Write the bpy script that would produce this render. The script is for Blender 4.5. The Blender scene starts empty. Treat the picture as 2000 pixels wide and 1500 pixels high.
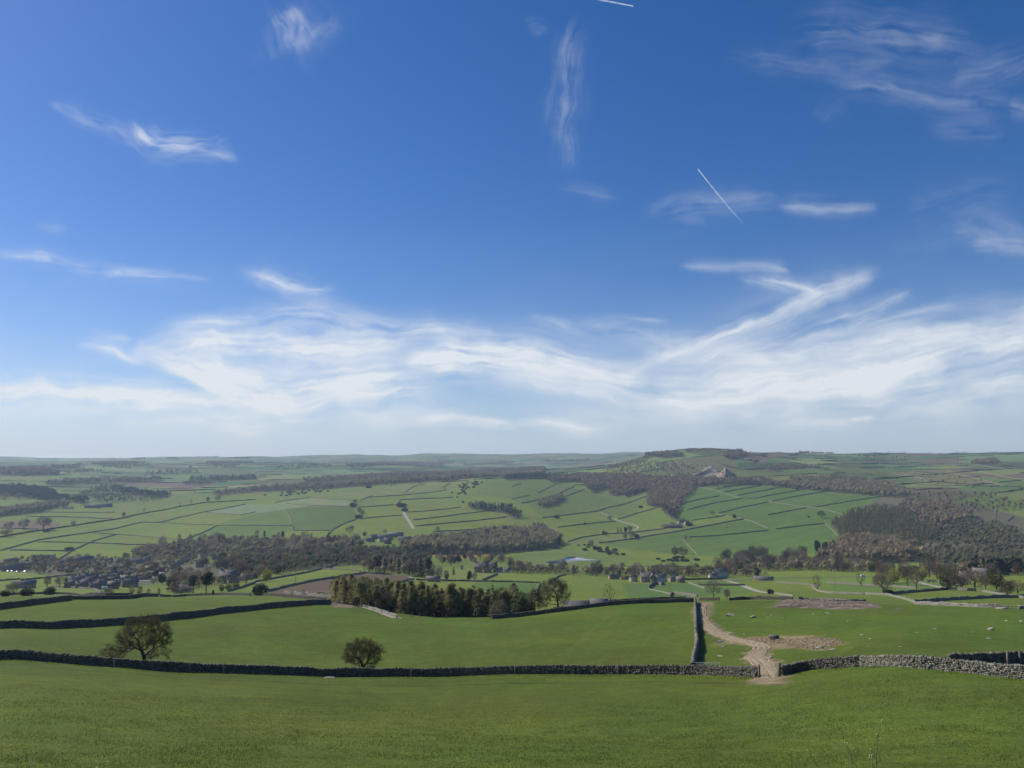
import bpy, math, random
import numpy as np
rng = np.random.default_rng(7)
random.seed(7)
SC = bpy.context.scene
COL = SC.collection
# ------------------------------------------------------------------ camera
FPX, W0, H0 = 1500.0, 2000.0, 1500.0        # focal length and frame in photo pixels
PITCH = math.atan(155 / 1500)
cp, sp = math.cos(PITCH), math.sin(PITCH)
cam_d = bpy.data.cameras.new('camera'); cam = bpy.data.objects.new('camera', cam_d); COL.objects.link(cam)
cam_d.sensor_width = 36; cam_d.lens = FPX / W0 * 36
cam_d.clip_start = 0.2; cam_d.clip_end = 60000
cam.location = (0, 0, 0); cam.rotation_euler = (math.pi / 2 + PITCH, 0, 0)
SC.camera = cam
SC.view_settings.view_transform = 'Standard'; SC.view_settings.look = 'None'
SC.view_settings.exposure = 0; SC.view_settings.gamma = 1

def px_dir(px, py):
    """bearing (0 = straight ahead, + right) and slope of the line of sight through a photo pixel"""
    x = np.asarray(px, float) - 1000; v = 750 - np.asarray(py, float)
    dy = FPX * cp - v * sp; dz = FPX * sp + v * cp
    return np.arctan2(x, dy), dz / np.hypot(x, dy)

# ------------------------------------------------------------------ terrain
NEAR = [(1, -1.7), (3, -2.0), (8, -3.4), (14, -6.0), (25, -10.4)]
COLS = {
0: [(40,1500),(70,1390),(100,1325),(125,1292),(135,1283),(160,1250),(188,1228),(215,1205),(240,1189),(270,1172),(300,1164),(340,1164),(420,1166),(520,1160),(650,1150),(760,1142),(900,1128),(1150,1110),(1350,1094),(1600,1068),(1800,1045),(2050,1020),(2300,1000),(2600,985),(2800,975),(3200,955),(3600,935),(4000,921),(4600,915),(6000,904),(8000,897),(10000,893),(14000,897)],
330: [(40,1500),(70,1405),(100,1345),(125,1312),(140,1300),(160,1270),(185,1235),(205,1211),(235,1190),(270,1174),(300,1166),(340,1166),(450,1168),(560,1160),(650,1152),(760,1145),(900,1128),(1150,1105),(1350,1090),(1500,1075),(1700,1055),(1900,1038),(2100,1020),(2350,1000),(2550,985),(2700,973),(3000,960),(3400,950),(3900,930),(4500,918),(5500,905),(7500,893),(8500,890),(14000,895)],
660: [(40,1500),(70,1418),(100,1360),(125,1328),(135,1320),(160,1285),(185,1240),(210,1205),(240,1182),(255,1178),(280,1176),(320,1172),(400,1160),(520,1140),(650,1122),(760,1113),(900,1100),(1100,1088),(1300,1072),(1450,1058),(1600,1045),(1800,1025),(2000,1003),(2200,985),(2400,970),(2600,958),(2800,952),(3000,950),(3400,940),(4000,925),(5000,912),(6500,900),(8500,891.5),(14000,896)],
850: [(40,1500),(70,1425),(100,1365),(125,1330),(135,1315),(160,1275),(190,1235),(215,1213),(232,1207),(245,1208),(280,1212),(320,1208),(400,1190),(500,1165),(620,1145),(760,1128),(900,1115),(1050,1103),(1200,1090),(1350,1080),(1500,1062),(1600,1050),(1800,1025),(2000,1005),(2250,980),(2500,960),(2700,945),(2850,938),(3000,937),(3400,938),(4000,925),(5000,912),(6500,898),(8500,887),(14000,893)],
1000: [(40,1500),(70,1425),(100,1362),(122,1322),(132,1308),(160,1262),(200,1222),(225,1208),(240,1204),(255,1206),(290,1212),(340,1206),(420,1190),(500,1172),(620,1150),(760,1132),(880,1121),(1000,1112),(1150,1104),(1300,1095),(1400,1085),(1500,1074),(1650,1052),(1850,1025),(2100,990),(2300,970),(2550,950),(2800,934),(2950,930),(3200,932),(4000,925),(5500,908),(7500,893),(9000,886),(14000,892)],
1200: [(40,1500),(70,1422),(100,1358),(118,1322),(128,1306),(160,1255),(200,1205),(230,1182),(240,1178),(255,1179),(290,1184),(340,1182),(420,1175),(520,1162),(650,1150),(780,1138),(900,1129),(1020,1117),(1150,1108),(1300,1097),(1450,1083),(1600,1066),(1800,1045),(2000,1022),(2250,998),(2500,978),(2750,957),(2950,942),(3150,928),(3350,916),(3550,907),(3800,906),(4300,912),(5500,905),(7500,892),(9500,884.5),(14000,890)],
1262: [(40,1500),(70,1421),(100,1355),(117,1321),(127,1305),(160,1253),(200,1204),(230,1181),(241,1176),(255,1177),(290,1181),(340,1180),(420,1174),(520,1162),(650,1150),(780,1138),(900,1130),(1020,1118),(1150,1109),(1300,1097),(1450,1084),(1600,1066),(1800,1044),(2000,1020),(2250,996),(2500,974),(2750,954),(2950,937),(3150,921),(3350,906),(3550,893),(3750,886),(3950,887),(4300,894),(5500,902),(7500,892),(9500,885),(14000,890)],
1310: [(40,1500),(70,1420),(100,1352),(116,1320),(126,1304),(160,1250),(200,1203),(230,1180),(242,1175),(255,1176),(290,1180),(340,1178),(420,1173),(520,1163),(650,1150),(780,1138),(900,1130),(1020,1119),(1150,1110),(1300,1098),(1450,1085),(1600,1066),(1800,1043),(2000,1019),(2250,994),(2500,972),(2750,952),(2900,940),(3080,927),(3250,910),(3450,893),(3650,881),(3850,874),(4050,874),(4300,879),(6000,892),(9000,886),(14000,890)],
1440: [(40,1500),(70,1415),(98,1348),(112,1321),(122,1302),(155,1253),(195,1206),(228,1181),(242,1173),(255,1173),(290,1176),(340,1176),(430,1170),(540,1160),(670,1147),(800,1136),(925,1129),(1050,1118),(1200,1107),(1350,1094),(1500,1078),(1680,1058),(1900,1030),(2120,1005),(2380,981),(2620,960),(2820,945),(2960,936),(3150,922),(3330,906),(3550,889),(3750,878),(3950,873),(4300,876),(5500,887),(9000,886),(14000,890)],
1360: [(40,1500),(70,1418),(100,1350),(115,1320),(125,1304),(160,1248),(200,1202),(230,1180),(242,1174),(255,1174),(290,1178),(340,1177),(420,1172),(520,1163),(650,1150),(780,1138),(900,1130),(1020,1119),(1150,1110),(1300,1098),(1450,1085),(1600,1066),(1800,1043),(2000,1018),(2250,993),(2500,970),(2750,950),(2880,941),(3050,932),(3200,915),(3350,900),(3550,885),(3800,870.5),(4000,869),(4300,874),(6000,888),(9000,885),(14000,890)],
1500: [(40,1500),(70,1412),(95,1345),(108,1322),(120,1300),(150,1258),(190,1210),(225,1182),(242,1172),(255,1172),(290,1175),(340,1175),(450,1166),(560,1155),(700,1143),(830,1134),(950,1128),(1080,1118),(1250,1104),(1400,1090),(1550,1072),(1750,1050),(2000,1020),(2250,993),(2500,970),(2750,952),(2850,945),(3050,930),(3300,912),(3600,898),(4000,884),(4300,879),(5000,884),(8000,888),(14000,890)],
1750: [(35,1520),(60,1420),(85,1335),(97,1305),(104,1300),(130,1262),(165,1222),(200,1197),(225,1185),(238,1182),(255,1184),(290,1186),(350,1180),(450,1168),(560,1155),(700,1140),(820,1130),(950,1122),(1080,1112),(1250,1100),(1400,1085),(1600,1062),(1850,1035),(2100,1005),(2350,980),(2600,962),(2800,952),(3000,942),(3400,925),(3900,905),(4500,890),(5000,884),(5600,887),(8000,890),(14000,891)],
2000: [(35,1520),(60,1420),(80,1345),(90,1326),(100,1312),(115,1297),(150,1255),(190,1215),(215,1195),(228,1190),(245,1191),(290,1192),(350,1184),(450,1170),(560,1155),(700,1140),(820,1130),(950,1120),(1080,1110),(1250,1098),(1450,1080),(1700,1052),(1950,1028),(2200,1005),(2500,985),(2800,960),(3200,938),(3700,915),(4300,897),(4900,885.5),(5500,888),(8000,890),(14000,891)],
}
R = np.concatenate([np.geomspace(1, 30, 70, endpoint=False), np.geomspace(30, 420, 900, endpoint=False),
                    np.geomspace(420, 4600, 720, endpoint=False), np.geomspace(4600, 14000, 150)])
A_IN = np.linspace(-36.5, 36.5, 1180)
AZ = np.radians(np.concatenate([np.linspace(-110, -36.5, 80, endpoint=False), A_IN, np.linspace(36.5, 110, 81)[1:]]))

def gsmooth(Z, sig, axis):
    n = int(3 * sig) + 1
    k = np.exp(-0.5 * (np.arange(-n, n + 1) / sig) ** 2); k /= k.sum()
    pad = [(0, 0), (0, 0)]; pad[axis] = (n, n)
    P = np.pad(Z, pad, mode='edge'); out = np.zeros_like(Z)
    for i, w in enumerate(k):
        out += w * (P[i:i + Z.shape[0], :] if axis == 0 else P[:, i:i + Z.shape[1]])
    return out

def vnoise(x, y, seed=0):
    """smooth value noise in -1..1"""
    def h(i, j):
        n = (i.astype(np.int64) * 374761393 + j.astype(np.int64) * 668265263 + seed * 974711) & 0xFFFFFFFF
        n = ((n ^ (n >> 13)) * 1274126177) & 0xFFFFFFFF
        return ((n ^ (n >> 16)) & 0xFFFF) / 32767.5 - 1
    xi = np.floor(x); yi = np.floor(y); fx = x - xi; fy = y - yi
    fx = fx * fx * (3 - 2 * fx); fy = fy * fy * (3 - 2 * fy)
    a = h(xi, yi) * (1 - fx) + h(xi + 1, yi) * fx
    b = h(xi, yi + 1) * (1 - fx) + h(xi + 1, yi + 1) * fx
    return a * (1 - fy) + b * fy

def fbm(x, y, seed=0, o=4):
    s = 0; a = 1.0; t = 0
    for k in range(o):
        s = s + a * vnoise(x * 2 ** k + 17.3 * k, y * 2 ** k - 9.1 * k, seed + k); t += a; a *= 0.5
    return s / t

def build_terrain():
    lr = np.log(R)
    cols = sorted(COLS)
    azc = []; zc = []
    for c in cols:
        pts = COLS[c]
        r = np.array([p[0] for p in NEAR] + [p[0] for p in pts], float)
        a, t = px_dir(np.full(len(pts), c), [p[1] for p in pts])
        z = np.concatenate([[p[1] for p in NEAR], t * r[len(NEAR):]])
        aa = np.concatenate([np.full(len(NEAR), a[0]), a])
        azc.append(np.interp(lr, np.log(r), aa))
        slope = np.interp(lr, np.log(r), z / r)
        zc.append(slope * R)
    azc = np.array(azc); zc = np.array(zc)
    Z = np.empty((len(AZ), len(R)))
    for j in range(len(R)):
        Z[:, j] = np.interp(AZ, azc[:, j], zc[:, j])
    S = Z / R[None, :]
    lo, hi = 80, 80 + 1180
    S[lo:hi] = gsmooth(S[lo:hi], 15, 0)
    S = gsmooth(S, 7, 1)
    Z = S * R[None, :]
    X = np.sin(AZ)[:, None] * R[None, :]; Y = np.cos(AZ)[:, None] * R[None, :]
    far = np.clip((R - 350) / 900, 0, 1)[None, :]
    Z += far * 1.6 * fbm(X / 170, Y / 170, 3, 3)
    vf = np.clip((R - 3200) / 2000, 0, 1)[None, :]
    Z += vf * (62 * fbm(X / 1150, Y / 1500, 5, 3) - 6)
    nr = np.clip((R - 5) / 20, 0, 1) * np.clip((420 - R) / 200, 0, 1)
    Z += nr[None, :] * (0.10 * fbm(X / 5.5, Y / 5.5, 9, 2) + 0.25 * fbm(X / 24, Y / 24, 11, 2))
    return X, Y, Z
TX, TY, TZ = build_terrain()

def height(x, y):
    x = np.asarray(x, float); y = np.asarray(y, float)
    a = np.arctan2(x, y); r = np.clip(np.hypot(x, y), R[0], R[-1] * 0.9999)
    i = np.clip(np.searchsorted(AZ, a) - 1, 0, len(AZ) - 2); j = np.clip(np.searchsorted(R, r) - 1, 0, len(R) - 2)
    u = np.clip((a - AZ[i]) / (AZ[i + 1] - AZ[i]), 0, 1); v = np.clip((r - R[j]) / (R[j + 1] - R[j]), 0, 1)
    return ((TZ[i, j] * (1 - u) + TZ[i + 1, j] * u) * (1 - v) + (TZ[i, j + 1] * (1 - u) + TZ[i + 1, j + 1] * u) * v)

def ground(px, py, rmin=2.0):
    """world point where the line of sight through a photo pixel meets the ground (beyond rmin)"""
    a, t = px_dir(px, py); a = float(a); t = float(t)
    i = int(np.clip(np.searchsorted(AZ, a) - 1, 0, len(AZ) - 2)); u = (a - AZ[i]) / (AZ[i + 1] - AZ[i])
    prof = TZ[i] * (1 - u) + TZ[i + 1] * u
    gap = t * R - prof
    gap = np.where(R < rmin, 1e9, gap)
    hit = np.nonzero(gap <= 0)[0]
    if len(hit) and hit[0] > 0 and gap[hit[0] - 1] < 1e8:
        j = hit[0]; g0, g1 = gap[j - 1], gap[j]; r = R[j - 1] + (R[j] - R[j - 1]) * g0 / (g0 - g1 + 1e-9)
    elif len(hit):
        r = max(R[hit[0]], rmin)
    else:
        g = np.where(R > 4300 if rmin < 2 else R > 9e9, 1e9, gap / R); r = R[int(np.argmin(g))]
    x = r * math.sin(a); y = r * math.cos(a)
    return np.array([x, y, float(height(x, y))]), r

def gpoly(pts, rmin=2.0):
    return np.array([ground(p[0], p[1], rmin)[0] for p in pts])

def pxm(r, n):          # length in metres of n photo pixels at range r
    return n * r / 1500.0

def densify(P, step):
    out = [P[0]]
    for a, b in zip(P[:-1], P[1:]):
        d = np.hypot(*(b - a)[:2]); n = max(1, int(d / step))
        for k in range(1, n + 1): out.append(a + (b - a) * k / n)
    return np.array(out)

def smooth_line(P, it=2):
    P = np.array(P)
    for _ in range(it):
        Q = [P[0]]
        for a, b in zip(P[:-1], P[1:]): Q += [a * .75 + b * .25, a * .25 + b * .75]
        Q.append(P[-1]); P = np.array(Q)
    return P

POND = [(1090,1095),(1104,1091),(1106,1088.5),(1122,1087.5),(1135,1090),(1146,1092.5),(1178,1094.5),(1160,1096),(1130,1096.5),(1115,1099.5),(1085,1101),(1062,1099.5),(1072,1097)]
def flatten_pond():
    global TZ, PONDZ
    P = gpoly(POND, 1000); PONDZ = P[:, 2].mean(); c = P[:, :2].mean(0); e = np.abs(P[:, :2] - c).max(0) + 25
    q = np.sqrt(((TX - c[0]) / e[0]) ** 2 + ((TY - c[1]) / e[1]) ** 2); k = np.clip((1.9 - q) / .7, 0, 1); k = k * k * (3 - 2 * k)
    TZ = TZ * (1 - k) + (PONDZ - .5) * k
flatten_pond()

# ------------------------------------------------------------------ mesh + tagging helpers
def tag(o, label=None, cat=None, group=None, kind=None):
    if label: o['label'] = label
    if cat: o['category'] = cat
    if group: o['group'] = group
    if kind: o['kind'] = kind
    return o

def mesh_np(name, V, tris=None, quads=None, mats=(), mi=None, smooth=False, col=None):
    V = np.asarray(V, np.float32); me = bpy.data.meshes.new(name)
    tris = np.zeros((0, 3), np.int32) if tris is None else np.asarray(tris, np.int32).reshape(-1, 3)
    quads = np.zeros((0, 4), np.int32) if quads is None else np.asarray(quads, np.int32).reshape(-1, 4)
    nl = len(tris) * 3 + len(quads) * 4; npoly = len(tris) + len(quads)
    me.vertices.add(len(V)); me.vertices.foreach_set('co', V.ravel())
    me.loops.add(nl); me.loops.foreach_set('vertex_index', np.concatenate([tris.ravel(), quads.ravel()]))
    me.polygons.add(npoly)
    st = np.concatenate([np.arange(len(tris)) * 3, len(tris) * 3 + np.arange(len(quads)) * 4]).astype(np.int32)
    me.polygons.foreach_set('loop_start', st)
    for m in mats: me.materials.append(m)
    if mi is not None: me.polygons.foreach_set('material_index', np.asarray(mi, np.int32))
    if smooth: me.polygons.foreach_set('use_smooth', np.ones(npoly, bool))
    if col is not None:
        at = me.attributes.new('Col', 'FLOAT_COLOR', 'POINT')
        c4 = np.ones((len(V), 4), np.float32); c4[:, :3] = col
        at.data.foreach_set('color', c4.ravel())
    me.update(calc_edges=True); me.validate()
    return me

def link(name, me, parent=None, loc=None):
    o = bpy.data.objects.new(name, me); COL.objects.link(o)
    if parent is not None: o.parent = parent
    if loc is not None: o.location = loc
    return o

class MB:
    """collects triangles and quads for one mesh"""
    def __init__(s): s.V = []; s.T = []; s.Q = []; s.n = 0
    def add(s, V, tris=(), quads=()):
        V = np.asarray(V, float)
        if len(tris): s.T.append(np.asarray(tris) + s.n)
        if len(quads): s.Q.append(np.asarray(quads) + s.n)
        s.V.append(V); s.n += len(V)
    def box(s, c, h, rot=None, jit=0.0):
        B = np.array([[x, y, z] for x in (-1, 1) for y in (-1, 1) for z in (-1, 1)], float) * np.asarray(h)
        if jit: B *= 1 + rng.uniform(-jit, jit, B.shape)
        if rot is not None: B = B @ rot.T
        s.add(B + np.asarray(c), quads=[(0, 1, 3, 2), (4, 6, 7, 5), (0, 4, 5, 1), (2, 3, 7, 6), (0, 2, 6, 4), (1, 5, 7, 3)])
    def tube(s, P, rad, k=6, cap=True):
        P = np.asarray(P, float); n = len(P); rad = np.broadcast_to(rad, n); ring = []
        for i in range(n):
            d = P[min(i + 1, n - 1)] - P[max(i - 1, 0)]; d = d / (np.linalg.norm(d) + 1e-9)
            a = np.cross(d, [0.31, 0.9, 0.2]); a /= np.linalg.norm(a) + 1e-9; b = np.cross(d, a)
            t = np.arange(k) * 2 * math.pi / k
            ring.append(P[i] + rad[i] * (np.cos(t)[:, None] * a + np.sin(t)[:, None] * b))
        V = np.concatenate(ring); q = []
        for i in range(n - 1):
            for j in range(k):
                q.append((i * k + j, i * k + (j + 1) % k, (i + 1) * k + (j + 1) % k, (i + 1) * k + j))
        s.add(V, quads=q)
        if cap: s.add(ring[-1], tris=[(0, j, j + 1) for j in range(1, k - 1)])
    def arrays(s):
        V = np.concatenate(s.V) if s.V else np.zeros((0, 3))
        T = np.concatenate(s.T) if s.T else np.zeros((0, 3), int)
        Q = np.concatenate(s.Q) if s.Q else np.zeros((0, 4), int)
        return V, T, Q
    def mesh(s, name, mats, smooth=False):
        V, T, Q = s.arrays(); return mesh_np(name, V, T, Q, mats, smooth=smooth)
    def obj(s, name, mats, parent=None, loc=None, smooth=False):
        return link(name, s.mesh(name, mats, smooth), parent, loc)

def rotz(a):
    c, s_ = math.cos(a), math.sin(a); return np.array([[c, -s_, 0], [s_, c, 0], [0, 0, 1.0]])

# ------------------------------------------------------------------ materials
class NT:
    def __init__(s, tree): s.t = tree; s.n = tree.nodes; s.l = tree.links
    def new(s, typ, **kw):
        n = s.n.new(typ)
        for k, v in kw.items(): setattr(n, k, v)
        return n
    def put(s, sock, v):
        if isinstance(v, bpy.types.NodeSocket): s.l.new(v, sock)
        else: sock.default_value = v
    def math(s, op, a, b=None, c=None, clamp=False):
        n = s.new('ShaderNodeMath', operation=op, use_clamp=clamp); s.put(n.inputs[0], a)
        if b is not None: s.put(n.inputs[1], b)
        if c is not None: s.put(n.inputs[2], c)
        return n.outputs[0]
    def vmath(s, op, a, b=None):
        n = s.new('ShaderNodeVectorMath', operation=op); s.put(n.inputs[0], a)
        if b is not None: s.put(n.inputs[1], b)
        return n.outputs[0]
    def mix(s, f, a, b, blend='MIX'):
        n = s.new('ShaderNodeMix', data_type='RGBA', blend_type=blend); s.put(n.inputs[0], f)
        for k, v in ((6, a), (7, b)):
            s.put(n.inputs[k], v if isinstance(v, bpy.types.NodeSocket) else (*v, 1) if len(v) == 3 else v)
        return n.outputs[2]
    def noise(s, vec, scale, detail=4, rough=.55, dist=0.0, dim='3D'):
        n = s.new('ShaderNodeTexNoise', noise_dimensions=dim); s.put(n.inputs['Vector'], vec)
        n.inputs['Scale'].default_value = scale; n.inputs['Detail'].default_value = detail
        n.inputs['Roughness'].default_value = rough; n.inputs['Distortion'].default_value = dist
        return n.outputs[0]
    def ramp(s, f, lo, hi, a=0.0, b=1.0, smooth=True):
        n = s.new('ShaderNodeMapRange', interpolation_type='SMOOTHSTEP' if smooth else 'LINEAR'); s.put(n.inputs[0], f)
        for k, v in zip((1, 2, 3, 4), (lo, hi, a, b)): n.inputs[k].default_value = v
        return n.outputs[0]

def new_mat(name):
    m = bpy.data.materials.new(name); m.use_nodes = True; m.node_tree.nodes.clear(); return m, NT(m.node_tree)

def finish(m, t, color, rough=0.9, bump=None, bstr=0.5, bdist=0.1, spec=0.2, metal=0.0):
    b = t.new('ShaderNodeBsdfPrincipled'); o = t.new('ShaderNodeOutputMaterial')
    t.put(b.inputs['Base Color'], color if isinstance(color, bpy.types.NodeSocket) else (*color, 1))
    t.put(b.inputs['Roughness'], rough); b.inputs['Specular IOR Level'].default_value = spec; b.inputs['Metallic'].default_value = metal
    if bump is not None:
        n = t.new('ShaderNodeBump'); n.inputs['Strength'].default_value = bstr; n.inputs['Distance'].default_value = bdist
        t.put(n.inputs['Height'], bump); t.l.new(n.outputs[0], b.inputs['Normal'])
    t.l.new(b.outputs[0], o.inputs[0]); return m

def translucent(t, c, f):
    """lets some of the light through thin leaves and twigs"""
    o = next(n for n in t.n if n.type == 'OUTPUT_MATERIAL'); b = next(n for n in t.n if n.type == 'BSDF_PRINCIPLED')
    tr = t.new('ShaderNodeBsdfTranslucent'); t.put(tr.inputs['Color'], c); mx = t.new('ShaderNodeMixShader'); mx.inputs[0].default_value = f
    t.l.new(b.outputs[0], mx.inputs[1]); t.l.new(tr.outputs[0], mx.inputs[2]); t.l.new(mx.outputs[0], o.inputs[0])

def simple(name, a, b=None, scale=3.0, rough=0.9, spec=0.2, objvar=0.0, metal=0.0, bstr=0.0, thru=0.0):
    """noise between two colours, optionally varied from object to object"""
    m, t = new_mat(name); b = b or tuple(x * 0.7 for x in a)
    g = t.new('ShaderNodeNewGeometry'); n = t.noise(g.outputs['Position'], scale, 3)
    c = t.mix(t.ramp(n, .3, .7), a, b)
    if objvar:
        oi = t.new('ShaderNodeObjectInfo')
        hs = t.new('ShaderNodeHueSaturation'); t.put(hs.inputs['Color'], c)
        t.put(hs.inputs['Value'], t.ramp(oi.outputs['Random'], 0, 1, 1 - objvar, 1 + objvar, False))
        w = t.new('ShaderNodeTexWhiteNoise', noise_dimensions='1D'); t.put(w.inputs['W'], oi.outputs['Random'])
        t.put(hs.inputs['Hue'], t.ramp(w.outputs[0], 0, 1, .5 - .04 * objvar * 2, .5 + .04 * objvar * 2, False))
        c = hs.outputs[0]
    finish(m, t, c, rough, n if bstr else None, bstr, 0.05, spec, metal)
    if thru: translucent(t, c, thru)
    return m
# ------------------------------------------------------------------ ground sheet with field colours
def inside(P, x, y):
    """points of arrays x, y within world polygon P"""
    res = np.zeros(x.shape, bool); n = len(P); j = n - 1
    for i in range(n):
        xi, yi, xj, yj = P[i][0], P[i][1], P[j][0], P[j][1]
        c = ((yi > y) != (yj > y)) & (x < (xj - xi) * (y - yi) / (yj - yi + 1e-12) + xi)
        res ^= c; j = i
    return res

def line_dist(P, x, y):
    d = np.full(x.shape, 1e9)
    for a, b in zip(P[:-1], P[1:]):
        ax, ay = a[0], a[1]; dx, dy = b[0] - ax, b[1] - ay; L = dx * dx + dy * dy + 1e-9
        t = np.clip(((x - ax) * dx + (y - ay) * dy) / L, 0, 1)
        d = np.minimum(d, np.hypot(x - ax - t * dx, y - ay - t * dy))
    return d

def bbox_sel(P, pad):
    return ((TX > P[:, 0].min() - pad) & (TX < P[:, 0].max() + pad) & (TY > P[:, 1].min() - pad) & (TY < P[:, 1].max() + pad))

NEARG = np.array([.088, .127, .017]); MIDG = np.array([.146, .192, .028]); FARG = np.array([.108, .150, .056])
CEL = {}
def far_cells(x, y):
    """patchwork of far fields: brick layout of turned, warped cells"""
    ca, sa = math.cos(.35), math.sin(.35)
    wx = x + 60 * fbm(x / 600, y / 600, 21, 2); wy = y + 60 * fbm(x / 600, y / 600, 31, 2)
    u = (ca * wx + sa * wy); v = (-sa * wx + ca * wy)
    j = np.floor(v / 170); u = u + 97.0 * (np.mod(j * 7.13, 3.0)); i = np.floor(u / 260)
    return i, j, u / 260 - i, v / 170 - j

FIELDS = [  # (photo outline, rmin, colour, mottling)
 ([(1365,950),(1440,940),(1600,955),(1740,968),(1735,985),(1650,1002),(1618,1024),(1640,1050),(1610,1078),(1500,1088),(1370,1086),(1240,1073),(1165,1062),(1275,1046),(1452,1014),(1400,1003),(1325,1022),(1305,1008),(1325,985)], 1000, (.092,.150,.026), 'rows'),
 ([(1100,1066),(1135,1050),(1240,1040),(1300,1033),(1452,1013),(1275,1047),(1170,1062)], 1000, (.145,.170,.045), ''),
 ([(537,982),(605,972),(695,978),(690,990),(560,986)], 1000, (.17,.21,.085), ''),
 ([(400,1001),(480,985),(560,986),(640,989),(560,996),(470,1006)], 1000, (.16,.215,.10), ''),
 ([(500,1003),(600,989),(690,992),(700,1010),(650,1035),(571,1036),(566,1008)], 1000, (.090,.138,.026), ''),
 ([(425,1024),(500,1003),(560,996),(571,1036),(500,1060),(380,1058),(350,1058)], 1000, (.100,.158,.030), ''),
 ([(700,960),(800,945),(920,935),(1000,932),(880,958),(790,968),(715,973),(600,971)], 1000, (.152,.180,.050), ''),
 ([(940,935),(1065,930),(1130,955),(1250,985),(1240,1010),(1165,998),(1060,1010),(1030,985),(930,965)], 1000, (.118,.158,.034), ''),
 ([(525,1156),(600,1138),(712,1119),(800,1127),(808,1132),(760,1141),(690,1162),(640,1174),(560,1170)], 330, (.115,.085,.055), 'soil'),
 ([(820,1083),(850,1081),(960,1083),(958,1087),(850,1087)], 900, (.27,.19,.07), ''),
 ([(318,957),(350,946),(428,942),(400,950),(360,957)], 1500, (.135,.090,.062), ''),
 ([(0,1018),(60,1016),(120,1020),(110,1033),(0,1033)], 1000, (.150,.115,.070), ''),
 ([(1452,876),(1500,880),(1525,892),(1482,908),(1440,893)], 2500, (.155,.120,.065), ''),
 ([(1730,921),(1850,917),(1965,949),(1820,946)], 2000, (.155,.150,.058), ''),
 ([(1770,952),(1850,950),(1920,965),(1860,980),(1790,972)], 2000, (.13,.115,.055), ''),
 ([(1280,905),(1380,890),(1440,893),(1440,915),(1380,925),(1300,925)], 2500, (.130,.130,.055), ''),
 ([(1620,1141),(1740,1137),(1860,1130),(1905,1140),(1740,1160),(1620,1158)], 400, (.115,.175,.032), ''),
 ([(1350,1134),(1450,1140),(1480,1155),(1400,1165),(1340,1150)], 400, (.105,.165,.036), ''),
 ([(1605,1130),(1715,1127),(1715,1140),(1610,1139)], 500, (.14,.20,.035), ''),
 ([(840,1115),(960,1110),(1000,1118),(940,1134),(860,1134)], 500, (.16,.19,.045), ''),
 ([(1000,1082),(1100,1070),(1240,1090),(1200,1108),(1020,1105)], 900, (.130,.175,.040), ''),
 ([(0,1148),(120,1147),(200,1150),(195,1163),(0,1163)], 420, (.150,.200,.040), ''),
 ([(1215,1141),(1275,1140),(1345,1140),(1400,1160),(1340,1168),(1230,1168)], 420, (.088,.146,.034), ''),
 ([(930,1137),(1050,1139),(1048,1170),(1000,1200),(900,1170)], 420, (.088,.146,.030), ''),
 ([(0,1094),(130,1092),(330,1085),(400,1090),(420,1110),(380,1125),(290,1142),(130,1148),(130,1125),(60,1120),(0,1116)], 600, (.105,.112,.062), 'soil'),
 ([(480,1085),(700,1070),(830,1075),(830,1095),(640,1110),(480,1125),(400,1130),(400,1100)], 600, (.085,.090,.045), ''),
 ([(1740,965),(1900,985),(2000,1010),(2000,1095),(1800,1100),(1640,1100),(1640,1050),(1622,1020)], 1000, (.115,.110,.06), 'soil'),
]
WOODFLOOR = []          # filled by the woods before the ground is coloured
LANES = [               # worn or darker lines trodden into the grass (photo line, width m, colour factor)
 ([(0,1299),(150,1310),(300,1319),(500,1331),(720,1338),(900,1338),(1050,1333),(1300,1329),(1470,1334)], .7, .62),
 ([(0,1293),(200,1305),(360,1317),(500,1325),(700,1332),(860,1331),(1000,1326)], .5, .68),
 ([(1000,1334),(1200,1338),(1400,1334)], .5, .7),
 ([(1110,1270),(1180,1210),(1215,1190)], .5, 1.12),([(1240,1290),(1270,1240),(1290,1200)], .5, 1.10),([(900,1300),(1100,1240),(1220,1190)], .4, 1.08),
 ([(1560,1215),(1640,1205),(1700,1212)], .5, .72),([(1600,1222),(1680,1213)], .5, .75),([(1610,1290),(1650,1270),(1665,1262)], .9, 1.25),
]
TRACK = [(1377,1177),(1372,1190),(1370,1203),(1374,1214),(1393,1232),(1418,1244),(1448,1252),(1476,1257),(1492,1266),(1478,1277),(1476,1285),(1493,1300),(1502,1311),(1503,1326)]
DIRT = [                # bare earth: photo outline, colour, edge raggedness (m)
 ([(1385,1262),(1400,1252),(1470,1242),(1520,1241),(1580,1240),(1640,1246),(1650,1258),(1630,1268),(1590,1272),(1540,1268),(1500,1268),(1470,1262),(1440,1258)], (.235,.180,.100), 3.0),
 ([(1450,1334),(1470,1324),(1500,1318),(1525,1318),(1550,1322),(1560,1332),(1530,1339),(1480,1340)], (.235,.18,.11), 2.2),
 ([(1500,1188),(1510,1178),(1560,1169),(1640,1168),(1690,1176),(1722,1187),(1680,1190),(1620,1190),(1570,1185)], (.19,.15,.105), 4.0),
 ([(1738,1190),(1760,1187),(1770,1192),(1750,1194)], (.16,.13,.09), 3.0),
 ([(640,1181),(660,1178),(700,1184),(690,1188),(650,1186)], (.22,.165,.12), 1.5),
 ([(1358,1181),(1370,1176),(1400,1176),(1390,1181)], (.27,.215,.14), 1.5),
]
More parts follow.
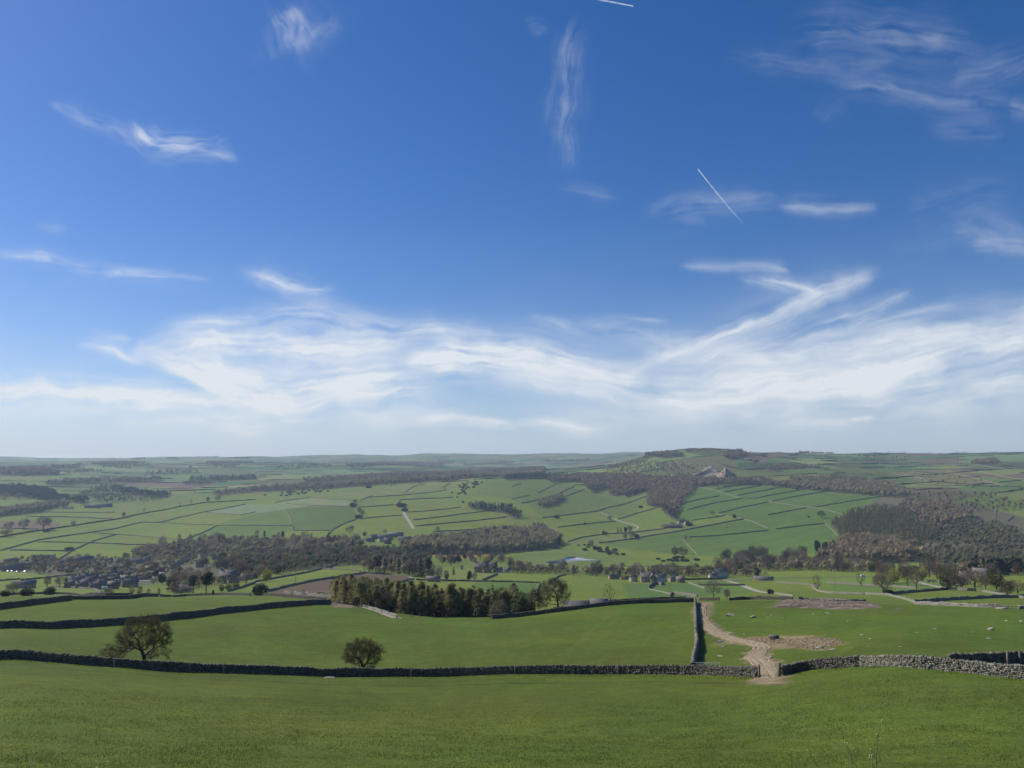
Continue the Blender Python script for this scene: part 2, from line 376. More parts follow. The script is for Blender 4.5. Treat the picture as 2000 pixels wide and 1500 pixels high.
def build_ground():
    rr = R[None, :] + 0 * TX
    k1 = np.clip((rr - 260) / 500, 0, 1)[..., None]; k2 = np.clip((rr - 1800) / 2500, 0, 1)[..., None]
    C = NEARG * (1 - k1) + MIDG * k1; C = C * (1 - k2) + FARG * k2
    # gentle colour drift inside every field
    n1 = fbm(TX / 60, TY / 60, 41, 3); n2 = fbm(TX / 260, TY / 260, 43, 3)
    n3 = fbm(TX / 11, TY / 11, 45, 3); C = C * (1 + .10 * n1 + .12 * n2 + .10 * n3 * np.clip((420 - rr) / 200, 0, 1))[..., None]; C[..., 0] *= 1 + .10 * np.clip((420 - rr) / 200, 0, 1) * fbm(TX / 17, TY / 17, 46, 3); C[..., 0] *= 1 + .14 * fbm(TX / 140, TY / 140, 47, 3)
    s = (rr > 2600)
    i, j, fu, fv = far_cells(TX[s], TY[s])
    hsh = np.mod(np.sin(i * 12.9898 + j * 78.233) * 43758.5453, 1.0); h2 = np.mod(hsh * 91.7, 1.0)
    w = np.clip((rr[s] - 2600) / 700, 0, 1)
    mul = 1 + w * (hsh - .5) * .95
    Cs = C[s] * mul[:, None]; Cs[:, 0] *= 1 + w * (h2 - .5) * .6
    brown = (h2 > .93) & (rr[s] > 3300); Cs[brown] = np.array([.15, .11, .075])
    C[s] = Cs
    for poly, rmin, col, kind in FIELDS:
        P = gpoly(poly, rmin); sel = bbox_sel(P, 1)
        m = np.zeros(TX.shape, bool); m[sel] = inside(P, TX[sel] + 1.2 * n1[sel], TY[sel] + 1.2 * n2[sel])
        c = np.array(col) * (1 + .10 * n1[m] + .08 * n2[m])[:, None]
        if kind == 'rows':
            a = ground(1342, 996, 1000)[0]; b = ground(1453, 973, 1000)[0]; d = (b - a)[:2]; d /= np.linalg.norm(d)
            q = (TX[m] - a[0]) * -d[1] + (TY[m] - a[1]) * d[0] + 6 * n2[m]
            c *= (1 + .10 * np.sin(q * 2 * math.pi / 24) + .05 * np.sin(q * 2 * math.pi / 61))[:, None]
        if kind == 'soil':
            c *= (1 + .22 * fbm(TX[m] / 9, TY[m] / 9, 53, 3))[:, None]
        C[m] = c
    for poly, rmin in WOODFLOOR:
        P = gpoly(poly, rmin); sel = bbox_sel(P, 1); m = np.zeros(TX.shape, bool); m[sel] = inside(P, TX[sel], TY[sel])
        C[m] = np.array([.115, .112, .055]) * (1 + .25 * n1[m])[:, None]
    for poly, col, rag in DIRT:
        P = gpoly(poly); sel = bbox_sel(P, 8)
        x, y = TX[sel], TY[sel]; nz = fbm(x / 2.2, y / 2.2, 61, 4)
        d = line_dist(np.vstack([P, P[:1]]), x, y); ins = inside(P, x, y); sd_ = np.where(ins, d, -d) + rag * .55 * nz + rag * .15
        k = np.clip(sd_ / rag, 0, 1)[:, None] * .95
        c = np.array(col) * (1 + .35 * fbm(x / .9, y / .9, 67, 3) + .2 * nz)[:, None]
        C[sel] = C[sel] * (1 - k) + c * k
    P = smooth_line(gpoly(TRACK), 2); sel = bbox_sel(P, 6); x, y = TX[sel], TY[sel]; nz = fbm(x / 1.6, y / 1.6, 81, 4)
    k = (np.clip((2.9 - line_dist(P, x, y)) / 1.5 + 1.1 * nz, 0, 1) * .85)[:, None]; C[sel] = C[sel] * (1 - k) + np.array([.225, .175, .105]) * (1 + .4 * nz[:, None]) * k
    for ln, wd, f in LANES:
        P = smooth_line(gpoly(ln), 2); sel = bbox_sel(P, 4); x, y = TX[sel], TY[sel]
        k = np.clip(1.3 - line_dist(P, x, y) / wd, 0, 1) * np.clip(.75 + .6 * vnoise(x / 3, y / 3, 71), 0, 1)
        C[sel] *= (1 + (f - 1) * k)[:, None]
    na, nr = TX.shape
    idx = np.arange(na * nr, dtype=np.int32).reshape(na, nr)
    q = np.stack([idx[:-1, :-1], idx[:-1, 1:], idx[1:, 1:], idx[1:, :-1]], -1).reshape(-1, 4)
    V = np.stack([TX, TY, TZ], -1).reshape(-1, 3)
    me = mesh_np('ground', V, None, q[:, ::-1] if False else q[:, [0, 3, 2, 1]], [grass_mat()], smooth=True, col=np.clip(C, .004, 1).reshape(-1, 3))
    o = link('ground', me); tag(o, 'rolling green pasture falling to the valley and rising to far hills', 'ground', kind='structure')
    return o

def grass_mat():
    m, t = new_mat('pasture')
    at = t.new('ShaderNodeAttribute', attribute_name='Col'); g = t.new('ShaderNodeNewGeometry'); P = g.outputs['Position']
    dist = t.vmath('LENGTH', P)
    dl = t.new('ShaderNodeVectorMath', operation='LENGTH'); t.put(dl.inputs[0], P); r = dl.outputs['Value']
    near = t.ramp(r, 120, 420, 1, 0)
    fine = t.noise(P, 3.2, 6, .7); mid = t.noise(P, .42, 5, .6); tuft = t.noise(P, 11.0, 3, .6); big = t.noise(P, .05, 4, .6)
    # colour: blade mottling, drier and lusher patches
    v = t.math('ADD', t.math('MULTIPLY', t.ramp(fine, .32, .68), .62), t.math('MULTIPLY', t.ramp(tuft, .3, .7), .50))
    v = t.math('ADD', v, .46)
    v = t.math('ADD', t.math('MULTIPLY', v, near), t.math('SUBTRACT', 1.0, near))
    v = t.math('MULTIPLY', v, t.ramp(mid, .25, .75, .86, 1.14)); v = t.math('MULTIPLY', v, t.ramp(big, .3, .7, .9, 1.1))
    vc = t.new('ShaderNodeCombineColor'); [t.put(vc.inputs[k], v) for k in range(3)]
    c = t.mix(1.0, at.outputs['Color'], vc.outputs[0], 'MULTIPLY')
    c = t.mix(t.math('MULTIPLY', t.ramp(mid, .5, .75), .30), c, t.mix(1.0, c, (1.25, 1.02, .8), 'MULTIPLY'))
    # daisies and pale seed heads
    vo = t.new('ShaderNodeTexVoronoi', voronoi_dimensions='2D'); t.put(vo.inputs['Vector'], P); vo.inputs['Scale'].default_value = 1.25
    cl = t.noise(P, .11, 3, .6)
    pick = t.math('GREATER_THAN', t.math('ADD', t.new('ShaderNodeSeparateColor').outputs[0], 0), 2) if False else None
    sc = t.new('ShaderNodeSeparateColor'); t.put(sc.inputs[0], vo.outputs['Color'])
    dot = t.math('MULTIPLY', t.math('LESS_THAN', vo.outputs['Distance'], .075), t.math('GREATER_THAN', t.math('ADD', sc.outputs[0], t.ramp(cl, .35, .65, -.45, .35)), .62))
    dot = t.math('MULTIPLY', dot, t.ramp(r, 60, 120, .5, 0))
    c = t.mix(dot, c, (.50, .50, .30))
    bump = t.math('ADD', fine, t.math('MULTIPLY', tuft, .5))
    b = t.new('ShaderNodeBsdfPrincipled'); o = t.new('ShaderNodeOutputMaterial'); t.put(b.inputs['Base Color'], c)
    b.inputs['Roughness'].default_value = .95; b.inputs['Specular IOR Level'].default_value = .12
    bn = t.new('ShaderNodeBump'); bn.inputs['Strength'].default_value = .55; bn.inputs['Distance'].default_value = .22
    t.put(bn.inputs['Height'], t.math('MULTIPLY', bump, near)); t.l.new(bn.outputs[0], b.inputs['Normal'])
    t.l.new(b.outputs[0], o.inputs[0]); return m
# ------------------------------------------------------------------ sun and sky
SUN_AZ, SUN_EL = math.radians(-64), math.radians(41)       # left of the view, slightly ahead
sun_vec = np.array([math.sin(SUN_AZ) * math.cos(SUN_EL), math.cos(SUN_AZ) * math.cos(SUN_EL), math.sin(SUN_EL)])
sd = bpy.data.lights.new('sun', 'SUN'); sd.energy = 4.6; sd.angle = math.radians(.5); sd.color = (1, .95, .86)
so = bpy.data.objects.new('sun', sd); COL.objects.link(so)
from mathutils import Vector
so.rotation_euler = Vector(sun_vec).to_track_quat('Z', 'Y').to_euler(); so.location = tuple(sun_vec * 500)
SKY_STR, SKY_SAT, SKY_TINT = 0.085, 1.34, (1.02, .97, 1.20)
VEIL, VEILC = 0.88, (4.9, 7.5, 10.7)

def build_world():
    w = bpy.data.worlds.new('World'); SC.world = w; w.use_nodes = True
    t = NT(w.node_tree); t.n.clear()
    sky = t.new('ShaderNodeTexSky', sky_type='NISHITA'); sky.sun_disc = False
    sky.sun_elevation = SUN_EL; sky.sun_rotation = SUN_AZ
    sky.altitude = 280; sky.air_density = 1.0; sky.dust_density = 0.4; sky.ozone_density = 2.5
    hs = t.new('ShaderNodeHueSaturation'); hs.inputs['Saturation'].default_value = SKY_SAT; t.put(hs.inputs['Color'], sky.outputs[0])
    base = t.mix(1.0, hs.outputs[0], SKY_TINT, 'MULTIPLY')
    tc = t.new('ShaderNodeTexCoord'); sx = t.new('ShaderNodeSeparateXYZ'); t.put(sx.inputs[0], tc.outputs['Generated'])
    veil = t.math('MULTIPLY', t.math('EXPONENT', t.math('MULTIPLY', t.math('MAXIMUM', sx.outputs[2], 0.0), -15.0)), VEIL)   # milky haze towards the horizon
    base = t.mix(veil, base, VEILC)
    bg = t.new('ShaderNodeBackground'); bg.inputs['Strength'].default_value = SKY_STR; t.put(bg.inputs['Color'], base)
    o = t.new('ShaderNodeOutputWorld'); t.l.new(bg.outputs[0], o.inputs[0])
build_world()

# cirrus: (streak angle, stretch, grain px, contrast, lo, hi, strokes (photo line, half width px, strength))
CLOUDS = [
 (-4, 3.6, 30, 1.15, .30, 1.25, [
  ([(330,640),(480,626),(600,612),(700,640),(850,652),(960,652)], 17, .72),([(260,690),(350,680),(500,668),(600,690),(700,682),(800,676)], 27, .95),
  ([(300,702),(380,735),(450,768),(600,768),(750,765),(860,752)], 48, 1.05),([(150,672),(212,680),(240,700),(300,716)], 9, .6),
  ([(-420,770),(150,768),(300,776),(450,790),(600,795),(720,782)], 32, 1.1),([(235,826),(350,822),(500,820),(640,824)], 17, .6),
  ([(790,712),(900,700),(1000,702),(1100,716),(1240,742)], 34, 1.1),([(735,822),(870,812),(960,824),(1110,834),(1250,838)], 17, .62),
  ([(600,735),(680,715),(760,712)], 14, .5),([(160,650),(215,658),(250,662)], 8, .4),([(-420,796),(150,806),(320,800)], 14, .3)]),
 (20, 5.5, 24, 1.15, .26, 1.25, [
  ([(1230,725),(1400,672),(1500,612),(1600,575),(1705,534)], 26, .55),([(1300,742),(1450,692),(1600,645),(1680,618),(1760,580)], 19, .62),
  ([(1690,640),(1800,612),(1870,600)], 9, .35),([(1330,520),(1450,522),(1540,530)], 10, .36),([(1480,545),(1560,560),(1600,580)], 10, .45)]),
 (8, 5.0, 30, .95, .22, 1.25, [
  ([(980,722),(1150,742),(1300,772),(1450,762),(1600,740),(1750,720),(1900,682),(2040,632),(2400,560)], 50, .92),([(1250,700),(1400,716),(1600,692),(1750,668),(1900,656),(2040,640),(2400,600)], 34, .72),
  ([(1340,782),(1500,792),(1700,782),(1900,752),(2060,730),(2400,700)], 38, .78),([(1620,560),(1700,545)], 14, .35),([(1700,800),(1850,800),(2040,770),(2300,750)], 30, .4)]),
 (-10, 3.5, 20, 1.3, .28, 1.25, [
  ([(1040,622),(1150,640),(1260,664),(1380,660)], 14, .62),([(1150,636),(1220,620),(1310,626)], 9, .46),([(940,655),(1020,650),(1085,662)], 10, .6),
  ([(1460,815),(1580,824),(1700,832)], 13, .52),([(1655,822),(1712,817)], 6, .75),([(1750,818),(1760,812)], 7, .5),([(1440,545),(1500,556),(1545,572)], 8, .6),([(1440,512),(1500,520),(1535,532)], 10, .42)]),
 (24, 5.0, 16, 1.3, .30, 1.75, [
  ([(1560,70),(1680,60),(1800,80),(1900,100)], 42, .72),([(1420,108),(1520,122),(1620,140),(1740,120)], 15, .58),([(1640,165),(1760,180),(1860,200),(1990,205)], 26, .72),
  ([(1860,165),(1960,140),(2040,110)], 26, .6),([(1980,212),(2020,222)], 16, 1.0),([(1860,125),(1920,115),(1965,90)], 7, .5),([(1780,420),(1880,380),(1980,360)], 30, .45),
  ([(1860,450),(1940,440),(2030,480)], 28, .66),([(1900,478),(1970,470),(2040,478)], 15, .95),([(1590,230),(1640,190)], 22, .42),([(1820,260),(1960,245)], 22, .42),([(1720,500),(1860,470)], 20, .3)]),
 (6, 4.0, 18, 1.3, .30, 1.6, [
  ([(1265,418),(1340,400),(1440,388),(1520,395)], 18, .62),([(1530,408),(1600,405),(1700,408)], 15, .82),([(1300,430),(1380,440)], 12, .4),([(1100,366),(1200,385)], 12, .38)]),
 (84, 4.0, 17, 1.4, .28, 1.5, [
  ([(1135,50),(1112,90),(1100,140),(1093,200),(1086,270)], 14, .82),([(1098,240),(1112,290),(1116,335)], 12, .5),([(545,25),(575,60),(590,105)], 36, .62),([(570,15),(583,45),(578,95)], 12, .85),([(655,30),(625,60),(600,95)], 14, .52),([(1020,50),(1040,42),(1060,56)], 10, .52)]),
 (-16, 3.0, 15, 1.3, .26, 1.15, [
  ([(262,240),(285,262),(310,280),(360,290),(405,294),(430,282)], 16, .95),([(300,284),(380,298),(440,304),(462,318)], 9, .6),([(95,210),(160,226),(220,250),(300,280)], 13, .40),
  ([(-30,490),(80,506),(180,524),(270,538),(400,546)], 12, .55),([(200,526),(290,542),(385,546)], 6, .42),([(470,530),(520,538),(560,556),(590,572),(640,566)], 15, .66),([(500,528),(545,545),(560,560)], 10, .5),([(70,445),(130,450)], 8, .3)]),
]
def build_clouds():
    """a shell high over the valley that carries the cirrus and the thin veil"""
    ae = np.concatenate([np.linspace(-100, -36.5, 60, endpoint=False), np.linspace(-36.5, 36.5, 1200), np.linspace(36.5, 100, 61)[1:]])
    ee = np.concatenate([np.linspace(-1, 40, 760), np.linspace(40, 90, 30)[1:]])
    A, E = np.meshgrid(np.radians(ae), np.radians(ee), indexing='ij')
    # photo-pixel coordinates of each direction, used only to lay the strokes out
    dx = np.sin(A) * np.cos(E); dy = np.cos(A) * np.cos(E); dz = np.sin(E)
    f = np.maximum(dy * cp + dz * sp, .05); px = 1000 + FPX * dx / f; py = 750 - FPX * (dz * cp - dy * sp) / f
    live = (np.abs(A) < math.radians(42)) & (E < math.radians(41))
    x = px[live]; y = py[live]
    w1 = fbm(x / 95, y / 95, 101, 5); w2 = fbm(x / 95, y / 95, 131, 5); w3 = fbm(x / 28, y / 28, 151, 4); w4 = fbm(x / 28, y / 28, 171, 4)
    wx = x + 30 * w1 + 7 * w3; wy = y + 20 * w2 + 6 * w4
    tot = np.zeros_like(x)
    def along_line(P, qx, qy):
        best = np.full(qx.shape, 1e9); sd_ = np.zeros_like(qx); ss = np.zeros_like(qx); acc = 0.0
        for a, b in zip(P[:-1], P[1:]):
            dx_, dy_ = b - a; L = math.hypot(dx_, dy_) + 1e-9; tt = ((qx - a[0]) * dx_ + (qy - a[1]) * dy_) / L ** 2; tc = np.clip(tt, 0, 1)
            d = np.hypot(qx - a[0] - tc * dx_, qy - a[1] - tc * dy_); m = d < best
            best[m] = d[m]; sd_[m] = (((qx - a[0]) * dy_ - (qy - a[1]) * dx_) / L)[m]; ss[m] = (acc + tt * L)[m]; acc += L
        return best, sd_, ss, acc
    k = 0
    for gi, (ang, st, gr, con, lo, hi, strokes) in enumerate(CLOUDS):
        op = (1.0, .84, .95, .48, .17, .22, .20, .50)[gi]
        for ln, hw, s in strokes:
            k += 1; hw *= (1.05 if hw > 20 else 1.2) * (1.5 if gi == 6 else 1); P = smooth_line(np.array(ln, float), 3); pad = hw * 3 + 50
            m = (x > P[:, 0].min() - pad) & (x < P[:, 0].max() + pad) & (y > P[:, 1].min() - pad) & (y < P[:, 1].max() + pad)
            wk = min(1.0, .35 + hw / 50); xx = x[m] + wk * (26 * w1[m] + 3 * w3[m]); yy = y[m] + wk * (19 * w2[m] + 3 * w4[m])
            best, dd, ss, L = along_line(P, xx, yy); u = np.clip(ss / L, 0, 1); tap = np.clip(np.minimum(u, 1 - u) * 5, 0, 1) ** .6
            wloc = hw * (.55 + .45 * tap); a = s * np.exp(-(np.abs(best) / wloc) ** 1.45) * (.35 + .65 * tap)
            fine = fbm(ss / (gr * st * .8) + 31 * k, dd / (gr * .34) + .6 * w1[m] + .12 * w3[m], 400 + gi, 6); mid = fbm(ss / (gr * st * 2.2) + 17 * k, dd / (gr * .9), 430 + gi, 4); blob = fbm(xx / (gr * 2.6), yy / (gr * 1.6), 460 + gi, 4)
            q = a * (.92 + con * (.62 * fine + .95 * mid + .6 * blob)); q = np.clip(q, 0, 1.25) ** 1.2 * op
            tot[m] = 1 - (1 - tot[m]) * (1 - np.clip(q, 0, .985))
    tot *= .95
    # very thin overall veil low in the sky
    veil = .07 * np.clip((y - 430) / 260, 0, 1) * np.clip(.5 + .9 * fbm(x / 210, y / 60, 300, 4), 0, 1)
    tot = 1 - (1 - tot) * (1 - veil)
    den = np.zeros(A.shape); den[live] = tot * np.clip((np.radians(41) - E[live]) / .06, 0, 1)
    RAD = 26000.0
    V = np.stack([dx, dy, dz], -1).reshape(-1, 3) * RAD
    na, ne = A.shape; idx = np.arange(na * ne, dtype=np.int32).reshape(na, ne)
    q = np.stack([idx[:-1, :-1], idx[:-1, 1:], idx[1:, 1:], idx[1:, :-1]], -1).reshape(-1, 4)
    keep = den.reshape(-1)[q].max(1) > .002
    q = q[keep]; used = np.unique(q); remap = np.full(na * ne, -1, np.int32); remap[used] = np.arange(len(used))
    m, t = new_mat('cirrus')
    at = t.new('ShaderNodeAttribute', attribute_name='Col'); sc = t.new('ShaderNodeSeparateColor'); t.put(sc.inputs[0], at.outputs['Color'])
    em = t.new('ShaderNodeEmission'); em.inputs['Color'].default_value = (.87, .93, 1.0, 1); em.inputs['Strength'].default_value = .88
    tr = t.new('ShaderNodeBsdfTransparent'); mx = t.new('ShaderNodeMixShader'); o = t.new('ShaderNodeOutputMaterial')
    t.put(mx.inputs[0], sc.outputs[0]); t.l.new(tr.outputs[0], mx.inputs[1]); t.l.new(em.outputs[0], mx.inputs[2]); t.l.new(mx.outputs[0], o.inputs[0])
    m.cycles.emission_sampling = 'NONE'
    me = mesh_np('sky', V[used], None, remap[q], [m], smooth=True, col=np.repeat(den.reshape(-1)[used][:, None], 3, 1))
    tag(link('sky', me), 'pale streaked cirrus spread across the blue sky', 'sky', kind='structure')
build_clouds()

def contrail(pts, w0, w1, label, soft):
    """a vapour trail at cruising height"""
    m, t = new_mat('vapour'); g = t.new('ShaderNodeTexCoord'); s = t.new('ShaderNodeAttribute', attribute_name='Col'); sc = t.new('ShaderNodeSeparateColor'); t.put(sc.inputs[0], s.outputs['Color'])
    em = t.new('ShaderNodeEmission'); em.inputs['Color'].default_value = (.86, .93, 1, 1); em.inputs['Strength'].default_value = .85
    tr = t.new('ShaderNodeBsdfTransparent'); mx = t.new('ShaderNodeMixShader'); o = t.new('ShaderNodeOutputMaterial'); t.put(mx.inputs[0], sc.outputs[0])
    t.l.new(tr.outputs[0], mx.inputs[1]); t.l.new(em.outputs[0], mx.inputs[2]); t.l.new(mx.outputs[0], o.inputs[0]); m.cycles.emission_sampling = 'NONE'
    P = densify(smooth_line(np.array([(*p, 0) for p in pts], float), 2), 4); n = len(P); V = []; c = []
    for i, p in enumerate(P):
        k = i / (n - 1); d = P[min(i + 1, n - 1)] - P[max(i - 1, 0)]; nrm = np.array([-d[1], d[0]]) / (np.hypot(d[0], d[1]) + 1e-9)
        w = (w0 + (w1 - w0) * k) * (1 + .18 * math.sin(i * 1.7) + .1 * math.sin(i * .61))
        for s_ in (-1, -.4, .4, 1):
            a, sl = px_dir(*(p[:2] + nrm * w * s_)); e = math.atan(float(sl)); D = 9500 / max(math.sin(e), .2)
            V.append([math.sin(a) * math.cos(e) * D, math.cos(a) * math.cos(e) * D, math.sin(e) * D])
            al = (0 if abs(s_) == 1 else 1) * (1 - k) ** soft * .62; c.append([al] * 3)
    Q = [(i * 4 + j, i * 4 + j + 1, i * 4 + j + 5, i * 4 + j + 4) for i in range(n - 1) for j in range(3)]
    tag(link('contrail', mesh_np('contrail', np.array(V), None, Q, [m], smooth=True, col=np.array(c))), label, 'contrail', 'vapour trails')
contrail([(1363,330),(1400,377),(1430,413),(1455,440)], 1.1, 2.2, 'thin white vapour trail slanting down in the middle of the blue sky', .8)
contrail([(1237,12),(1200,5),(1160,-3)], 1.3, 2.6, 'short white vapour trail at the top edge of the sky', .25)
# ------------------------------------------------------------------ dry stone walls
def stone_mat(name, a, b, scale=9.0, use_col=True, lich=(.30, .29, .22)):
    m, t = new_mat(name); g = t.new('ShaderNodeNewGeometry'); P = g.outputs['Position']
    n = t.noise(P, scale, 4, .65); c = t.mix(t.ramp(n, .3, .7), a, b)
    l = t.noise(P, scale * .35, 3, .6); c = t.mix(t.math('MULTIPLY', t.ramp(l, .55, .72), .6), c, lich)
    if use_col:
        at = t.new('ShaderNodeAttribute', attribute_name='Col'); c = t.mix(1.0, c, at.outputs['Color'], 'MULTIPLY')
    return finish(m, t, c, .92, n, .6, .04, .15)
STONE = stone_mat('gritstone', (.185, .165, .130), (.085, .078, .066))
PALE = stone_mat('limestone', (.42, .39, .33), (.22, .20, .17))
FARSTONE = stone_mat('field_wall_stone', (.20, .185, .15), (.11, .10, .085), 1.2, False, (.22, .21, .15))
HEDGE = simple('hedge_twigs', (.060, .058, .032), (.030, .032, .018), 1.5)

def boxes(C, H, yaw, jit=.12):
    n = len(C)
    B = np.array([[x, y, z] for x in (-1, 1) for y in (-1, 1) for z in (-1, 1)], float)[None] * H[:, None, :]
    B = B * (1 + rng.uniform(-jit, jit, B.shape))
    tilt = rng.normal(0, .10, n); B[:, :, 0] += B[:, :, 2] * tilt[:, None]
    c, s = np.cos(yaw)[:, None], np.sin(yaw)[:, None]
    V = np.stack([B[..., 0] * c - B[..., 1] * s, B[..., 0] * s + B[..., 1] * c, B[..., 2]], -1) + C[:, None, :]
    f = np.array([(0, 1, 3, 2), (4, 6, 7, 5), (0, 4, 5, 1), (2, 3, 7, 6), (0, 2, 6, 4), (1, 5, 7, 3)])
    return V.reshape(-1, 3), (np.arange(n)[:, None, None] * 8 + f[None]).reshape(-1, 4)

def along(P):
    s = np.concatenate([[0], np.cumsum(np.hypot(*np.diff(P[:, :2], axis=0).T))])
    def at(d):
        x = np.interp(d, s, P[:, 0]); y = np.interp(d, s, P[:, 1]); e = .4
        x2 = np.interp(d + e, s, P[:, 0]) - np.interp(d - e, s, P[:, 0]); y2 = np.interp(d + e, s, P[:, 1]) - np.interp(d - e, s, P[:, 1])
        return x, y, np.arctan2(y2, x2)
    return s[-1], at

def stone_wall(pts, label, h=1.3, w=.62, rmin=2, mat=None, ragged=.12, gaps=0.0, stone=.38, group=None, cat='stone wall', sm=2):
    """a wall of individually shaped stones in courses with upright coping stones on top"""
    P = smooth_line(gpoly(pts, rmin), sm) if sm else gpoly(pts, rmin); L, at = along(P)
    mat = mat or STONE
    root = bpy.data.objects.new('dry_stone_wall', None); COL.objects.link(root); root.location = P[0]; tag(root, label, cat, group, 'thing')
    org = P[0]
    courses = max(2, int(round(h / .2))); ch = h * .84 / courses
    Cs, Hs, Ys, Bs = [], [], [], []
    for k in range(courses):
        d = rng.uniform(0, stone); t = (k + .5) / courses; wk = w * (1.08 - .34 * t)
        ln = rng.uniform(.55, 1.5, int(L / stone * 1.15) + 3) * stone; pos = d + np.cumsum(ln) - ln / 2; ok = pos < L; pos = pos[ok]; ln = ln[ok]
        if gaps and k > 0: g = vnoise(pos / 5, np.full_like(pos, 3.3), 7) * .5 + .5 > gaps * (t ** .6) * 1.1; pos = pos[g]; ln = ln[g]
        x, y, a = at(pos); lump = 1 + ragged * vnoise(pos / 3.1, np.full_like(pos, k * .2), 5)
        z = height(x, y) + ch * (k + .5) * lump - .04
        off = rng.normal(0, .035, len(pos)); x = x - np.sin(a) * off; y = y + np.cos(a) * off
        Cs.append(np.stack([x, y, z], 1)); Hs.append(np.stack([ln / 2 * .97, wk / 2 * rng.uniform(.86, 1.1, len(pos)), np.full(len(pos), ch / 2 * .98) * rng.uniform(.85, 1.1, len(pos))], 1)); Ys.append(a + rng.normal(0, .06, len(pos)))
    C = np.concatenate(Cs); H = np.concatenate(Hs); Y = np.concatenate(Ys); V, Q = boxes(C, H, Y)
    b = np.repeat(rng.uniform(.55, 1.35, len(C)), 8); col = np.stack([b, b * rng.uniform(.97, 1.02), b * .97], 1)
    link('stone_courses', mesh_np('stone_courses', V - org, None, Q, [mat], col=col), root)
    sp = .17 if stone < .5 else .3; pos = np.arange(.1, L, sp) + rng.uniform(-.05, .05, len(np.arange(.1, L, sp)))
    x, y, a = at(pos); n = len(pos); lump = 1 + ragged * vnoise(pos / 3.1, np.full_like(pos, 1.2), 5)
    hh = rng.uniform(.10, .20, n) * h / 1.3; z = height(x, y) + h * .82 * lump + hh * .6
    V, Q = boxes(np.stack([x, y, z], 1), np.stack([np.full(n, sp * .42) * rng.uniform(.7, 1.15, n), w * .36 * rng.uniform(.8, 1.15, n), hh], 1), a + rng.normal(0, .15, n), .25)
    b = np.repeat(rng.uniform(.6, 1.5, n), 8)
    link('coping' if not gaps else 'fallen_coping', mesh_np('coping', V - org, None, Q, [mat], col=np.stack([b, b, b * .97], 1)), root)
    return root

def strip_wall(pts, label, h=1.4, w=.7, rmin=900, mat=None, cat='field wall', group=None, name='field_wall', step=5.0, rough=.22):
    """a distant wall or hedge: one uneven ridge following the ground"""
    P = densify(gpoly(pts, rmin), step); n = len(P)
    if n < 2: return
    nz = rng.uniform(-1, 1, n); V = []
    for i in range(n):
        d = P[min(i + 1, n - 1)] - P[max(i - 1, 0)]; nr = np.array([-d[1], d[0]]) / (np.hypot(d[0], d[1]) + 1e-9); hh = h * (1 + rough * nz[i]); z = float(height(P[i, 0], P[i, 1]))
        for s, k, q in ((-.55, -.4, 1), (-.42, .9, 1), (0, 1.05, 1), (.42, .9, 1), (.55, -.4, 1)):
            V.append([P[i, 0] + nr[0] * w * s, P[i, 1] + nr[1] * w * s, z + hh * k])
    Q = [(i * 5 + j, (i + 1) * 5 + j, (i + 1) * 5 + j + 1, i * 5 + j + 1) for i in range(n - 1) for j in range(4)]
    e = (n - 1) * 5; V = np.array(V) - P[0]
    me = mesh_np(name, V, None, Q + [(0, 1, 3, 4), (e, e + 4, e + 3, e + 1)], [mat or FARSTONE])
    return tag(link(name, me, None, P[0]), label, cat, group, 'thing')

PALEFAR = stone_mat('sunlit_field_wall', (.25, .235, .185), (.16, .15, .12), 1.0, False, (.26, .25, .17))  # field stone lightened for sun-facing walls; their sunlit look is in the colour
SUNLIT = stone_mat('sunlit_gritstone', (.265, .243, .195), (.13, .12, .098))  # paler copy of the gritstone: sunlight on these walls is put into the colour
# ---- foreground and middle walls, stone by stone
stone_wall([(-460,1344),(-200,1310),(0,1287),(70,1290),(175,1300),(260,1306),(360,1313),(500,1317),(600,1319),(700,1321),(850,1321),(950,1318),(1050,1316),(1200,1316),(1300,1317),(1390,1318),(1481,1322)], 'long dark dry stone wall running across the near field below the two thorn trees', 1.32)
stone_wall([(1526,1320),(1560,1311),(1600,1306),(1640,1304),(1670,1302),(1681,1301)], 'short shaded stone wall just right of the muddy gateway', 1.28, stone=.32)
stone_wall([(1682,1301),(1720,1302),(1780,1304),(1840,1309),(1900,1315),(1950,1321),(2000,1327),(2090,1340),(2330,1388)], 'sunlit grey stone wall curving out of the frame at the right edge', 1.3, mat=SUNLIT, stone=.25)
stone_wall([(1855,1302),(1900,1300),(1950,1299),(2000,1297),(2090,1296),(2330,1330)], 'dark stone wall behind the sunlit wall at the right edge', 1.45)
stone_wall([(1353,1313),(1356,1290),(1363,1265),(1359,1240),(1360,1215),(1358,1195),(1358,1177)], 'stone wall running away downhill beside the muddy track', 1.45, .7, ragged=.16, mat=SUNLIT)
stone_wall([(960,1209),(1000,1206),(1060,1199),(1110,1193),(1160,1186),(1210,1181),(1270,1178),(1356,1176)], 'stone wall along the far edge of the big green field', 1.25)
stone_wall([(1080,1192),(1130,1186),(1190,1178),(1240,1174),(1300,1171),(1340,1170)], 'dark second wall close behind the wall at the far field edge', 1.5, .7, 246)
stone_wall([(1366,1173),(1405,1173)], 'short length of wall at the top of the muddy track', 1.5)
stone_wall([(1424,1173),(1460,1171),(1500,1171),(1548,1172)], 'dark tumbled wall left of the heap of stony earth', 1.5, .9, ragged=.3)
stone_wall([(-460,1276),(-200,1246),(0,1227),(80,1228),(150,1226),(250,1219),(330,1211),(400,1203),(450,1196),(500,1191),(560,1185),(600,1182),(646,1181)], 'long shaded wall crossing the left middle field below the two fields', 1.55, stone=.45)
stone_wall([(-40,1197),(0,1190),(40,1185),(90,1178),(139,1172)], 'short shaded wall slanting up from the left edge', 1.55, stone=.45)
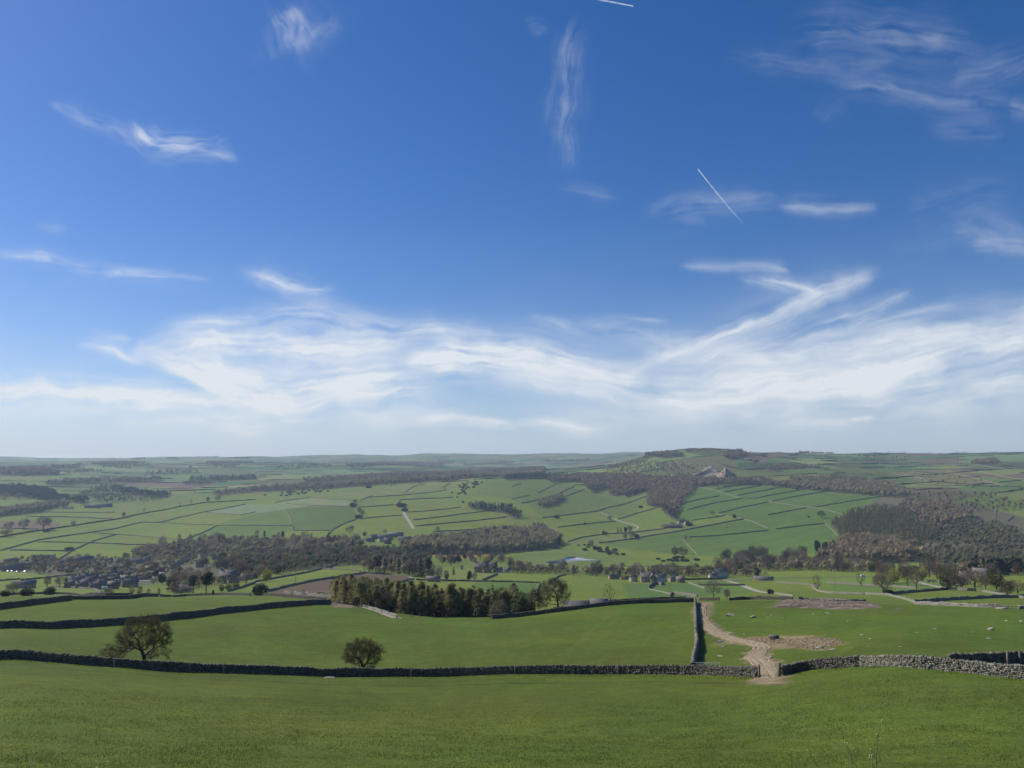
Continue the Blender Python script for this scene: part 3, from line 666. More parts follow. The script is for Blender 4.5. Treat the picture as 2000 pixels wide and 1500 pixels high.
stone_wall([(139,1171),(200,1171),(280,1169),(340,1165),(400,1163),(445,1162),(490,1164)], 'rough wall on the brow in front of the village trees', 1.2, stone=.5, gaps=.25)
stone_wall([(-40,1164),(0,1163),(60,1161),(110,1160),(160,1163),(178,1166),(255,1165)], 'low broken wall along the brow at the left edge', 1.2, rmin=285, stone=.5)
stone_wall([(508,1163),(560,1166),(620,1172),(650,1175)], 'low wall running to the field corner by the larches', 1.2, stone=.5)
stone_wall([(556,1158),(600,1163),(640,1168),(690,1176),(740,1186),(790,1203)], 'pale tumbled stone wall along the near side of the larch wood', 1.3, .9, 250, stone=.5, ragged=.3, mat=PALE)
stone_wall([(655,1178),(700,1184),(740,1195),(775,1207)], 'low pale wall beside the stony lane below the larches', .8, .6, stone=.5, mat=PALE)
stone_wall([(1786,1180),(1850,1183),(1920,1187),(1996,1190),(2060,1192)], 'tumbledown wall of gappy stones below the brow on the right', 1.25, .7, stone=.55, gaps=.33, ragged=.3, mat=PALE)
stone_wall([(955,1209),(1000,1206)], 'short tumbled wall end beside the larch wood', .9, .8, 225, stone=.45, gaps=.3)

# ---- walls in the valley fields: (line, label, height, rmin, material)
D, PW, HG = FARSTONE, PALEFAR, HEDGE
VALLEY = [
 ([(1787,1178),(1850,1173),(1920,1169),(2050,1168)], 'dark wall below the oval green field on the right', 1.5, 250, D),
 ([(1690,1161),(1735,1163),(1765,1170),(1787,1178)], 'pale wall slanting down to the corner of the oval field', 1.4, 300, PW),
 ([(1742,1161),(1800,1156),(1850,1152),(1905,1154)], 'dark wall curving along the top of the oval green field', 1.6, 300, D),
 ([(1910,1154),(1960,1163),(2000,1169)], 'pale wall closing the right end of the oval field', 1.4, 300, PW),
 ([(1585,1146),(1597,1155),(1620,1159),(1690,1161)], 'pale wall bending below the bare tree by the road', 1.4, 300, PW),
 ([(1560,1178),(1640,1177),(1690,1177)], 'low dark wall just beyond the heap of stony earth', 1.2, 250, D),
 ([(1615,1139),(1720,1145),(1790,1150)], 'dark wall between two bright fields beside the road', 1.4, 400, D),
 ([(1515,1138),(1560,1141),(1600,1145)], 'low wall by the long shed on the road', 1.3, 400, D),
 ([(1500,1158),(1530,1163),(1550,1165)], 'pale wall below the lane end', 1.3, 300, PW),
 ([(1048,1174),(1049,1155),(1055,1141)], 'dark wall beside the farm lane right of the larches', 1.6, 300, D),
 ([(1055,1139),(1000,1137),(930,1136),(860,1134),(812,1133)], 'thin wall along the top of the sheep field', 1.4, 400, D),
 ([(1074,1137),(1090,1127),(1106,1123)], 'dark curved wall rising to the tree belt above the big ash', 1.5, 400, D),
 ([(525,1156),(560,1147),(600,1138),(650,1130),(700,1122),(713,1119)], 'dark wall along the upper edge of the ploughed field', 1.5, 400, D),
 ([(713,1119),(760,1122),(800,1127),(808,1132)], 'pale wall at the far side of the ploughed field', 1.4, 400, PW),
 ([(808,1132),(785,1137),(755,1142)], 'dark wall at the right corner of the ploughed field', 1.5, 400, D),
 ([(445,1156),(480,1146),(500,1138),(550,1128),(600,1119),(650,1106),(660,1101)], 'dark wall climbing behind the upper green field by the village', 1.6, 400, D),
 ([(625,1112),(705,1117)], 'short dark wall left of the conifer clump', 1.3, 400, D),
 ([(0,1135),(38,1132)], 'short dark wall by the left edge below the village', 1.5, 450, D),
 ([(40,1134),(90,1129),(155,1122)], 'dark wall below the village gardens on the left', 1.5, 450, D),
 ([(100,1146),(150,1149),(185,1152),(198,1158)], 'curved dark wall in front of the lowest terrace', 1.3, 450, D),
 ([(942,1135),(955,1129),(972,1122)], 'dark garden wall running up to the manor', 1.8, 450, D),
 ([(1268,1150),(1275,1143),(1284,1141),(1292,1143),(1297,1140)], 'crooked shaded wall in the hollow below the row of houses', 2.6, 450, D),
 ([(1268,1151),(1290,1156),(1310,1161)], 'low broken wall dropping from the crooked shaded wall', 1.0, 400, PW),
 ([(1309,1166),(1313,1159),(1335,1162),(1362,1166)], 'dark wall corner by the telegraph pole behind the field wall', 1.6, 300, D),
 ([(1343,1138),(1360,1144),(1376,1150)], 'pale wall slanting from the row of houses', 1.4, 400, PW),
 ([(1365,1143),(1410,1144),(1455,1144)], 'dark hedge line below the white house', 1.6, 400, HG),
 ([(1335,1133),(1380,1132),(1420,1132)], 'dark hedge beside the row of houses', 1.8, 400, HG),
 ([(1200,1104),(1300,1107),(1400,1109),(1480,1112)], 'dark line of wall along the river meadow', 1.8, 900, D),
 ([(1650,1100),(1720,1101),(1785,1096)], 'dark wall under the foot of the right hand wood', 2.0, 900, D),
]
HILL = [
 ([(0,1050),(25,1045),(82,1036),(175,1022),(225,1015),(285,1002),(350,990),(400,982),(500,976)], 'long dark hedge line rising across the left hillside from the left edge', 2.6, HG),
 ([(0,1076),(70,1057),(75,1055),(150,1044),(180,1040),(225,1033),(240,1029),(278,1020),(315,1021),(416,1026)], 'long dark wall stepping up the left hill fields above the village', 2.2, D),
 ([(118,1091),(140,1076),(180,1058),(225,1045)], 'dark wall dropping straight to the left part of the village', 2.2, D),
 ([(18,1075),(95,1076),(132,1077)], 'level wall just above the rooftops at far left', 1.9, D),
 ([(75,1059),(140,1060),(180,1061),(255,1064),(325,1064)], 'level wall above the village pastures on the left', 1.9, D),
 ([(423,1027),(385,1045),(348,1059),(325,1066)], 'dark wall dropping to the tree belt above the village', 2.3, D),
 ([(423,1027),(500,1027),(570,1027)], 'level wall in the middle of the left hill', 1.9, D),
 ([(571,1026),(572,1037),(645,1037)], 'dark wall corner on the rounded hill field', 2.2, D),
 ([(636,1049),(650,1035),(670,1024),(697,1014)], 'dark wall curving down the side of the rounded hill field', 2.3, D),
 ([(572,1027),(566,1010),(553,996)], 'thin pale wall over the brow of the rounded hill field', 1.8, PW),
 ([(314,1020),(350,1011),(400,1000),(480,985)], 'dark wall running up to the pale green fields', 2.2, D),
 ([(400,1001),(470,1006),(500,1000)], 'thin wall under the pale green field', 1.7, D),
 ([(180,1041),(260,1046),(355,1054)], 'thin wall across the large left pasture', 1.5, D),
 ([(65,1000),(150,1001),(225,1001)], 'thin upper wall by the distant farm on the left', 1.8, D),
 ([(50,1009),(130,1010),(220,1014)], 'thin lower wall by the distant farm on the left', 1.8, D),
 ([(0,1032),(75,1034)], 'wall below the row of bare trees at the left edge', 1.9, D),
 ([(0,998),(40,990),(70,988)], 'dark wall in the hollow at the left edge', 2.0, D),
 ([(537,982),(570,976),(605,972),(640,975),(695,978)], 'wall along the top of the pale green field', 1.9, D),
 ([(560,984),(610,988),(640,989),(685,990)], 'wall along the bottom of the pale green field', 2.0, D),
 ([(701,991),(735,989),(770,986)], 'short dark wall right of the tree clump on the hill', 2.3, D),
 ([(702,1014),(740,1010),(785,1007)], 'short dark wall above the farm buildings', 2.1, D),
 ([(775,986),(782,977),(830,974),(885,972)], 'dark wall turning the corner above the pale lane', 2.5, D),
 ([(715,972),(790,967),(865,959),(872,955)], 'dark wall along the top strip of the middle hill', 2.4, D),
 ([(703,978),(727,968),(725,966)], 'short wall joining the top strips of the middle hill', 1.8, D),
 ([(790,963),(800,955),(815,948),(830,946)], 'thin wall crossing the upper pale pasture', 1.8, D),
 ([(865,953),(880,943)], 'short wall by the scrubby bank', 2.2, D),
 ([(795,1001),(850,997),(900,991)], 'uppermost of the parallel walls beside the scrubby bank', 2.3, D),
 ([(807,1016),(890,1006),(970,996)], 'middle one of the parallel walls on the strip fields', 2.5, D),
 ([(812,1028),(900,1020),(990,1010)], 'lowest one of the parallel walls on the strip fields', 2.5, D),
 ([(845,1039),(920,1035),(985,1029)], 'dark wall along the top of the riverside wood', 2.3, D),
 ([(990,1010),(992,1018),(1005,1024)], 'short wall at the right end of the strip fields', 2.2, D),
 ([(1018,983),(1032,981),(1060,974),(1087,966),(1122,950)], 'dark wall passing behind the small oval copse', 2.3, D),
 ([(1050,963),(1090,943)], 'faint slanting wall on the upper pasture', 1.9, D),
 ([(1000,975),(1033,968)], 'short slanting wall left of the oval copse', 1.9, D),
 ([(1000,951),(1017,944)], 'short dark wall at the top of the smooth pasture', 2.1, D),
 ([(1104,970),(1142,955)], 'slanting wall right of the oval copse', 2.1, D),
 ([(1060,1012),(1117,1005),(1165,999),(1190,991),(1207,988),(1262,970)], 'long dark wall rising from the dell to the beech wood', 2.5, D),
 ([(1207,1014),(1240,1004),(1290,990)], 'dark wall rising to the lower corner of the beech wood', 2.3, D),
 ([(1090,1030),(1140,1024),(1200,1018)], 'wall between the two pastures left of the lane', 2.2, D),
 ([(1170,1000),(1190,1008),(1205,1016),(1230,1022),(1247,1027)], 'pale wall along the lane to the cottages', 2.0, PW),
 ([(1108,1059),(1135,1050),(1185,1043),(1240,1040),(1300,1033)], 'dark wall along the top of the yellow green pasture', 2.3, D),
 ([(1170,1061),(1220,1055),(1275,1046),(1330,1037),(1400,1024),(1452,1014)], 'long dark wall under the yellow green pasture', 2.4, D),
 ([(1334,1052),(1345,1067),(1363,1084)], 'pale wall falling to the river trees from a small tree', 2.2, PW),
 ([(1345,1050),(1420,1045),(1500,1036)], 'dark wall across the lower striped field', 2.3, D),
 ([(1402,1004),(1420,1008),(1450,1013),(1475,1021),(1500,1032)], 'pale wall slanting down the middle of the striped hill', 2.2, PW),
 ([(1325,986),(1365,976),(1405,969)], 'dark wall below the mown corner by the beech wood', 2.7, D),
 ([(1342,996),(1400,982),(1453,973)], 'second dark wall below the mown corner', 2.7, D),
 ([(1403,1003),(1450,991),(1500,981)], 'dark wall meeting the pale wall on the striped hill', 2.5, D),
 ([(1365,951),(1410,943)], 'topmost short dark wall under the quarry trees', 2.5, D),
 ([(1366,952),(1395,957),(1425,967),(1455,975),(1475,973)], 'pale wall zigzagging down from the quarry trees', 2.0, PW),
 ([(1397,956),(1465,944)], 'dark wall under the left side of the quarry', 2.5, D),
 ([(1413,962),(1487,948)], 'dark wall under the right side of the quarry', 2.6, D),
 ([(1440,968),(1500,957),(1531,949)], 'dark wall high on the striped hill below the quarry', 2.6, D),
 ([(1475,974),(1515,966),(1550,960),(1581,953)], 'dark wall running to the left end of the grey wood', 2.6, D),
 ([(1350,1017),(1400,1010),(1416,1007)], 'dark wall above the cottages', 2.2, D),
 ([(1508,979),(1560,969),(1629,957)], 'dark wall crossing high below the grey wood', 2.6, D),
 ([(1592,991),(1650,981),(1732,969)], 'dark wall ending at the right tip of the grey wood', 2.6, D),
 ([(1500,1006),(1575,992)], 'dark wall in the middle of the right striped field', 2.4, D),
 ([(1515,1034),(1560,1028),(1610,1023)], 'dark wall running to the left corner of the big conifer wood', 2.5, D),
 ([(1500,980),(1575,990),(1600,993),(1650,1005)], 'thin pale wall crossing the right striped field', 1.6, PW),
 ([(1612,1023),(1625,1035),(1637,1047)], 'pale wall at the edge of the big conifer wood', 2.0, PW),
 ([(1765,926),(1790,932),(1817,942)], 'short pale wall on the far right hillside', 2.4, PW),
 ([(1850,920),(1900,933),(1962,949)], 'long pale wall slanting down the far right hillside', 2.4, PW),
 ([(1905,908),(1940,913),(1972,918)], 'short pale wall right of the mast', 2.6, PW),
 ([(1912,920),(1960,931),(2020,944)], 'pale wall reaching the right edge below the skyline', 2.4, PW),
 ([(1790,947),(1860,949),(1995,950)], 'thin dark wall across the far right hillside', 2.2, D),
 ([(1600,908),(1700,905),(1800,903),(1880,905)], 'level wall under the right skyline', 2.4, D),
 ([(1745,916),(1850,917)], 'level wall on the far hill left of the mast field', 2.2, D),
 ([(1500,914),(1560,915),(1610,912)], 'thin dark wall above the right hand heath', 2.2, D),
 ([(1946,993),(1944,1013)], 'short dark wall in the green field at the right edge', 1.1, D),
 ([(1968,1018),(1980,1009)], 'lone short wall at the right edge field', 2.2, D),
]
for pts, lab, h, rm, m in VALLEY: strip_wall(pts, lab, h * (1 if m is not PW else .8), .75 if m is D else .5 if m is PW else 1.6, rm, m, 'hedge' if m is HG else 'field wall', None, 'hedge' if m is HG else 'field_wall', 2.5)
for pts, lab, h, m in HILL: strip_wall(pts, lab, h * (.95 if m is not PW else .75), 1.5 if m is D else .85 if m is PW else 2.6, 1000, m, 'hedge' if m is HG else 'field wall', None, 'hedge' if m is HG else 'field_wall', 6.0)

# ---- hedges of the far patchwork, too many and too far to count
def far_hedges():
    V, Q, n = [], [], 0
    for k in range(5200):
        a = rng.uniform(-.62, .60); r = math.exp(rng.uniform(math.log(2750), math.log(9500)))
        x, y = r * math.sin(a), r * math.cos(a); i, j, fu, fv = far_cells(np.array([x]), np.array([y]))
        if min(fu[0], 1 - fu[0]) > .05 and min(fv[0], 1 - fv[0]) > .07: continue
        d = .35 if min(fv[0], 1 - fv[0]) < .07 else .35 + math.pi / 2
        L = rng.uniform(30, 75); h = rng.uniform(1.6, 3.2); t = np.linspace(-L, L, 5)
        px = x + t * math.cos(d); py = y + t * math.sin(d); z = height(px, py); w = .9
        nx, ny = -math.sin(d) * w, math.cos(d) * w; jit = rng.uniform(.6, 1.3, 5) * h
        for q in range(5):
            V += [[px[q] - nx, py[q] - ny, z[q] - 1], [px[q], py[q], z[q] + jit[q]], [px[q] + nx, py[q] + ny, z[q] - 1]]
        for q in range(4):
            b = n + q * 3; Q += [(b, b + 3, b + 4, b + 1), (b + 1, b + 4, b + 5, b + 2)]
        n += 15
    tag(link('hedgerows', mesh_np('hedgerows', np.array(V), None, Q, [HEDGE])), 'dark hedges and walls dividing the hazy far fields', 'hedgerows', kind='stuff')
far_hedges()

# ------------------------------------------------------------------ tracks, lanes and roads
def sheet(name, pts, half, mat, label, rmin=2, lift=.05, ruts=0.0, cols=3, step=3.0, ragged=.0, kind='structure', sm=2):
    P = densify(smooth_line(gpoly(pts, rmin), sm), step); n = len(P); V = []
    ts = np.linspace(-1, 1, cols); s = np.linspace(0, 1, n); hw = np.interp(s, np.linspace(0, 1, len(half)), half) if hasattr(half, '__len__') else np.full(n, half)
    for i in range(n):
        d = P[min(i + 2, n - 1)] - P[max(i - 2, 0)]; nr = np.array([-d[1], d[0]]) / (np.hypot(d[0], d[1]) + 1e-9)
        wv = hw[i] * (1 + ragged * vnoise(np.array([i * step / 2.3]), np.array([.5]), 3)[0])
        wv2 = hw[i] * (1 + ragged * vnoise(np.array([i * step / 2.3]), np.array([9.5]), 4)[0])
        for t in ts:
            w = wv if t < 0 else wv2; x, y = P[i, 0] + nr[0] * w * t, P[i, 1] + nr[1] * w * t; z = lift
            if ruts: z = (.13 - .2 * max(0, (i - n + 8) / 8)) - ruts * (max(0, math.cos((t + .16 * vnoise(np.array([i * .06]), np.array([t * 1.5]), 12)[0]) * math.pi * 3.1)) ** 2) * (.55 + .6 * vnoise(np.array([i * .09]), np.array([t * 2.2]), 8)[0]) - .18 * max(0, abs(t) - .86) / .14 + rng.uniform(-.02, .02)
            V.append([x, y, float(height(x, y)) + z])
    Q = [(i * cols + j, i * cols + j + 1, (i + 1) * cols + j + 1, (i + 1) * cols + j) for i in range(n - 1) for j in range(cols - 1)]
    o = link(name, mesh_np(name, np.array(V), None, np.array(Q)[:, ::-1], [mat], smooth=False)); return tag(o, label, None, None, kind)
MUD = simple('churned_mud', (.36, .29, .19), (.20, .155, .10), 2.6, .95, .1, bstr=.6)
LANE = simple('stony_lane', (.40, .36, .29), (.27, .24, .19), 1.2)
TARMAC = simple('worn_tarmac', (.15, .15, .155), (.11, .11, .115), .3)
sheet('track', TRACK, [1.0,.95,1.0,1.2,1.35,1.4,1.4,1.5,1.6,1.6,1.6,1.7,1.7], MUD, 'rutted brown mud track winding from the gateway up to the far wall', 2, .05, .2, 25, .45, .34)
sheet('track', [(662,1177),(690,1182),(730,1192),(776,1208)], [1.4,1.6,1.6], LANE, 'pale stony lane beside the larch wood', 2, .06, 0, 5, 2.0, .2)
sheet('road', [(1380,1137),(1480,1131),(1560,1128.5),(1640,1127),(1725,1127)], 4.5, TARMAC, 'grey main road crossing the valley floor', 500, .25, 0, 3, 10)
sheet('road', [(283,1135),(300,1124),(318,1113),(333,1103)], [5.5,5,5], LANE, 'pale village street climbing between the houses', 600, .3, 0, 3, 6)
sheet('lane', [(1412,1131),(1425,1136),(1445,1141),(1458,1147),(1475,1154),(1500,1159)], [2.5,2.5,2.5], LANE, 'pale curving drive from the white house', 400, .2, 0, 3, 4)
sheet('lane', [(787,992),(789,1004),(797,1015),(803,1025),(807,1033)], 3.6, LANE, 'pale farm lane dropping to the farm', 1200, .3, 0, 3, 6)
sheet('lane', [(1860,1140),(1800,1135),(1790,1137),(1830,1146),(1850,1150)], 2.5, LANE, 'pale drive looping under the yellow willows', 400, .2, 0, 3, 5)
sheet('lane', [(1172,1000),(1193,1010),(1208,1018),(1248,1028),(1244,1034),(1234,1036)], 2.6, LANE, 'pale lane curving down the pasture to the cottages', 1200, .3, 0, 3, 6)
sheet('lane', [(498,1140),(530,1130),(560,1126),(600,1117)], 2.0, LANE, 'pale drive beside the big house', 600, .2, 0, 3, 5)
# ------------------------------------------------------------------ tree prototypes
def unit(v): return v / (np.linalg.norm(v, axis=-1, keepdims=True) + 1e-9)

def slivers(P, D, L, w):
    """thin triangles standing for twigs or needles: base P, direction D, length L, width w"""
    n = len(P); D = unit(D); S = unit(np.cross(D, rng.normal(size=(n, 3)))) * (np.asarray(w) / 2).reshape(-1, 1)
    V = np.stack([P - S, P + S, P + D * np.asarray(L).reshape(-1, 1)], 1).reshape(-1, 3)
    return V, np.arange(n * 3).reshape(-1, 3)

def leaves(P, size):
    """small randomly turned leaf faces"""
    n = len(P); a = unit(rng.normal(size=(n, 3))); b = unit(np.cross(a, rng.normal(size=(n, 3)))); s = np.asarray(size).reshape(-1, 1) * rng.uniform(.6, 1.3, (n, 1))
    V = np.stack([P - a * s, P + b * s * .8, P + a * s, P - b * s * .8], 1).reshape(-1, 3)
    return V, np.arange(n * 4).reshape(-1, 4)

def in_lobes(n, lobes, shell=.0):
    """random points inside a set of ellipsoids (centre, radii)"""
    vol = np.array([r[0] * r[1] * r[2] for c, r in lobes]) ** .8; k = rng.choice(len(lobes), n, p=vol / vol.sum())
    d = unit(rng.normal(size=(n, 3))); rad = rng.uniform(shell, 1, (n, 1)) ** (1 / 2.2)
    C = np.array([c for c, r in lobes])[k]; Rr = np.array([r for c, r in lobes])[k]
    return C + d * rad * Rr

def grow(trunk, targets, bf=.45, seg=1.0):
    """branch skeleton: every target is joined to the cheapest earlier node"""
    N = [np.array(trunk[0], float)]; par = [-1]; pl = [0.0]
    for p in trunk[1:]:
        par.append(len(N) - 1); pl.append(pl[-1] + np.linalg.norm(np.array(p) - N[-1])); N.append(np.array(p, float))
    first = max(1, len(trunk) // 3)
    T = np.asarray(targets); T = T[np.argsort(np.linalg.norm(T - np.array(trunk[-1]), axis=1))]
    for t in T:
        A = np.array(N[first:]); d = np.linalg.norm(A - t, axis=1) ; c = d + bf * np.array(pl[first:]) + .6 * np.maximum(0, A[:, 2] - t[2])
        i = int(np.argmin(c)) + first; a = N[i]; dd = np.linalg.norm(t - a); n = max(1, int(dd / seg)); pa = i
        for k in range(1, n + 1):
            q = a + (t - a) * k / n; 
            if k < n: q = q + rng.normal(0, .10 * seg, 3) + np.array([0, 0, .12 * seg * math.sin(math.pi * k / n)])
            N.append(q); par.append(pa); pl.append(pl[pa] + dd / n); pa = len(N) - 1
    N = np.array(N); par = np.array(par); cnt = np.ones(len(N))
    for i in range(len(N) - 1, 0, -1): cnt[par[i]] += cnt[i]
    return N, par, cnt

def branch_mesh(mb, N, par, rad, sel, k=5):
    for i in np.nonzero(sel)[0]:
        p = par[i]
        if p < 0: continue
        a, b = N[p], N[i]; d = unit(b - a); u = np.cross(d, [.31, .9, .2]); u = u / (np.linalg.norm(u) + 1e-9); v = np.cross(d, u)
        t = np.arange(k) * 2 * math.pi / k; ring = np.cos(t)[:, None] * u + np.sin(t)[:, None] * v
        ra = min(rad[p], rad[i] * 1.6)
        V = np.concatenate([a + ring * ra, b + ring * rad[i]])
        mb.add(V, quads=[(j, (j + 1) % k, k + (j + 1) % k, k + j) for j in range(k)])

BARK = simple('bark', (.085, .072, .056), (.045, .038, .030), 4, .95, .1)
TWIG = simple('bare_twigs', (.255, .205, .140), (.155, .124, .085), .9, .95, .05, objvar=.28, thru=.42)
TWIGD = simple('dark_twigs', (.135, .115, .078), (.075, .065, .045), 1.2, .95, .05, objvar=.15, thru=.42)
PALETW = simple('pale_twigs', (.24, .21, .17), (.16, .14, .11), 1.0, .95, .05, objvar=.2, thru=.42)
REDTW = simple('reddish_twigs', (.20, .14, .10), (.12, .085, .065), 1.0, .95, .05, objvar=.2, thru=.42)
CONIF = simple('conifer_needles', (.052, .066, .042), (.024, .034, .022), .8, .95, .08, objvar=.25, thru=.42)
LARCH = simple('larch_twigs', (.40, .36, .165), (.27, .245, .115), .45, .95, .05, objvar=.22, thru=.55)
EVER = simple('evergreen_leaves', (.055, .072, .034), (.026, .036, .018), .9, .8, .15, objvar=.3, thru=.42)
OLIVE = simple('budding_leaves', (.135, .140, .050), (.075, .082, .032), .8, .9, .1, objvar=.25, thru=.42)
YELLOW = simple('willow_leaves', (.40, .37, .060), (.25, .235, .045), .8, .9, .1, objvar=.12, thru=.42)
GORSE = simple('scrub', (.080, .075, .042), (.038, .038, .022), .6, .95, .08, objvar=.3, thru=.42)
BLOSSOM = simple('blossom', (.42, .38, .32), (.25, .22, .17), .8, .9, .1, objvar=.15, thru=.42)

def bare_arrays(h, lobes, trunk, nt, ntw, tl, tw, r0, seg=1.0, bf=.4, thick=.05, up=.35, k=5):
    T = in_lobes(nt, lobes, .25); N, par, cnt = grow(trunk, T, bf, seg); rad = np.maximum(r0 * (cnt / cnt.max()) ** .5, r0 * .035)
    big = rad > thick
    a = MB(); branch_mesh(a, N, par, rad, big, k); b = MB(); branch_mesh(b, N, par, rad, ~big, 3)
    c = N[~big]
    if len(c) < 4: c = N
    i = rng.integers(0, len(c), ntw); P = c[i] + rng.normal(0, tl * .45, (ntw, 3)); cen = np.mean([l[0] for l in lobes], 0)
    D = unit(P - cen) + rng.normal(0, .55, (ntw, 3)) + np.array([0, 0, up])
    V, F = slivers(P, D, rng.uniform(.6, 1.3, ntw) * tl, rng.uniform(.7, 1.3, ntw) * tw); b.add(V, tris=F)
    return a, b

def make_proto(a, b, bark, crown, h):
    return dict(trunk=a.mesh('trunk', [bark]), crown=b.mesh('crown', [crown]), h=h)

def trunkline(h, lean=0.0, n=4): return [np.array([lean * (i / n) ** 1.4 * h, .03 * h * math.sin(i), h * i / n - .3 * (i == 0)]) for i in range(n + 1)]

PROTO = {}
def pro(kind, fn): PROTO.setdefault(kind, []).append(fn)
# broad leafless crowns (all about 12 m tall before scaling)
for v in range(4):
    w = [4.6, 5.4, 3.9, 5.0][v]
    lobes = [((0, 0, 7.0), (w, w, 5.0))] + [((rng.uniform(-.55, .55) * w, rng.uniform(-.55, .55) * w, rng.uniform(6, 9.2)), (w * .5, w * .5, 2.4)) for _ in range(5)]
    sh = bare_arrays(12, lobes, trunkline(3.4, rng.uniform(-.1, .1)), 150, 2300, 1.15, .13, .34)
    pro('bare', make_proto(*sh, BARK, TWIG, 12)); p = PROTO['bare'][-1]
    for nm, cm in (('bare_dark', TWIGD), ('bare_pale', PALETW), ('bare_red', REDTW)):
        c2 = p['crown'].copy(); c2.materials[0] = cm; pro(nm, dict(trunk=p['trunk'], crown=c2, h=12))
for v in range(2):          # tall narrow leafless
    lobes = [((0, 0, 8), (2.4, 2.4, 5.5)), ((.7, .3, 10.5), (1.6, 1.6, 2.8)), ((-.8, -.4, 6), (1.8, 1.8, 2.6))]
    pro('slim', make_proto(*bare_arrays(13, lobes, trunkline(4.5), 100, 1500, 1.1, .12, .26), BARK, TWIG, 13.2))
for v in range(2):          # sparse
    lobes = [((0, 0, 7), (3.6, 3.6, 4.8)), ((1.8, 0, 8.5), (2, 2, 2.6)), ((-1.6, .5, 6.5), (2.2, 2.2, 2.4))]
    pro('sparse', make_proto(*bare_arrays(12, lobes, trunkline(3.2, .05), 75, 420, 1.1, .075, .3, thick=.06), BARK, TWIGD, 12))
def round_ever(w, h, n, size, base=.12):
    lobes = [((0, 0, h * .55), (w, w, h * .44))] + [((rng.uniform(-.6, .6) * w, rng.uniform(-.6, .6) * w, h * rng.uniform(.3, .8)), (w * .5, w * .5, h * .22)) for _ in range(7)]
    a = MB(); a.tube([(0, 0, -.3), (0, 0, h * .3), (.1, 0, h * .55)], [h * .035, h * .028, h * .012], 6)
    P = in_lobes(n, lobes, .45); P = P[P[:, 2] > h * base * .4]; V, F = leaves(P, np.full(len(P), size)); b = MB(); b.add(V, quads=F); return a, b
for v in range(3):
    pro('ever', make_proto(*round_ever([3.4, 4.2, 2.8][v], [9, 9, 10][v], 1100, .46), BARK, EVER, [9.2, 9.2, 10.2][v]))
for v in range(2):
    a, b = round_ever(3.8, 9, 900, .38); pro('olive', make_proto(a, b, BARK, OLIVE, 9.2)); c2 = b.mesh('crown', [YELLOW]); pro('yellow', dict(trunk=PROTO['olive'][-1]['trunk'], crown=c2, h=9.2))
for v in range(3):          # low bushes
    lobes = [((0, 0, 1.2), (2.2, 2.2, 1.3))] + [((rng.uniform(-1.3, 1.3), rng.uniform(-1.3, 1.3), rng.uniform(.8, 2)), (1.1, 1.1, .9)) for _ in range(4)]
    P = in_lobes(520, lobes, .3); P[:, 2] = np.abs(P[:, 2]); V, F = leaves(P, np.full(len(P), .26)); b = MB(); b.add(V, quads=F)
    P = in_lobes(420, lobes, .5); V, F = slivers(P, P - np.array([0, 0, .6]) + rng.normal(0, .4, P.shape), rng.uniform(.3, .7, 420), np.full(420, .07)); b.add(V, tris=F)
    a = MB()
    for _ in range(4): q = rng.uniform(-.8, .8, 2); a.tube([(0, 0, -.2), (q[0] * .5, q[1] * .5, .8), (q[0], q[1], 1.6)], [.10, .07, .03], 4)
    pro('bush', make_proto(a, b, BARK, GORSE, 2.7))
    for nm, cm in (('bush_dark', EVER), ('bush_olive', OLIVE), ('bush_pale', BLOSSOM)):
        c2 = b.mesh('crown', [cm]); pro(nm, dict(trunk=PROTO['bush'][-1]['trunk'], crown=c2, h=2.7))
def conifer(h, w, n, droop, L, wd, top=1.0, gap=.0, base=.08, pw=.75):
    a = MB(); a.tube([(0, 0, -.3), (.05, 0, h * .5), (0, .04, h * .985)], [h * .018, h * .011, h * .002], 6)
    b = MB(); t = rng.uniform(base, 1, n) ** .85; ang = rng.uniform(0, 2 * math.pi, n)
    nb = 46; bt = rng.uniform(base, .98, nb); ba = rng.uniform(0, 2 * math.pi, nb); bl = rng.uniform(.6, 1.15, nb)
    i = rng.integers(0, nb, int(n * .8)); s = rng.uniform(.12, 1, len(i)); tz = bt[i]; rr = w * (1 - tz) ** pw * bl[i] * s + .12
    P = np.stack([np.cos(ba[i]) * rr, np.sin(ba[i]) * rr, h * tz - droop * rr * s], 1) + rng.normal(0, .14 * w / 2.4, (len(i), 3))
    D = np.stack([np.cos(ba[i]), np.sin(ba[i]), np.full(len(i), -droop * .8)], 1) + rng.normal(0, .45, (len(i), 3))
    V, F = slivers(P, D, rng.uniform(.6, 1.3, len(i)) * L, rng.uniform(.7, 1.3, len(i)) * wd); b.add(V, tris=F)
    m = n - len(i); tz = t[:m]; rr = w * (1 - tz) ** .8 * rng.uniform(.3, 1, m); P = np.stack([np.cos(ang[:m]) * rr, np.sin(ang[:m]) * rr, h * tz], 1)
    V, F = slivers(P, np.stack([np.cos(ang[:m]), np.sin(ang[:m]), np.full(m, -.3)], 1), np.full(m, L), np.full(m, wd)); b.add(V, tris=F)
    for q in range(nb):
        r_ = w * (1 - bt[q]) ** .75 * bl[q]; e = np.array([math.cos(ba[q]) * r_, math.sin(ba[q]) * r_, h * bt[q] - droop * r_]); b.tube([(0, 0, h * bt[q]), tuple(e)], [h * .004, h * .001], 3, False)
    return a, b
for v in range(3): pro('conifer', make_proto(*conifer(14, [3.0, 2.5, 3.5][v], 1500, .32, .75, .28), BARK, CONIF, 14))
for v in range(4): pro('larch', make_proto(*conifer(15, [3.4, 2.9, 3.8, 3.1][v], 3300, .20, .95, .15, base=.02, pw=1.05), BARK, LARCH, 15))
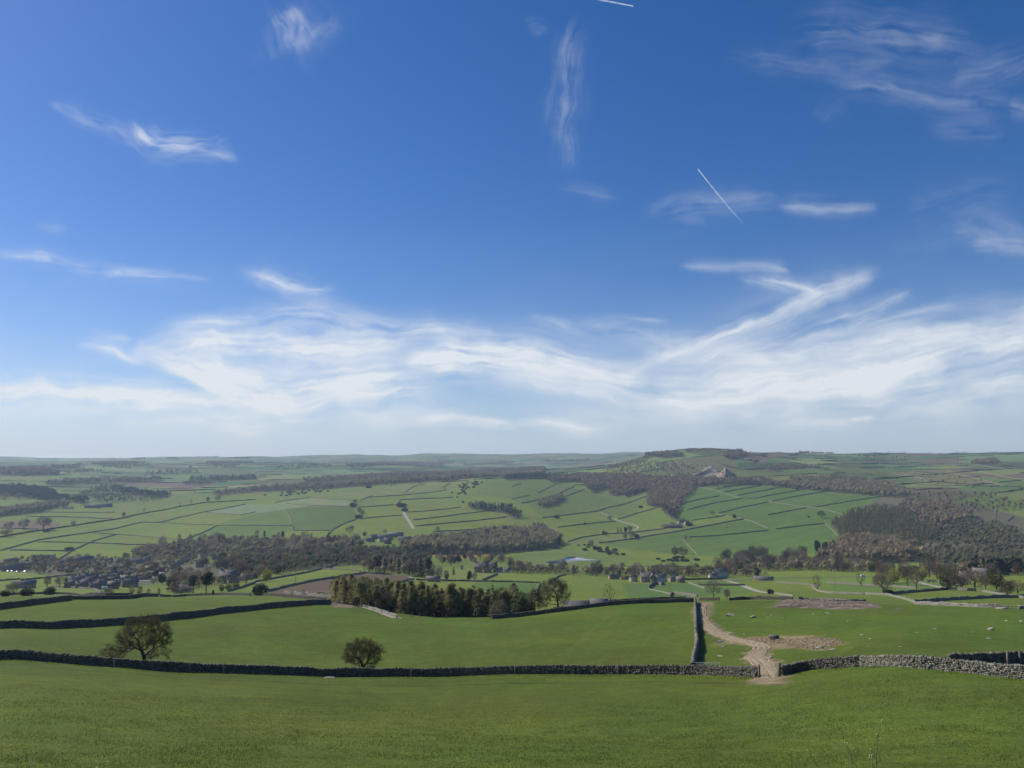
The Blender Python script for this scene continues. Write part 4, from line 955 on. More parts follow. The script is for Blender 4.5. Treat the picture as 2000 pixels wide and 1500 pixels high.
# pine-like dark crowns
for v in range(2):
    lobes = [((rng.uniform(-1.8, 1.8), rng.uniform(-1.8, 1.8), rng.uniform(6, 12)), (2.3, 2.3, 1.1)) for _ in range(9)]
    a = MB(); a.tube([(0, 0, -.3), (.15, .1, 6), (0, 0, 12)], [.34, .24, .08], 6)
    for c, r in lobes: a.tube([(0, 0, c[2] - 1.5), c], [.1, .05], 4)
    P = in_lobes(1300, lobes, .2); b = MB(); V, F = leaves(P, np.full(len(P), .36)); b.add(V, quads=F); pro('pine', make_proto(a, b, BARK, CONIF, 13))

NAMES = dict(bare='bare_tree', bare_dark='bare_tree', bare_pale='bare_tree', bare_red='bare_tree', slim='bare_tree', sparse='bare_tree', ever='evergreen_tree', olive='budding_tree', yellow='willow_tree', bush='bush', bush_dark='bush', bush_olive='bush', bush_pale='blossom_bush', conifer='conifer_tree', larch='larch_tree', pine='pine_tree')
CATS = dict(bare_tree='tree', evergreen_tree='tree', budding_tree='tree', willow_tree='tree', bush='bush', blossom_bush='bush', conifer_tree='tree', larch_tree='tree', pine_tree='tree')
def put_tree(kind, P, h, label, group=None, wf=1.0):
    p = PROTO[kind][rng.integers(len(PROTO[kind]))]; s = h / p['h']; nm = NAMES[kind]
    o = bpy.data.objects.new(nm, None); COL.objects.link(o); o.location = (P[0], P[1], P[2] - .1)
    o.rotation_euler = (0, 0, rng.uniform(0, 6.28)); o.scale = (s * wf, s * wf * rng.uniform(.9, 1.1), s)
    tag(o, label, CATS[nm], group)
    link('trunk', p['trunk'], o); link('crown', p['crown'], o); return o

def sample_poly(poly, n, rmin, gap=0.0):
    P = gpoly(poly, rmin); lo, hi = P.min(0), P.max(0); out = []; tries = 0
    while len(out) < n and tries < n * 60:
        tries += 1; x, y = rng.uniform(lo[0], hi[0]), rng.uniform(lo[1], hi[1])
        if not inside(P, np.array([x]), np.array([y]))[0]: continue
        if gap and any((x - q[0]) ** 2 + (y - q[1]) ** 2 < gap * gap for q in out): continue
        out.append((x, y))
    out = np.array(out); return np.column_stack([out, height(out[:, 0], out[:, 1])])

def clump(poly, n, rmin, mix, hrange, gap, labels, wf=1.0):
    """individual trees scattered through an outline; labels: kind -> (label, group)"""
    kinds = list(mix); pr = np.array([mix[k] for k in kinds], float); pr /= pr.sum()
    for P in sample_poly(poly, n, rmin, gap):
        k = kinds[rng.choice(len(kinds), p=pr)]; f = {'bush': .35, 'bush_dark': .35, 'bush_olive': .35, 'bush_pale': .35, 'ever': .8, 'olive': .75, 'yellow': .75}.get(k, 1)
        nm = NAMES[k]; lab = labels[nm] if nm in labels else labels['*']
        put_tree(k, P, rng.uniform(*hrange) * f, lab.replace('TREE', nm.replace('_', ' ')), lab.replace('TREE', nm.replace('_', ' ')) + ', several', wf * rng.uniform(.85, 1.15))

# ---- the two thorn trees by the near wall, the big ash and the small bare ash
def hero(name, label, base, rmin, hpx, lobes_px, trunk_px, nt, ntw, tl, tw, r0, crown, seg=.55, thick=.05, up=.2, depth=.8):
    """a tree traced from the photo: crown lobes and trunk given in photo pixels from the foot of the tree"""
    P, r = ground(base[0], base[1], rmin); k = r / 1500.0
    th = -math.atan2(P[0], P[1]); fx = np.array([math.cos(th), math.sin(th), 0]); 
    lobes = [((x * k, rng.uniform(-.2, .2) * rx * k, z * k), (rx * k, rx * k * depth, rz * k)) for x, z, rx, rz in lobes_px]
    trunk = [np.array([x * k, 0, z * k]) for x, z in trunk_px]; trunk[0][2] -= .3
    a, b = bare_arrays(0, lobes, trunk, nt, ntw, tl, tw, r0, seg, .35, thick, up, 7)
    o = bpy.data.objects.new(name, None); COL.objects.link(o); o.location = P; o.rotation_euler = (0, 0, th); tag(o, label, 'tree')
    n_ = max(60, ntw // 40); q = in_lobes(n_, lobes, .8); cen = np.mean([c for c, _ in lobes], 0); V, F = slivers(q, q - cen + rng.normal(0, .5, q.shape), rng.uniform(.5, 1.1, n_) * tl * 2.2, np.full(n_, tw)); b.add(V, tris=F)
    a.obj('trunk', [BARK], o); b.obj('crown', [crown], o); return o
THORN = simple('thorn_twigs', (.135, .118, .055), (.070, .062, .032), 3.0, .95, .05, thru=.42)
hero('hawthorn_tree', 'wide leaning thorn tree with low sprawling branches, the left one behind the near wall', (283, 1298), 2, 90,
     [(-4,54,40,29),(16,52,26,24),(-24,44,26,20),(-50,25,21,17),(-34,34,18,14),(22,16,19,13),(34,40,12,14)], [(0,0),(-2,12),(-6,24),(-10,32)], 680, 16500, .36, .040, .27, THORN, .4)
hero('hawthorn_tree', 'compact rounded thorn tree with a crooked trunk standing by the middle of the near wall', (711, 1312), 2, 62,
     [(-2,38,34,22),(-20,32,20,18),(20,30,20,18),(0,46,22,13),(-32,26,9,10),(4,12,16,8)], [(0,0),(-2,8),(-5,16),(-8,22)], 430, 12500, .34, .040, .26, THORN, .4)
hero('ash_tree', 'big bare ash tree with a wide domed crown behind the far field wall', (1090, 1194), 250, 62,
     [(-8,40,27,20),(-2,48,20,14),(10,30,16,18),(-24,28,16,16),(-28,14,12,10)], [(0,0),(0,10),(-1,18),(-2,26)], 620, 9000, .6, .06, .30, TWIGD, .6)
hero('ash_tree', 'small thin bare ash tree with an open crown, right of the long barn roof', (1193, 1178), 248, 38,
     [(-6,26,11,11),(2,22,9,13),(-12,18,8,7),(0,32,6,5)], [(0,0),(-1,8),(-3,15)], 70, 900, .5, .04, .17, TWIGD, .7)
hero('bare_tree', 'pale lichened bare tree standing behind the wall at the head of the track', (1394, 1170), 262, 36,
     [(0,24,13,11),(-6,18,9,8),(7,20,9,9)], [(0,0),(0,7),(-1,13)], 220, 3600, .55, .06, .2, PALETW, .6)
hero('bare_tree', 'grey spreading bare tree leaning over the tumbled wall end beside the larches', (974, 1209), 226, 36,
     [(-2,18,14,13),(6,14,12,10),(-10,10,9,8),(2,28,8,6)], [(0,0),(-1,4),(-3,9)], 220, 3200, .5, .06, .2, PALETW, .6)

# ---- larch wood in the middle: every tree stands on its own
LP = [((648,1176),46),((660,1178),50),((668,1174),44),((676,1181),54),((686,1180),50),((694,1184),58),((683,1170),42),((702,1184),56),((712,1186),60),((722,1188),60),((707,1176),48),((730,1191),62),((738,1186),54),((744,1195),62),((752,1192),56),((760,1200),64),((768,1197),60),((775,1206),66),((783,1201),60),((790,1210),66),((797,1204),58),((806,1213),66),((815,1208),62),((824,1214),64),((833,1209),60),((842,1215),64),((851,1210),58),((860,1216),68),((869,1211),64),((878,1216),70),((887,1212),66),((896,1216),66),((905,1212),60),((914,1216),62),((923,1211),58),((932,1215),62),((941,1211),56),((950,1214),58),((960,1211),54),((968,1208),50),((990,1207),42),((1004,1209),38),((1015,1207),34),((1026,1206),28),((980,1212),48),((745,1180),48),((800,1196),50),((850,1200),52),((900,1203),54),((938,1203),48)]
for (x, y), h in LP + [((x + rng.uniform(-5, 5), y - 4), h * .95) for (x, y), h in LP[::2]] + [((x + rng.uniform(-6, 6), y - 5), h * .97) for (x, y), h in LP[1::2]]:
    x += rng.uniform(-4, 4); P, r = ground(x, min(y, 1209), 240 if x > 760 else 264); P[1] += rng.uniform(0, 15); P[2] = float(height(P[0], P[1]))
    put_tree('larch', P, pxm(r, h) * rng.uniform(.70, 1.08), 'olive brown larch in the dark wood below the big green field', 'larches in the wood below the field', rng.uniform(1.1, 1.75))
for k in range(40):
    x = rng.uniform(690, 1046); P, r = ground(x, 1206, 244 if x > 760 else 264); P[1] += rng.uniform(0, 8); P[2] = float(height(P[0], P[1]))
    put_tree(('bush', 'bare_dark', 'bush_olive')[k % 3], P, rng.uniform(2, 4) if k % 3 != 1 else rng.uniform(5, 8), 'low ' + ('bush', 'bare tree', 'bush')[k % 3] + ' filling the foot of the larch wood', 'undergrowth of the larch wood')

# ---- single trees: (x, y of the foot, height px, kind, rmin, label, width factor)
ONE = [
 (838,1182,40,'sparse',270,'dead bare tree poking out above the larch tops',1),(570,1166,13,'sparse',270,'spindly bare tree at the left end of the ploughed field',1.1),(593,1167,15,'sparse',270,'second spindly bare tree before the ploughed field',1.2),(626,1165,8,'bush_dark',270,'dark round bush beside the first larches',1.4),
 (1420,1170,19,'bare_pale',265,'small bare tree right of the pale lichened tree behind the wall',1.0),(508,1163,21,'bush_dark',262,'dark rounded bush at the wall corner right of the village',.95),
 (1597,1154,30,'sparse',330,'bare tree with a spreading top left of the road bend',.95),(1682,1146,26,'sparse',400,'bare twisted tree before the road',1.0),(1726,1161,38,'bare',330,'broad grey bare tree at the pale wall corner',1.15),(1735,1161,9,'bush_dark',330,'dark little bush under the broad grey tree',1),(1505,1160,9,'bush_dark',320,'dark bush by the lane end',.8),
 (1746,1141,28,'yellow',400,'yellow green willow, tallest of the three beside the drive',.85),(1767,1131,20,'yellow',450,'small bright yellow willow in the middle of three',.9),(1803,1132,22,'yellow',450,'pale yellow willow on the right of three',.85),
 (1728,1140,32,'bare',400,'tall bare tree just left of the yellow willows',1.0),(1773,1144,32,'bare_red',400,'brownish bare tree between the yellow willows',.8),(1790,1150,34,'bare',400,'grey bare tree in front of the right willow',.8),(1815,1128,40,'slim',450,'tall ivy clad bare tree rising over the drive',1.2),(1830,1130,27,'bare_red',450,'round reddish bare tree beside the drive',.95),
 (1852,1152,40,'olive',380,'large grey green tree left of the white farmhouse',.95),(1868,1154,30,'bare',380,'bare tree right of the large grey green tree',.9),(1880,1152,26,'bare',380,'bare tree below the farmhouse gable',1.0),(1905,1155,38,'bare',380,'wide bare tree right below the white farmhouse',1.2),(1946,1152,34,'olive',380,'pale budding tree right of the white farmhouse',.9),(1967,1166,26,'bare_dark',330,'low wide dark bare tree at the right edge wall',1.35),(1988,1160,22,'bare',350,'bare tree cut by the right edge of the picture',1.2),(1925,1150,22,'bare',380,'bare tree before the pink garden wall',1.1),
 (1884,1118,22,'conifer',600,'thin dark spire of a conifer behind the farmhouse',.45),(1870,1116,18,'ever',600,'round dark evergreen left of the conifer spire',.9),
 (46,1034,17,'bare_dark',1000,'bare tree in the middle of three on the left hillside field',1),(17,1034,12,'bare_dark',1000,'bare tree nearest the left edge on the hillside',1.2),(85,1034,22,'bare_dark',1000,'largest bare tree on the left hillside field',1.2),(143,1028,10,'bare',1000,'faint bare tree on the long hedge line',1),(241,1011,10,'bare',1000,'small bare tree on the rising hedge line',1),(281,1002,11,'sparse',1000,'spreading bare tree halfway up the hedge line',1),(351,991,9,'sparse',1000,'thin bare tree high on the hedge line',.9),(373,985,9,'sparse',1000,'thin bare tree near the top of the hedge line',1),(406,981,10,'bare_dark',1000,'dark bare tree, left one of the pair at the hedge top',1),(425,980,11,'bare_dark',1000,'dark bare tree, right one of the pair at the hedge top',1),(12,1048,12,'bare',1000,'low spreading tree at the left end of the hedge line',1.6),(36,977,13,'bare',1000,'round tree in the small hollow field at far left',1.2),(8,978,13,'bare',1000,'round tree in the hollow touching the left edge',1.2),(90,1039,4,'bush_dark',1000,'dark block of bushes on the hedge line below the big tree',1.8),
 (135,1076,7,'bush',1000,'bush at the wall junction above the village',1.3),
 (683,1042,15,'bare_dark',1000,'dark bare tree left of the farm on the hill foot',1.1),(712,1048,10,'olive',1000,'pale budding tree beside the farm',1),(752,1043,9,'bare',1000,'grey tree behind the big barn',.9),(855,1039,10,'bare',1000,'lone bare tree right of the farm',1),(694,985,10,'bare_dark',1000,'upper tree of the hillside clump',1.1),(690,990,8,'bush_dark',1000,'bush below the hillside clump',1.2),(702,1003,11,'bare_dark',1000,'middle tree of the dark hillside row',1.2),(708,1007,10,'bare_dark',1000,'right tree of the dark hillside row',1.1),(700,1012,7,'bush_dark',1000,'lowest bush of the dark hillside row',1.4),(720,953,5,'bush_dark',1000,'flat dark bush on the upper pale pasture',1.6),(765,951,9,'sparse',1000,'left bare tree on the crest pasture',1),(771,950,8,'sparse',1000,'right bare tree on the crest pasture',1),(818,945,8,'bare',1000,'bare tree on the far crest',1),
 (784,990,8,'bush',1000,'bushes at the head of the pale farm lane',1.6),(790,999,7,'bush',1000,'bush beside the pale farm lane',1.2),
 (1192,1019,13,'bare',1000,'round bare tree on the pale lane to the cottages',1),(1142,1025,5,'bush_dark',1000,'small dark tree on the pasture wall',.6),(1087,1012,6,'bush_dark',1000,'dark bush at the wall above the dell',1.2),(1179,1046,10,'ever',1000,'dark little tree left of the pair by the hedge',.6),(1184,1046,8,'ever',1000,'dark little tree right of the pair by the hedge',.6),(1207,1041,12,'conifer',1000,'dark conifer at the left of the hedge clump',.9),(1213,1041,11,'conifer',1000,'dark conifer in the hedge clump',.9),(1222,1040,11,'ever',1000,'dark rounded tree in the hedge clump',1),(1230,1039,12,'bare_dark',1000,'bare tree at the right of the hedge clump',1),(1221,1054,13,'bare',1000,'left bare tree on the wall under the yellow pasture',.9),(1234,1053,16,'bare',1000,'taller bare tree on the wall under the yellow pasture',.9),(1244,1052,9,'bush_dark',1000,'dark bush right of the two bare trees on the wall',.7),(1251,992,5,'bush_dark',1000,'lone dark bush on the pasture under the beech wood',1.1),(1391,1007,9,'bare',1000,'round bare tree above the cottages',1.3),(1434,1011,6,'bush_dark',1000,'dark bush on the pale wall of the striped hill',.8),(1420,1034,7,'sparse',1000,'tiny bare tree alone in the striped field',.7),(1339,1054,8,'bare',1000,'small tree at the top of the falling pale wall',1.1),(1318,1088,19,'bare_dark',1000,'left one of two dark bare trees above the meadow',1.0),(1334,1089,20,'bare_dark',1000,'right one of two dark bare trees above the meadow',1.0),
 (1605,1012,13,'bare_dark',1000,'broad dark tree alone in the right striped field',1.3),(1580,1013,6,'bare_dark',1000,'tiny tree left of the broad tree in the striped field',1),(1597,1080,23,'ever',1000,'ivy covered dark tree at the left foot of the big wood',.85),(1612,1076,17,'ever',1000,'narrow dark tree beside the ivy covered one',.7),(1557,956,4,'bush_dark',1000,'lone bush on the wall under the grey wood',1),
 (10,1165,10,'bush',290,'dark brown bush in the bottom of the left edge hedge',1.0),(25,1164,24,'bare_pale',290,'pale many stemmed willow at the left brow wall',1.0),(52,1164,13,'bush',290,'rounded brown bush right of the pale willow',1.1),(97,1162,14,'bush_dark',290,'dark green holly bush on the left brow wall',.85),(92,1147,19,'bare',600,'round bare tree in the bright field, left of two',.85),(116,1148,21,'bare',600,'round bare tree in the bright field, right of two',.85),(212,1166,15,'bare',300,'wide low bare tree at the brow wall',1.5),(257,1166,19,'slim',300,'thin pale sapling, leftmost of four along the brow',1.3),(272,1166,19,'slim',300,'thin pale sapling, second of four along the brow',1.3),(290,1165,14,'slim',300,'thin pale sapling, third of four along the brow',1),(310,1164,14,'slim',300,'thin pale sapling, fourth along the brow',1),
 (377,1160,34,'pine',420,'dark pine, left one of the tall pair by the village gardens',1.0),(402,1162,42,'pine',420,'taller dark pine of the pair by the village gardens',1.0),(416,1163,10,'ever',400,'little dark evergreen beside the tall pines',.7),(433,1156,14,'olive',420,'olive shrub left in the garden hedge row',.9),(446,1154,14,'olive',420,'olive shrub in the middle of the garden hedge row',1.1),(460,1151,14,'olive',420,'olive shrub right in the garden hedge row',1.2),(340,1160,20,'bare_red',420,'orange tinted bush at the brow before the gardens',1),(316,1141,20,'ever',600,'dark oval evergreen below the pale street',.7),(300,1143,15,'bare_pale',600,'pale bare tree at the foot of the village street',1.1),(355,1158,16,'bush_pale',420,'low pale blossom bush on the brow wall',1.4),(481,1142,24,'bare_pale',500,'pale bare tree in front of the big house',.9),
 (558,1096,16,'yellow',800,'bright yellow willow in the village tree belt',1.25),(520,1136,24,'yellow',500,'olive yellow willow below the village',.95),(622,1094,13,'yellow',800,'dull yellow willow in the tree belt',1.5),(950,1104,19,'yellow',800,'bright yellow willow behind the manor house',.95),(552,1052,14,'ever',1000,'dark domed evergreen above the tree belt',.8),
 (886,1124,16,'conifer',700,'dark pointed yew on the manor lawn',1.1),(917,1134,20,'ever',600,'dark evergreen at the end of the manor garden',.6),(927,1135,17,'bare',600,'bare tree beside the dark evergreen in the manor garden',.8),(857,1134,28,'bare_pale',600,'pale bare tree behind the small barn',.7),(842,1129,16,'olive',600,'olive tree left of the small barn',1.0),(872,1134,20,'olive',600,'budding tree right of the small barn',.6),(647,1112,5,'bush_dark',600,'small dark bush in the upper green field',.8),(805,1109,9,'bush_dark',700,'dark bush left of the conifer clump',.9),
 (1332,1020,8,'bush_pale',1200,'white blossom tree beside the cottages',.9),(1305,1030,7,'bush_pale',1200,'low pale blossom hedge below the cottages',2.2),(1322,1030,8,'bush_pale',1200,'pale blossom bush in front of the cottages',1.6),(1346,1027,8,'bush_dark',1200,'dark bush right of the cottages',1.1),(1312,1012,20,'bare_dark',1200,'dark tree at the lowest corner of the beech wood',1),(1322,1016,18,'bare_dark',1200,'dark tree just above the cottages',1),(1298,1003,20,'bare_dark',1200,'dark tree on the lower edge of the beech wood',1),
 (1477,908,10,'bare_dark',2500,'lone round tree right of the quarry',1.1),(1492,893,8,'bare_dark',2500,'dark clump on the ridge right of the heath',1.8),
]
for x, y, h, k, rm, lab, wf in ONE:
    P, r = ground(x, y, rm); put_tree(k, P, pxm(r, h), lab, None, wf)

# ---- groups of individual trees nothing tells apart
B3 = {'bare': 5, 'bare_dark': 3, 'bare_red': 2, 'bare_pale': 1}
clump([(262,1078),(330,1066),(400,1058),(470,1056),(560,1055),(650,1056),(700,1052),(712,1066),(650,1078),(560,1084),(440,1080),(380,1088),(270,1092)], 64, 900, {**B3, 'ever': 4, 'conifer': 1.5, 'slim': 1}, (14, 21), 7, {'*': 'TREE in the dense belt behind the village'})
clump([(380,1100),(450,1086),(560,1084),(700,1070),(830,1072),(835,1090),(700,1100),(640,1103),(560,1120),(500,1132),(420,1130)], 62, 700, {**B3, 'ever': 3, 'olive': 2, 'conifer': 1, 'bush_olive': .6}, (11, 17), 7, {'*': 'TREE among the gardens on the right of the village'})
clump([(0,1096),(120,1094),(280,1085),(380,1095),(330,1120),(290,1140),(150,1130),(60,1120),(0,1112)], 56, 700, {'bare': 4, 'bare_red': 3, 'bare_dark': 2, 'ever': 1.4, 'olive': 1, 'bush_pale': .5, 'bush': 1.5}, (6, 11), 7, {'*': 'TREE between the village houses on the left'})
clump([(310,1150),(330,1130),(380,1126),(420,1132),(415,1152),(340,1161)], 22, 560, {'bare_red': 3, 'bare': 3, 'olive': 2, 'conifer': 1, 'ever': 1}, (8, 13), 5, {'*': 'TREE crowding the slope below the pale village street'})
clump([(708,1117),(760,1112),(830,1108),(850,1118),(838,1128),(800,1126),(760,1121),(714,1119)], 34, 620, {'conifer': 4, 'larch': 3, 'pine': 3, 'bare_pale': 1.5}, (13, 18), 5.5, {'*': 'TREE in the mixed clump behind the ploughed field'})
clump([(820,1090),(880,1090),(960,1090),(1000,1098),(1000,1108),(930,1104),(850,1106)], 26, 800, {'bare_red': 4, 'bare': 3, 'conifer': 2, 'ever': 2}, (10, 15), 6, {'*': 'TREE behind the manor house garden'})
clump([(1000,1124),(1100,1124),(1190,1128),(1330,1130),(1480,1126),(1480,1118),(1330,1119),(1190,1116),(1100,1112),(1000,1112)], 56, 780, {**B3, 'slim': 2, 'conifer': 1, 'ever': .6}, (9.5, 14.5), 6, {'*': 'TREE in the belt behind the row of houses'})
clump([(1395,1106),(1500,1104),(1620,1104),(1720,1112),(1720,1120),(1600,1116),(1480,1116),(1400,1112)], 38, 900, {**B3, 'olive': 2}, (13, 19), 7, {'*': 'TREE along the river below the striped hill'})
clump([(1395,1095),(1480,1090),(1600,1092),(1640,1098),(1600,1102),(1400,1104)], 20, 1000, {'bare_dark': 4, 'bare': 3, 'ever': .6}, (17, 23), 9, {'*': 'TREE in the upper river belt below the striped hill'})
clump([(1890,1120),(1930,1118),(2000,1116),(2000,1124),(1930,1126),(1890,1126)], 20, 650, {'pine': 4, 'conifer': 2, 'ever': 3}, (13, 19), 6, {'*': 'TREE in the dark group behind the white farmhouse'})
clump([(1720,1120),(1820,1112),(2000,1112),(2000,1130),(1840,1130),(1740,1128)], 34, 700, {'bare': 4, 'bare_red': 2, 'olive': 3, 'bush': 2}, (9, 14), 6, {'*': 'TREE on the flat ground in front of the right hand wood'})
clump([(1125,1066),(1150,1064),(1200,1072),(1226,1082),(1210,1088),(1170,1080),(1130,1072)], 30, 1100, {'bush': 5, 'bush_olive': 1.5, 'bare': .5}, (9, 14), 4, {'*': 'TREE in the scrubby triangle above the flooded meadow'}, 1.3)
clump([(1280,1092),(1330,1088),(1365,1092),(1360,1097),(1290,1097)], 14, 1000, {'bush': 3, 'bush_dark': 3}, (9, 13), 5, {'*': 'TREE in the dark thicket under the two dark bare trees'}, 1.4)
clump([(1780,925),(1830,925),(1900,935),(1985,948),(1970,955),(1850,950),(1800,940)], 34, 2200, {'bush_dark': 4, 'bush': 3}, (6, 11), 12, {'*': 'TREE dotted over the far right hillside pasture'}, 1.2)
clump([(1650,888),(1780,886),(1800,890),(1700,895)], 14, 3000, {'bush_dark': 4, 'bush': 2}, (10, 16), 20, {'*': 'TREE dotted under the far right skyline'}, 1.3)
clump([(880,965),(895,948),(925,940),(945,942),(915,962),(905,985)], 34, 1400, {'bush_dark': 4, 'bush': 4}, (10, 17), 6, {'*': 'TREE on the steep scrubby bank of the middle hill'}, 1.2)
clump([(500,970),(560,962),(640,957),(652,960),(560,969)], 26, 1800, {'bush_dark': 3, 'bush': 3, 'bare': 1}, (10, 15), 9, {'*': 'TREE in the scrub band above the pale green field'}, 1.2)

# ------------------------------------------------------------------ woods that read as one mass
def ico():
    import bmesh
    bm = bmesh.new(); bmesh.ops.create_icosphere(bm, subdivisions=2, radius=1.0); bm.verts.ensure_lookup_table()
    V = np.array([v.co for v in bm.verts]); F = np.array([[v.index for v in f.verts] for f in bm.faces]); bm.free(); return V, F
ICO = ico()
def lod_tree(kind):
    b = MB()
    if kind == 'cone':
        n = 70; t = rng.uniform(.05, 1, n) ** .8; a = rng.uniform(0, 6.28, n); r = 2.6 * (1 - t) ** .8 * rng.uniform(.3, 1, n)
        P = np.stack([np.cos(a) * r, np.sin(a) * r, 14 * t], 1); V, F = slivers(P, np.stack([np.cos(a), np.sin(a), np.full(n, -.5)], 1) + rng.normal(0, .3, (n, 3)), rng.uniform(1, 2, n), rng.uniform(.7, 1.3, n)); b.add(V, tris=F)
    elif kind == 'bushy':
        P = in_lobes(40, [((0, 0, 2.2), (3, 3, 2.3))], .3); V, F = slivers(P, P - np.array([0, 0, 1]), rng.uniform(.8, 1.8, 40), rng.uniform(.6, 1.2, 40)); b.add(V, tris=F)
    else:
        w = rng.uniform(.85, 1.15); lob = [((0, 0, 8.6), (3.7 * w, 3.7 * w, 4.2)), ((rng.uniform(.8, 2.2), rng.uniform(-1.5, 1.5), 10.4), (2.4, 2.4, 2.4)), ((rng.uniform(-2.4, -.8), rng.uniform(-1.5, 1.5), 9.2), (2.5, 2.5, 2.5))]
        for c, r in lob:
            V, F = ICO; q = V * (np.array(r) * .68) * rng.uniform(.66, 1.2, (len(V), 1)); b.add(q + np.array(c), tris=F)
        P = in_lobes(135, lob, .6); V, F = slivers(P, P - np.array([0, 0, 7]) + rng.normal(0, .8, P.shape), rng.uniform(1.1, 2.4, 135), rng.uniform(.28, .62, 135)); b.add(V, tris=F)
        for dx, dy in ((0, 0), (1.2, .6), (-1, .5)):
            b.add([(-.2, 0, -.5), (.2, 0, -.5), (dx, dy, 9)], tris=[(0, 1, 2)]); b.add([(0, -.2, -.5), (0, .2, -.5), (dx, dy, 9)], tris=[(0, 1, 2)])
    V, T, Q = b.arrays(); return V, T
LODS = {k: [lod_tree(k) for _ in range(6)] for k in ('round', 'cone', 'bushy')}
def wood_mat(name, a, b, c):
    m, t = new_mat(name); g = t.new('ShaderNodeNewGeometry'); n1 = t.noise(g.outputs['Position'], .045, 3, .6); n2 = t.noise(g.outputs['Position'], .4, 3, .6)
    at = t.new('ShaderNodeAttribute', attribute_name='Col'); col = t.mix(t.ramp(n1, .35, .65), a, b); col = t.mix(t.ramp(n2, .45, .75), col, c); col = t.mix(1.0, col, at.outputs['Color'], 'MULTIPLY')
    finish(m, t, col, .95, spec=.05); translucent(t, col, .3); return m
BEECH = wood_mat('beech_twigs', (.285, .222, .140), (.215, .168, .108), (.36, .285, .18))
GREYW = wood_mat('grey_wood', (.305, .262, .160), (.235, .208, .125), (.36, .32, .18))
CONW = wood_mat('conifer_wood', (.075, .085, .052), (.048, .06, .038), (.11, .11, .065))
OLIW = wood_mat('larch_wood', (.195, .185, .092), (.135, .135, .065), (.225, .200, .100))
SCRW = wood_mat('scrub_wood', (.185, .178, .105), (.13, .13, .075), (.235, .215, .125))
def wood(poly, label, rmin, mat, kinds, spacing, h, name='woodland', floor=True, cat='woodland'):
    P = gpoly(poly, rmin); lo, hi = P.min(0), P.max(0)
    gx, gy = np.meshgrid(np.arange(lo[0], hi[0], spacing), np.arange(lo[1], hi[1], spacing)); x = gx.ravel() + rng.uniform(-.5, .5, gx.size) * spacing; y = gy.ravel() + rng.uniform(-.5, .5, gx.size) * spacing
    wa = min(38, spacing * 1.6) * (1 if len(P) > 4 else .6); m = inside(P, x + wa * fbm(x / (wa * 5), y / (wa * 5), 501, 3), y + 2.2 * wa * fbm(x / (wa * 5), y / (wa * 5), 511, 3)); x, y = x[m], y[m]
    if len(x) == 0: x, y = P[:, 0], P[:, 1]
    if len(x) > 4200: k = rng.choice(len(x), 4200, replace=False); x, y = x[k], y[k]
    z = height(x, y); Vs, Ts, Cs, n = [], [], [], 0; names = list(kinds); pr = np.array([kinds[k] for k in names], float); pr /= pr.sum()
    base = {'round': 13.5, 'cone': 14, 'bushy': 4.5}; rat = {'round': 1, 'cone': 1.05, 'bushy': .42}
    pick = rng.choice(len(names), len(x), p=pr)
    for i in range(len(x)):
        kd = names[pick[i]]; V, T = LODS[kd][rng.integers(6)]; s = h * rat[kd] / base[kd] * rng.uniform(.62, 1.32); a = rng.uniform(0, 6.28); c, q = math.cos(a) * s, math.sin(a) * s
        W = np.empty_like(V); W[:, 0] = V[:, 0] * c - V[:, 1] * q + x[i]; W[:, 1] = V[:, 0] * q + V[:, 1] * c + y[i]; W[:, 2] = V[:, 2] * s + z[i]
        Vs.append(W); Ts.append(T + n); n += len(V); b = math.exp(rng.normal(.0, .18)); Cs.append(np.full((len(V), 3), b) * np.array([rng.uniform(.88, 1.08), 1, rng.uniform(.78, 1.02)]))
    o = link(name, mesh_np(name, np.concatenate(Vs), np.concatenate(Ts), None, [mat], col=np.concatenate(Cs))); tag(o, label, cat, None, 'stuff')
    if floor: WOODFLOOR.append((poly, rmin))
RO, CO, BU = {'round': 1}, {'cone': 1}, {'bushy': 1}
wood([(1066,941),(1135,942),(1150,958),(1190,952),(1188,967),(1206,970),(1262,960),(1268,989),(1298,992),(1300,1006),(1318,1015),(1326,990),(1345,967),(1362,953),(1420,946),(1500,948),(1560,957),(1500,940),(1400,938),(1335,934),(1300,934),(1240,930),(1130,928)], 'brown leafless beech wood draped over the middle of the right hill', 1200, BEECH, RO, 10, 15)
wood([(1154,962),(1160,966),(1189,957),(1186,950)], 'short dark conifer strip, left of two below the beech wood', 1200, CONW, CO, 7, 11)
wood([(1220,969),(1228,973),(1267,959),(1262,954)], 'dark conifer strip, right of two below the beech wood', 1200, CONW, CO, 7, 12)
wood([(1175,918),(1240,908),(1300,902),(1340,908),(1395,916),(1430,908),(1405,928),(1340,934),(1240,930),(1180,926)], 'grey open wood on the upper slope left of the quarry', 2000, GREYW, {'round': 3, 'bushy': 3}, 18, 12, floor=False)
wood([(1262,890),(1290,887),(1330,888),(1336,893),(1300,896),(1265,893)], 'dark wood on the left shoulder of the hilltop', 2500, BEECH, RO, 10, 15)
wood([(1418,884),(1450,884),(1456,893),(1425,899),(1412,892)], 'dark wood on the right shoulder of the hilltop', 2500, BEECH, RO, 10, 16)
wood([(1340,880),(1420,880),(1440,883),(1340,884)], 'thin dark belt along the hilltop', 2500, BEECH, RO, 11, 10)
wood([(1520,950),(1545,938),(1640,935),(1700,940),(1745,949),(1785,967),(1740,972),(1650,964),(1560,955)], 'long grey wood above the striped fields', 1500, GREYW, RO, 10, 15)
wood([(1500,912),(1560,908),(1610,911),(1560,916),(1500,922)], 'low brown plantation on the brow right of the quarry', 2500, BEECH, RO, 11, 8)
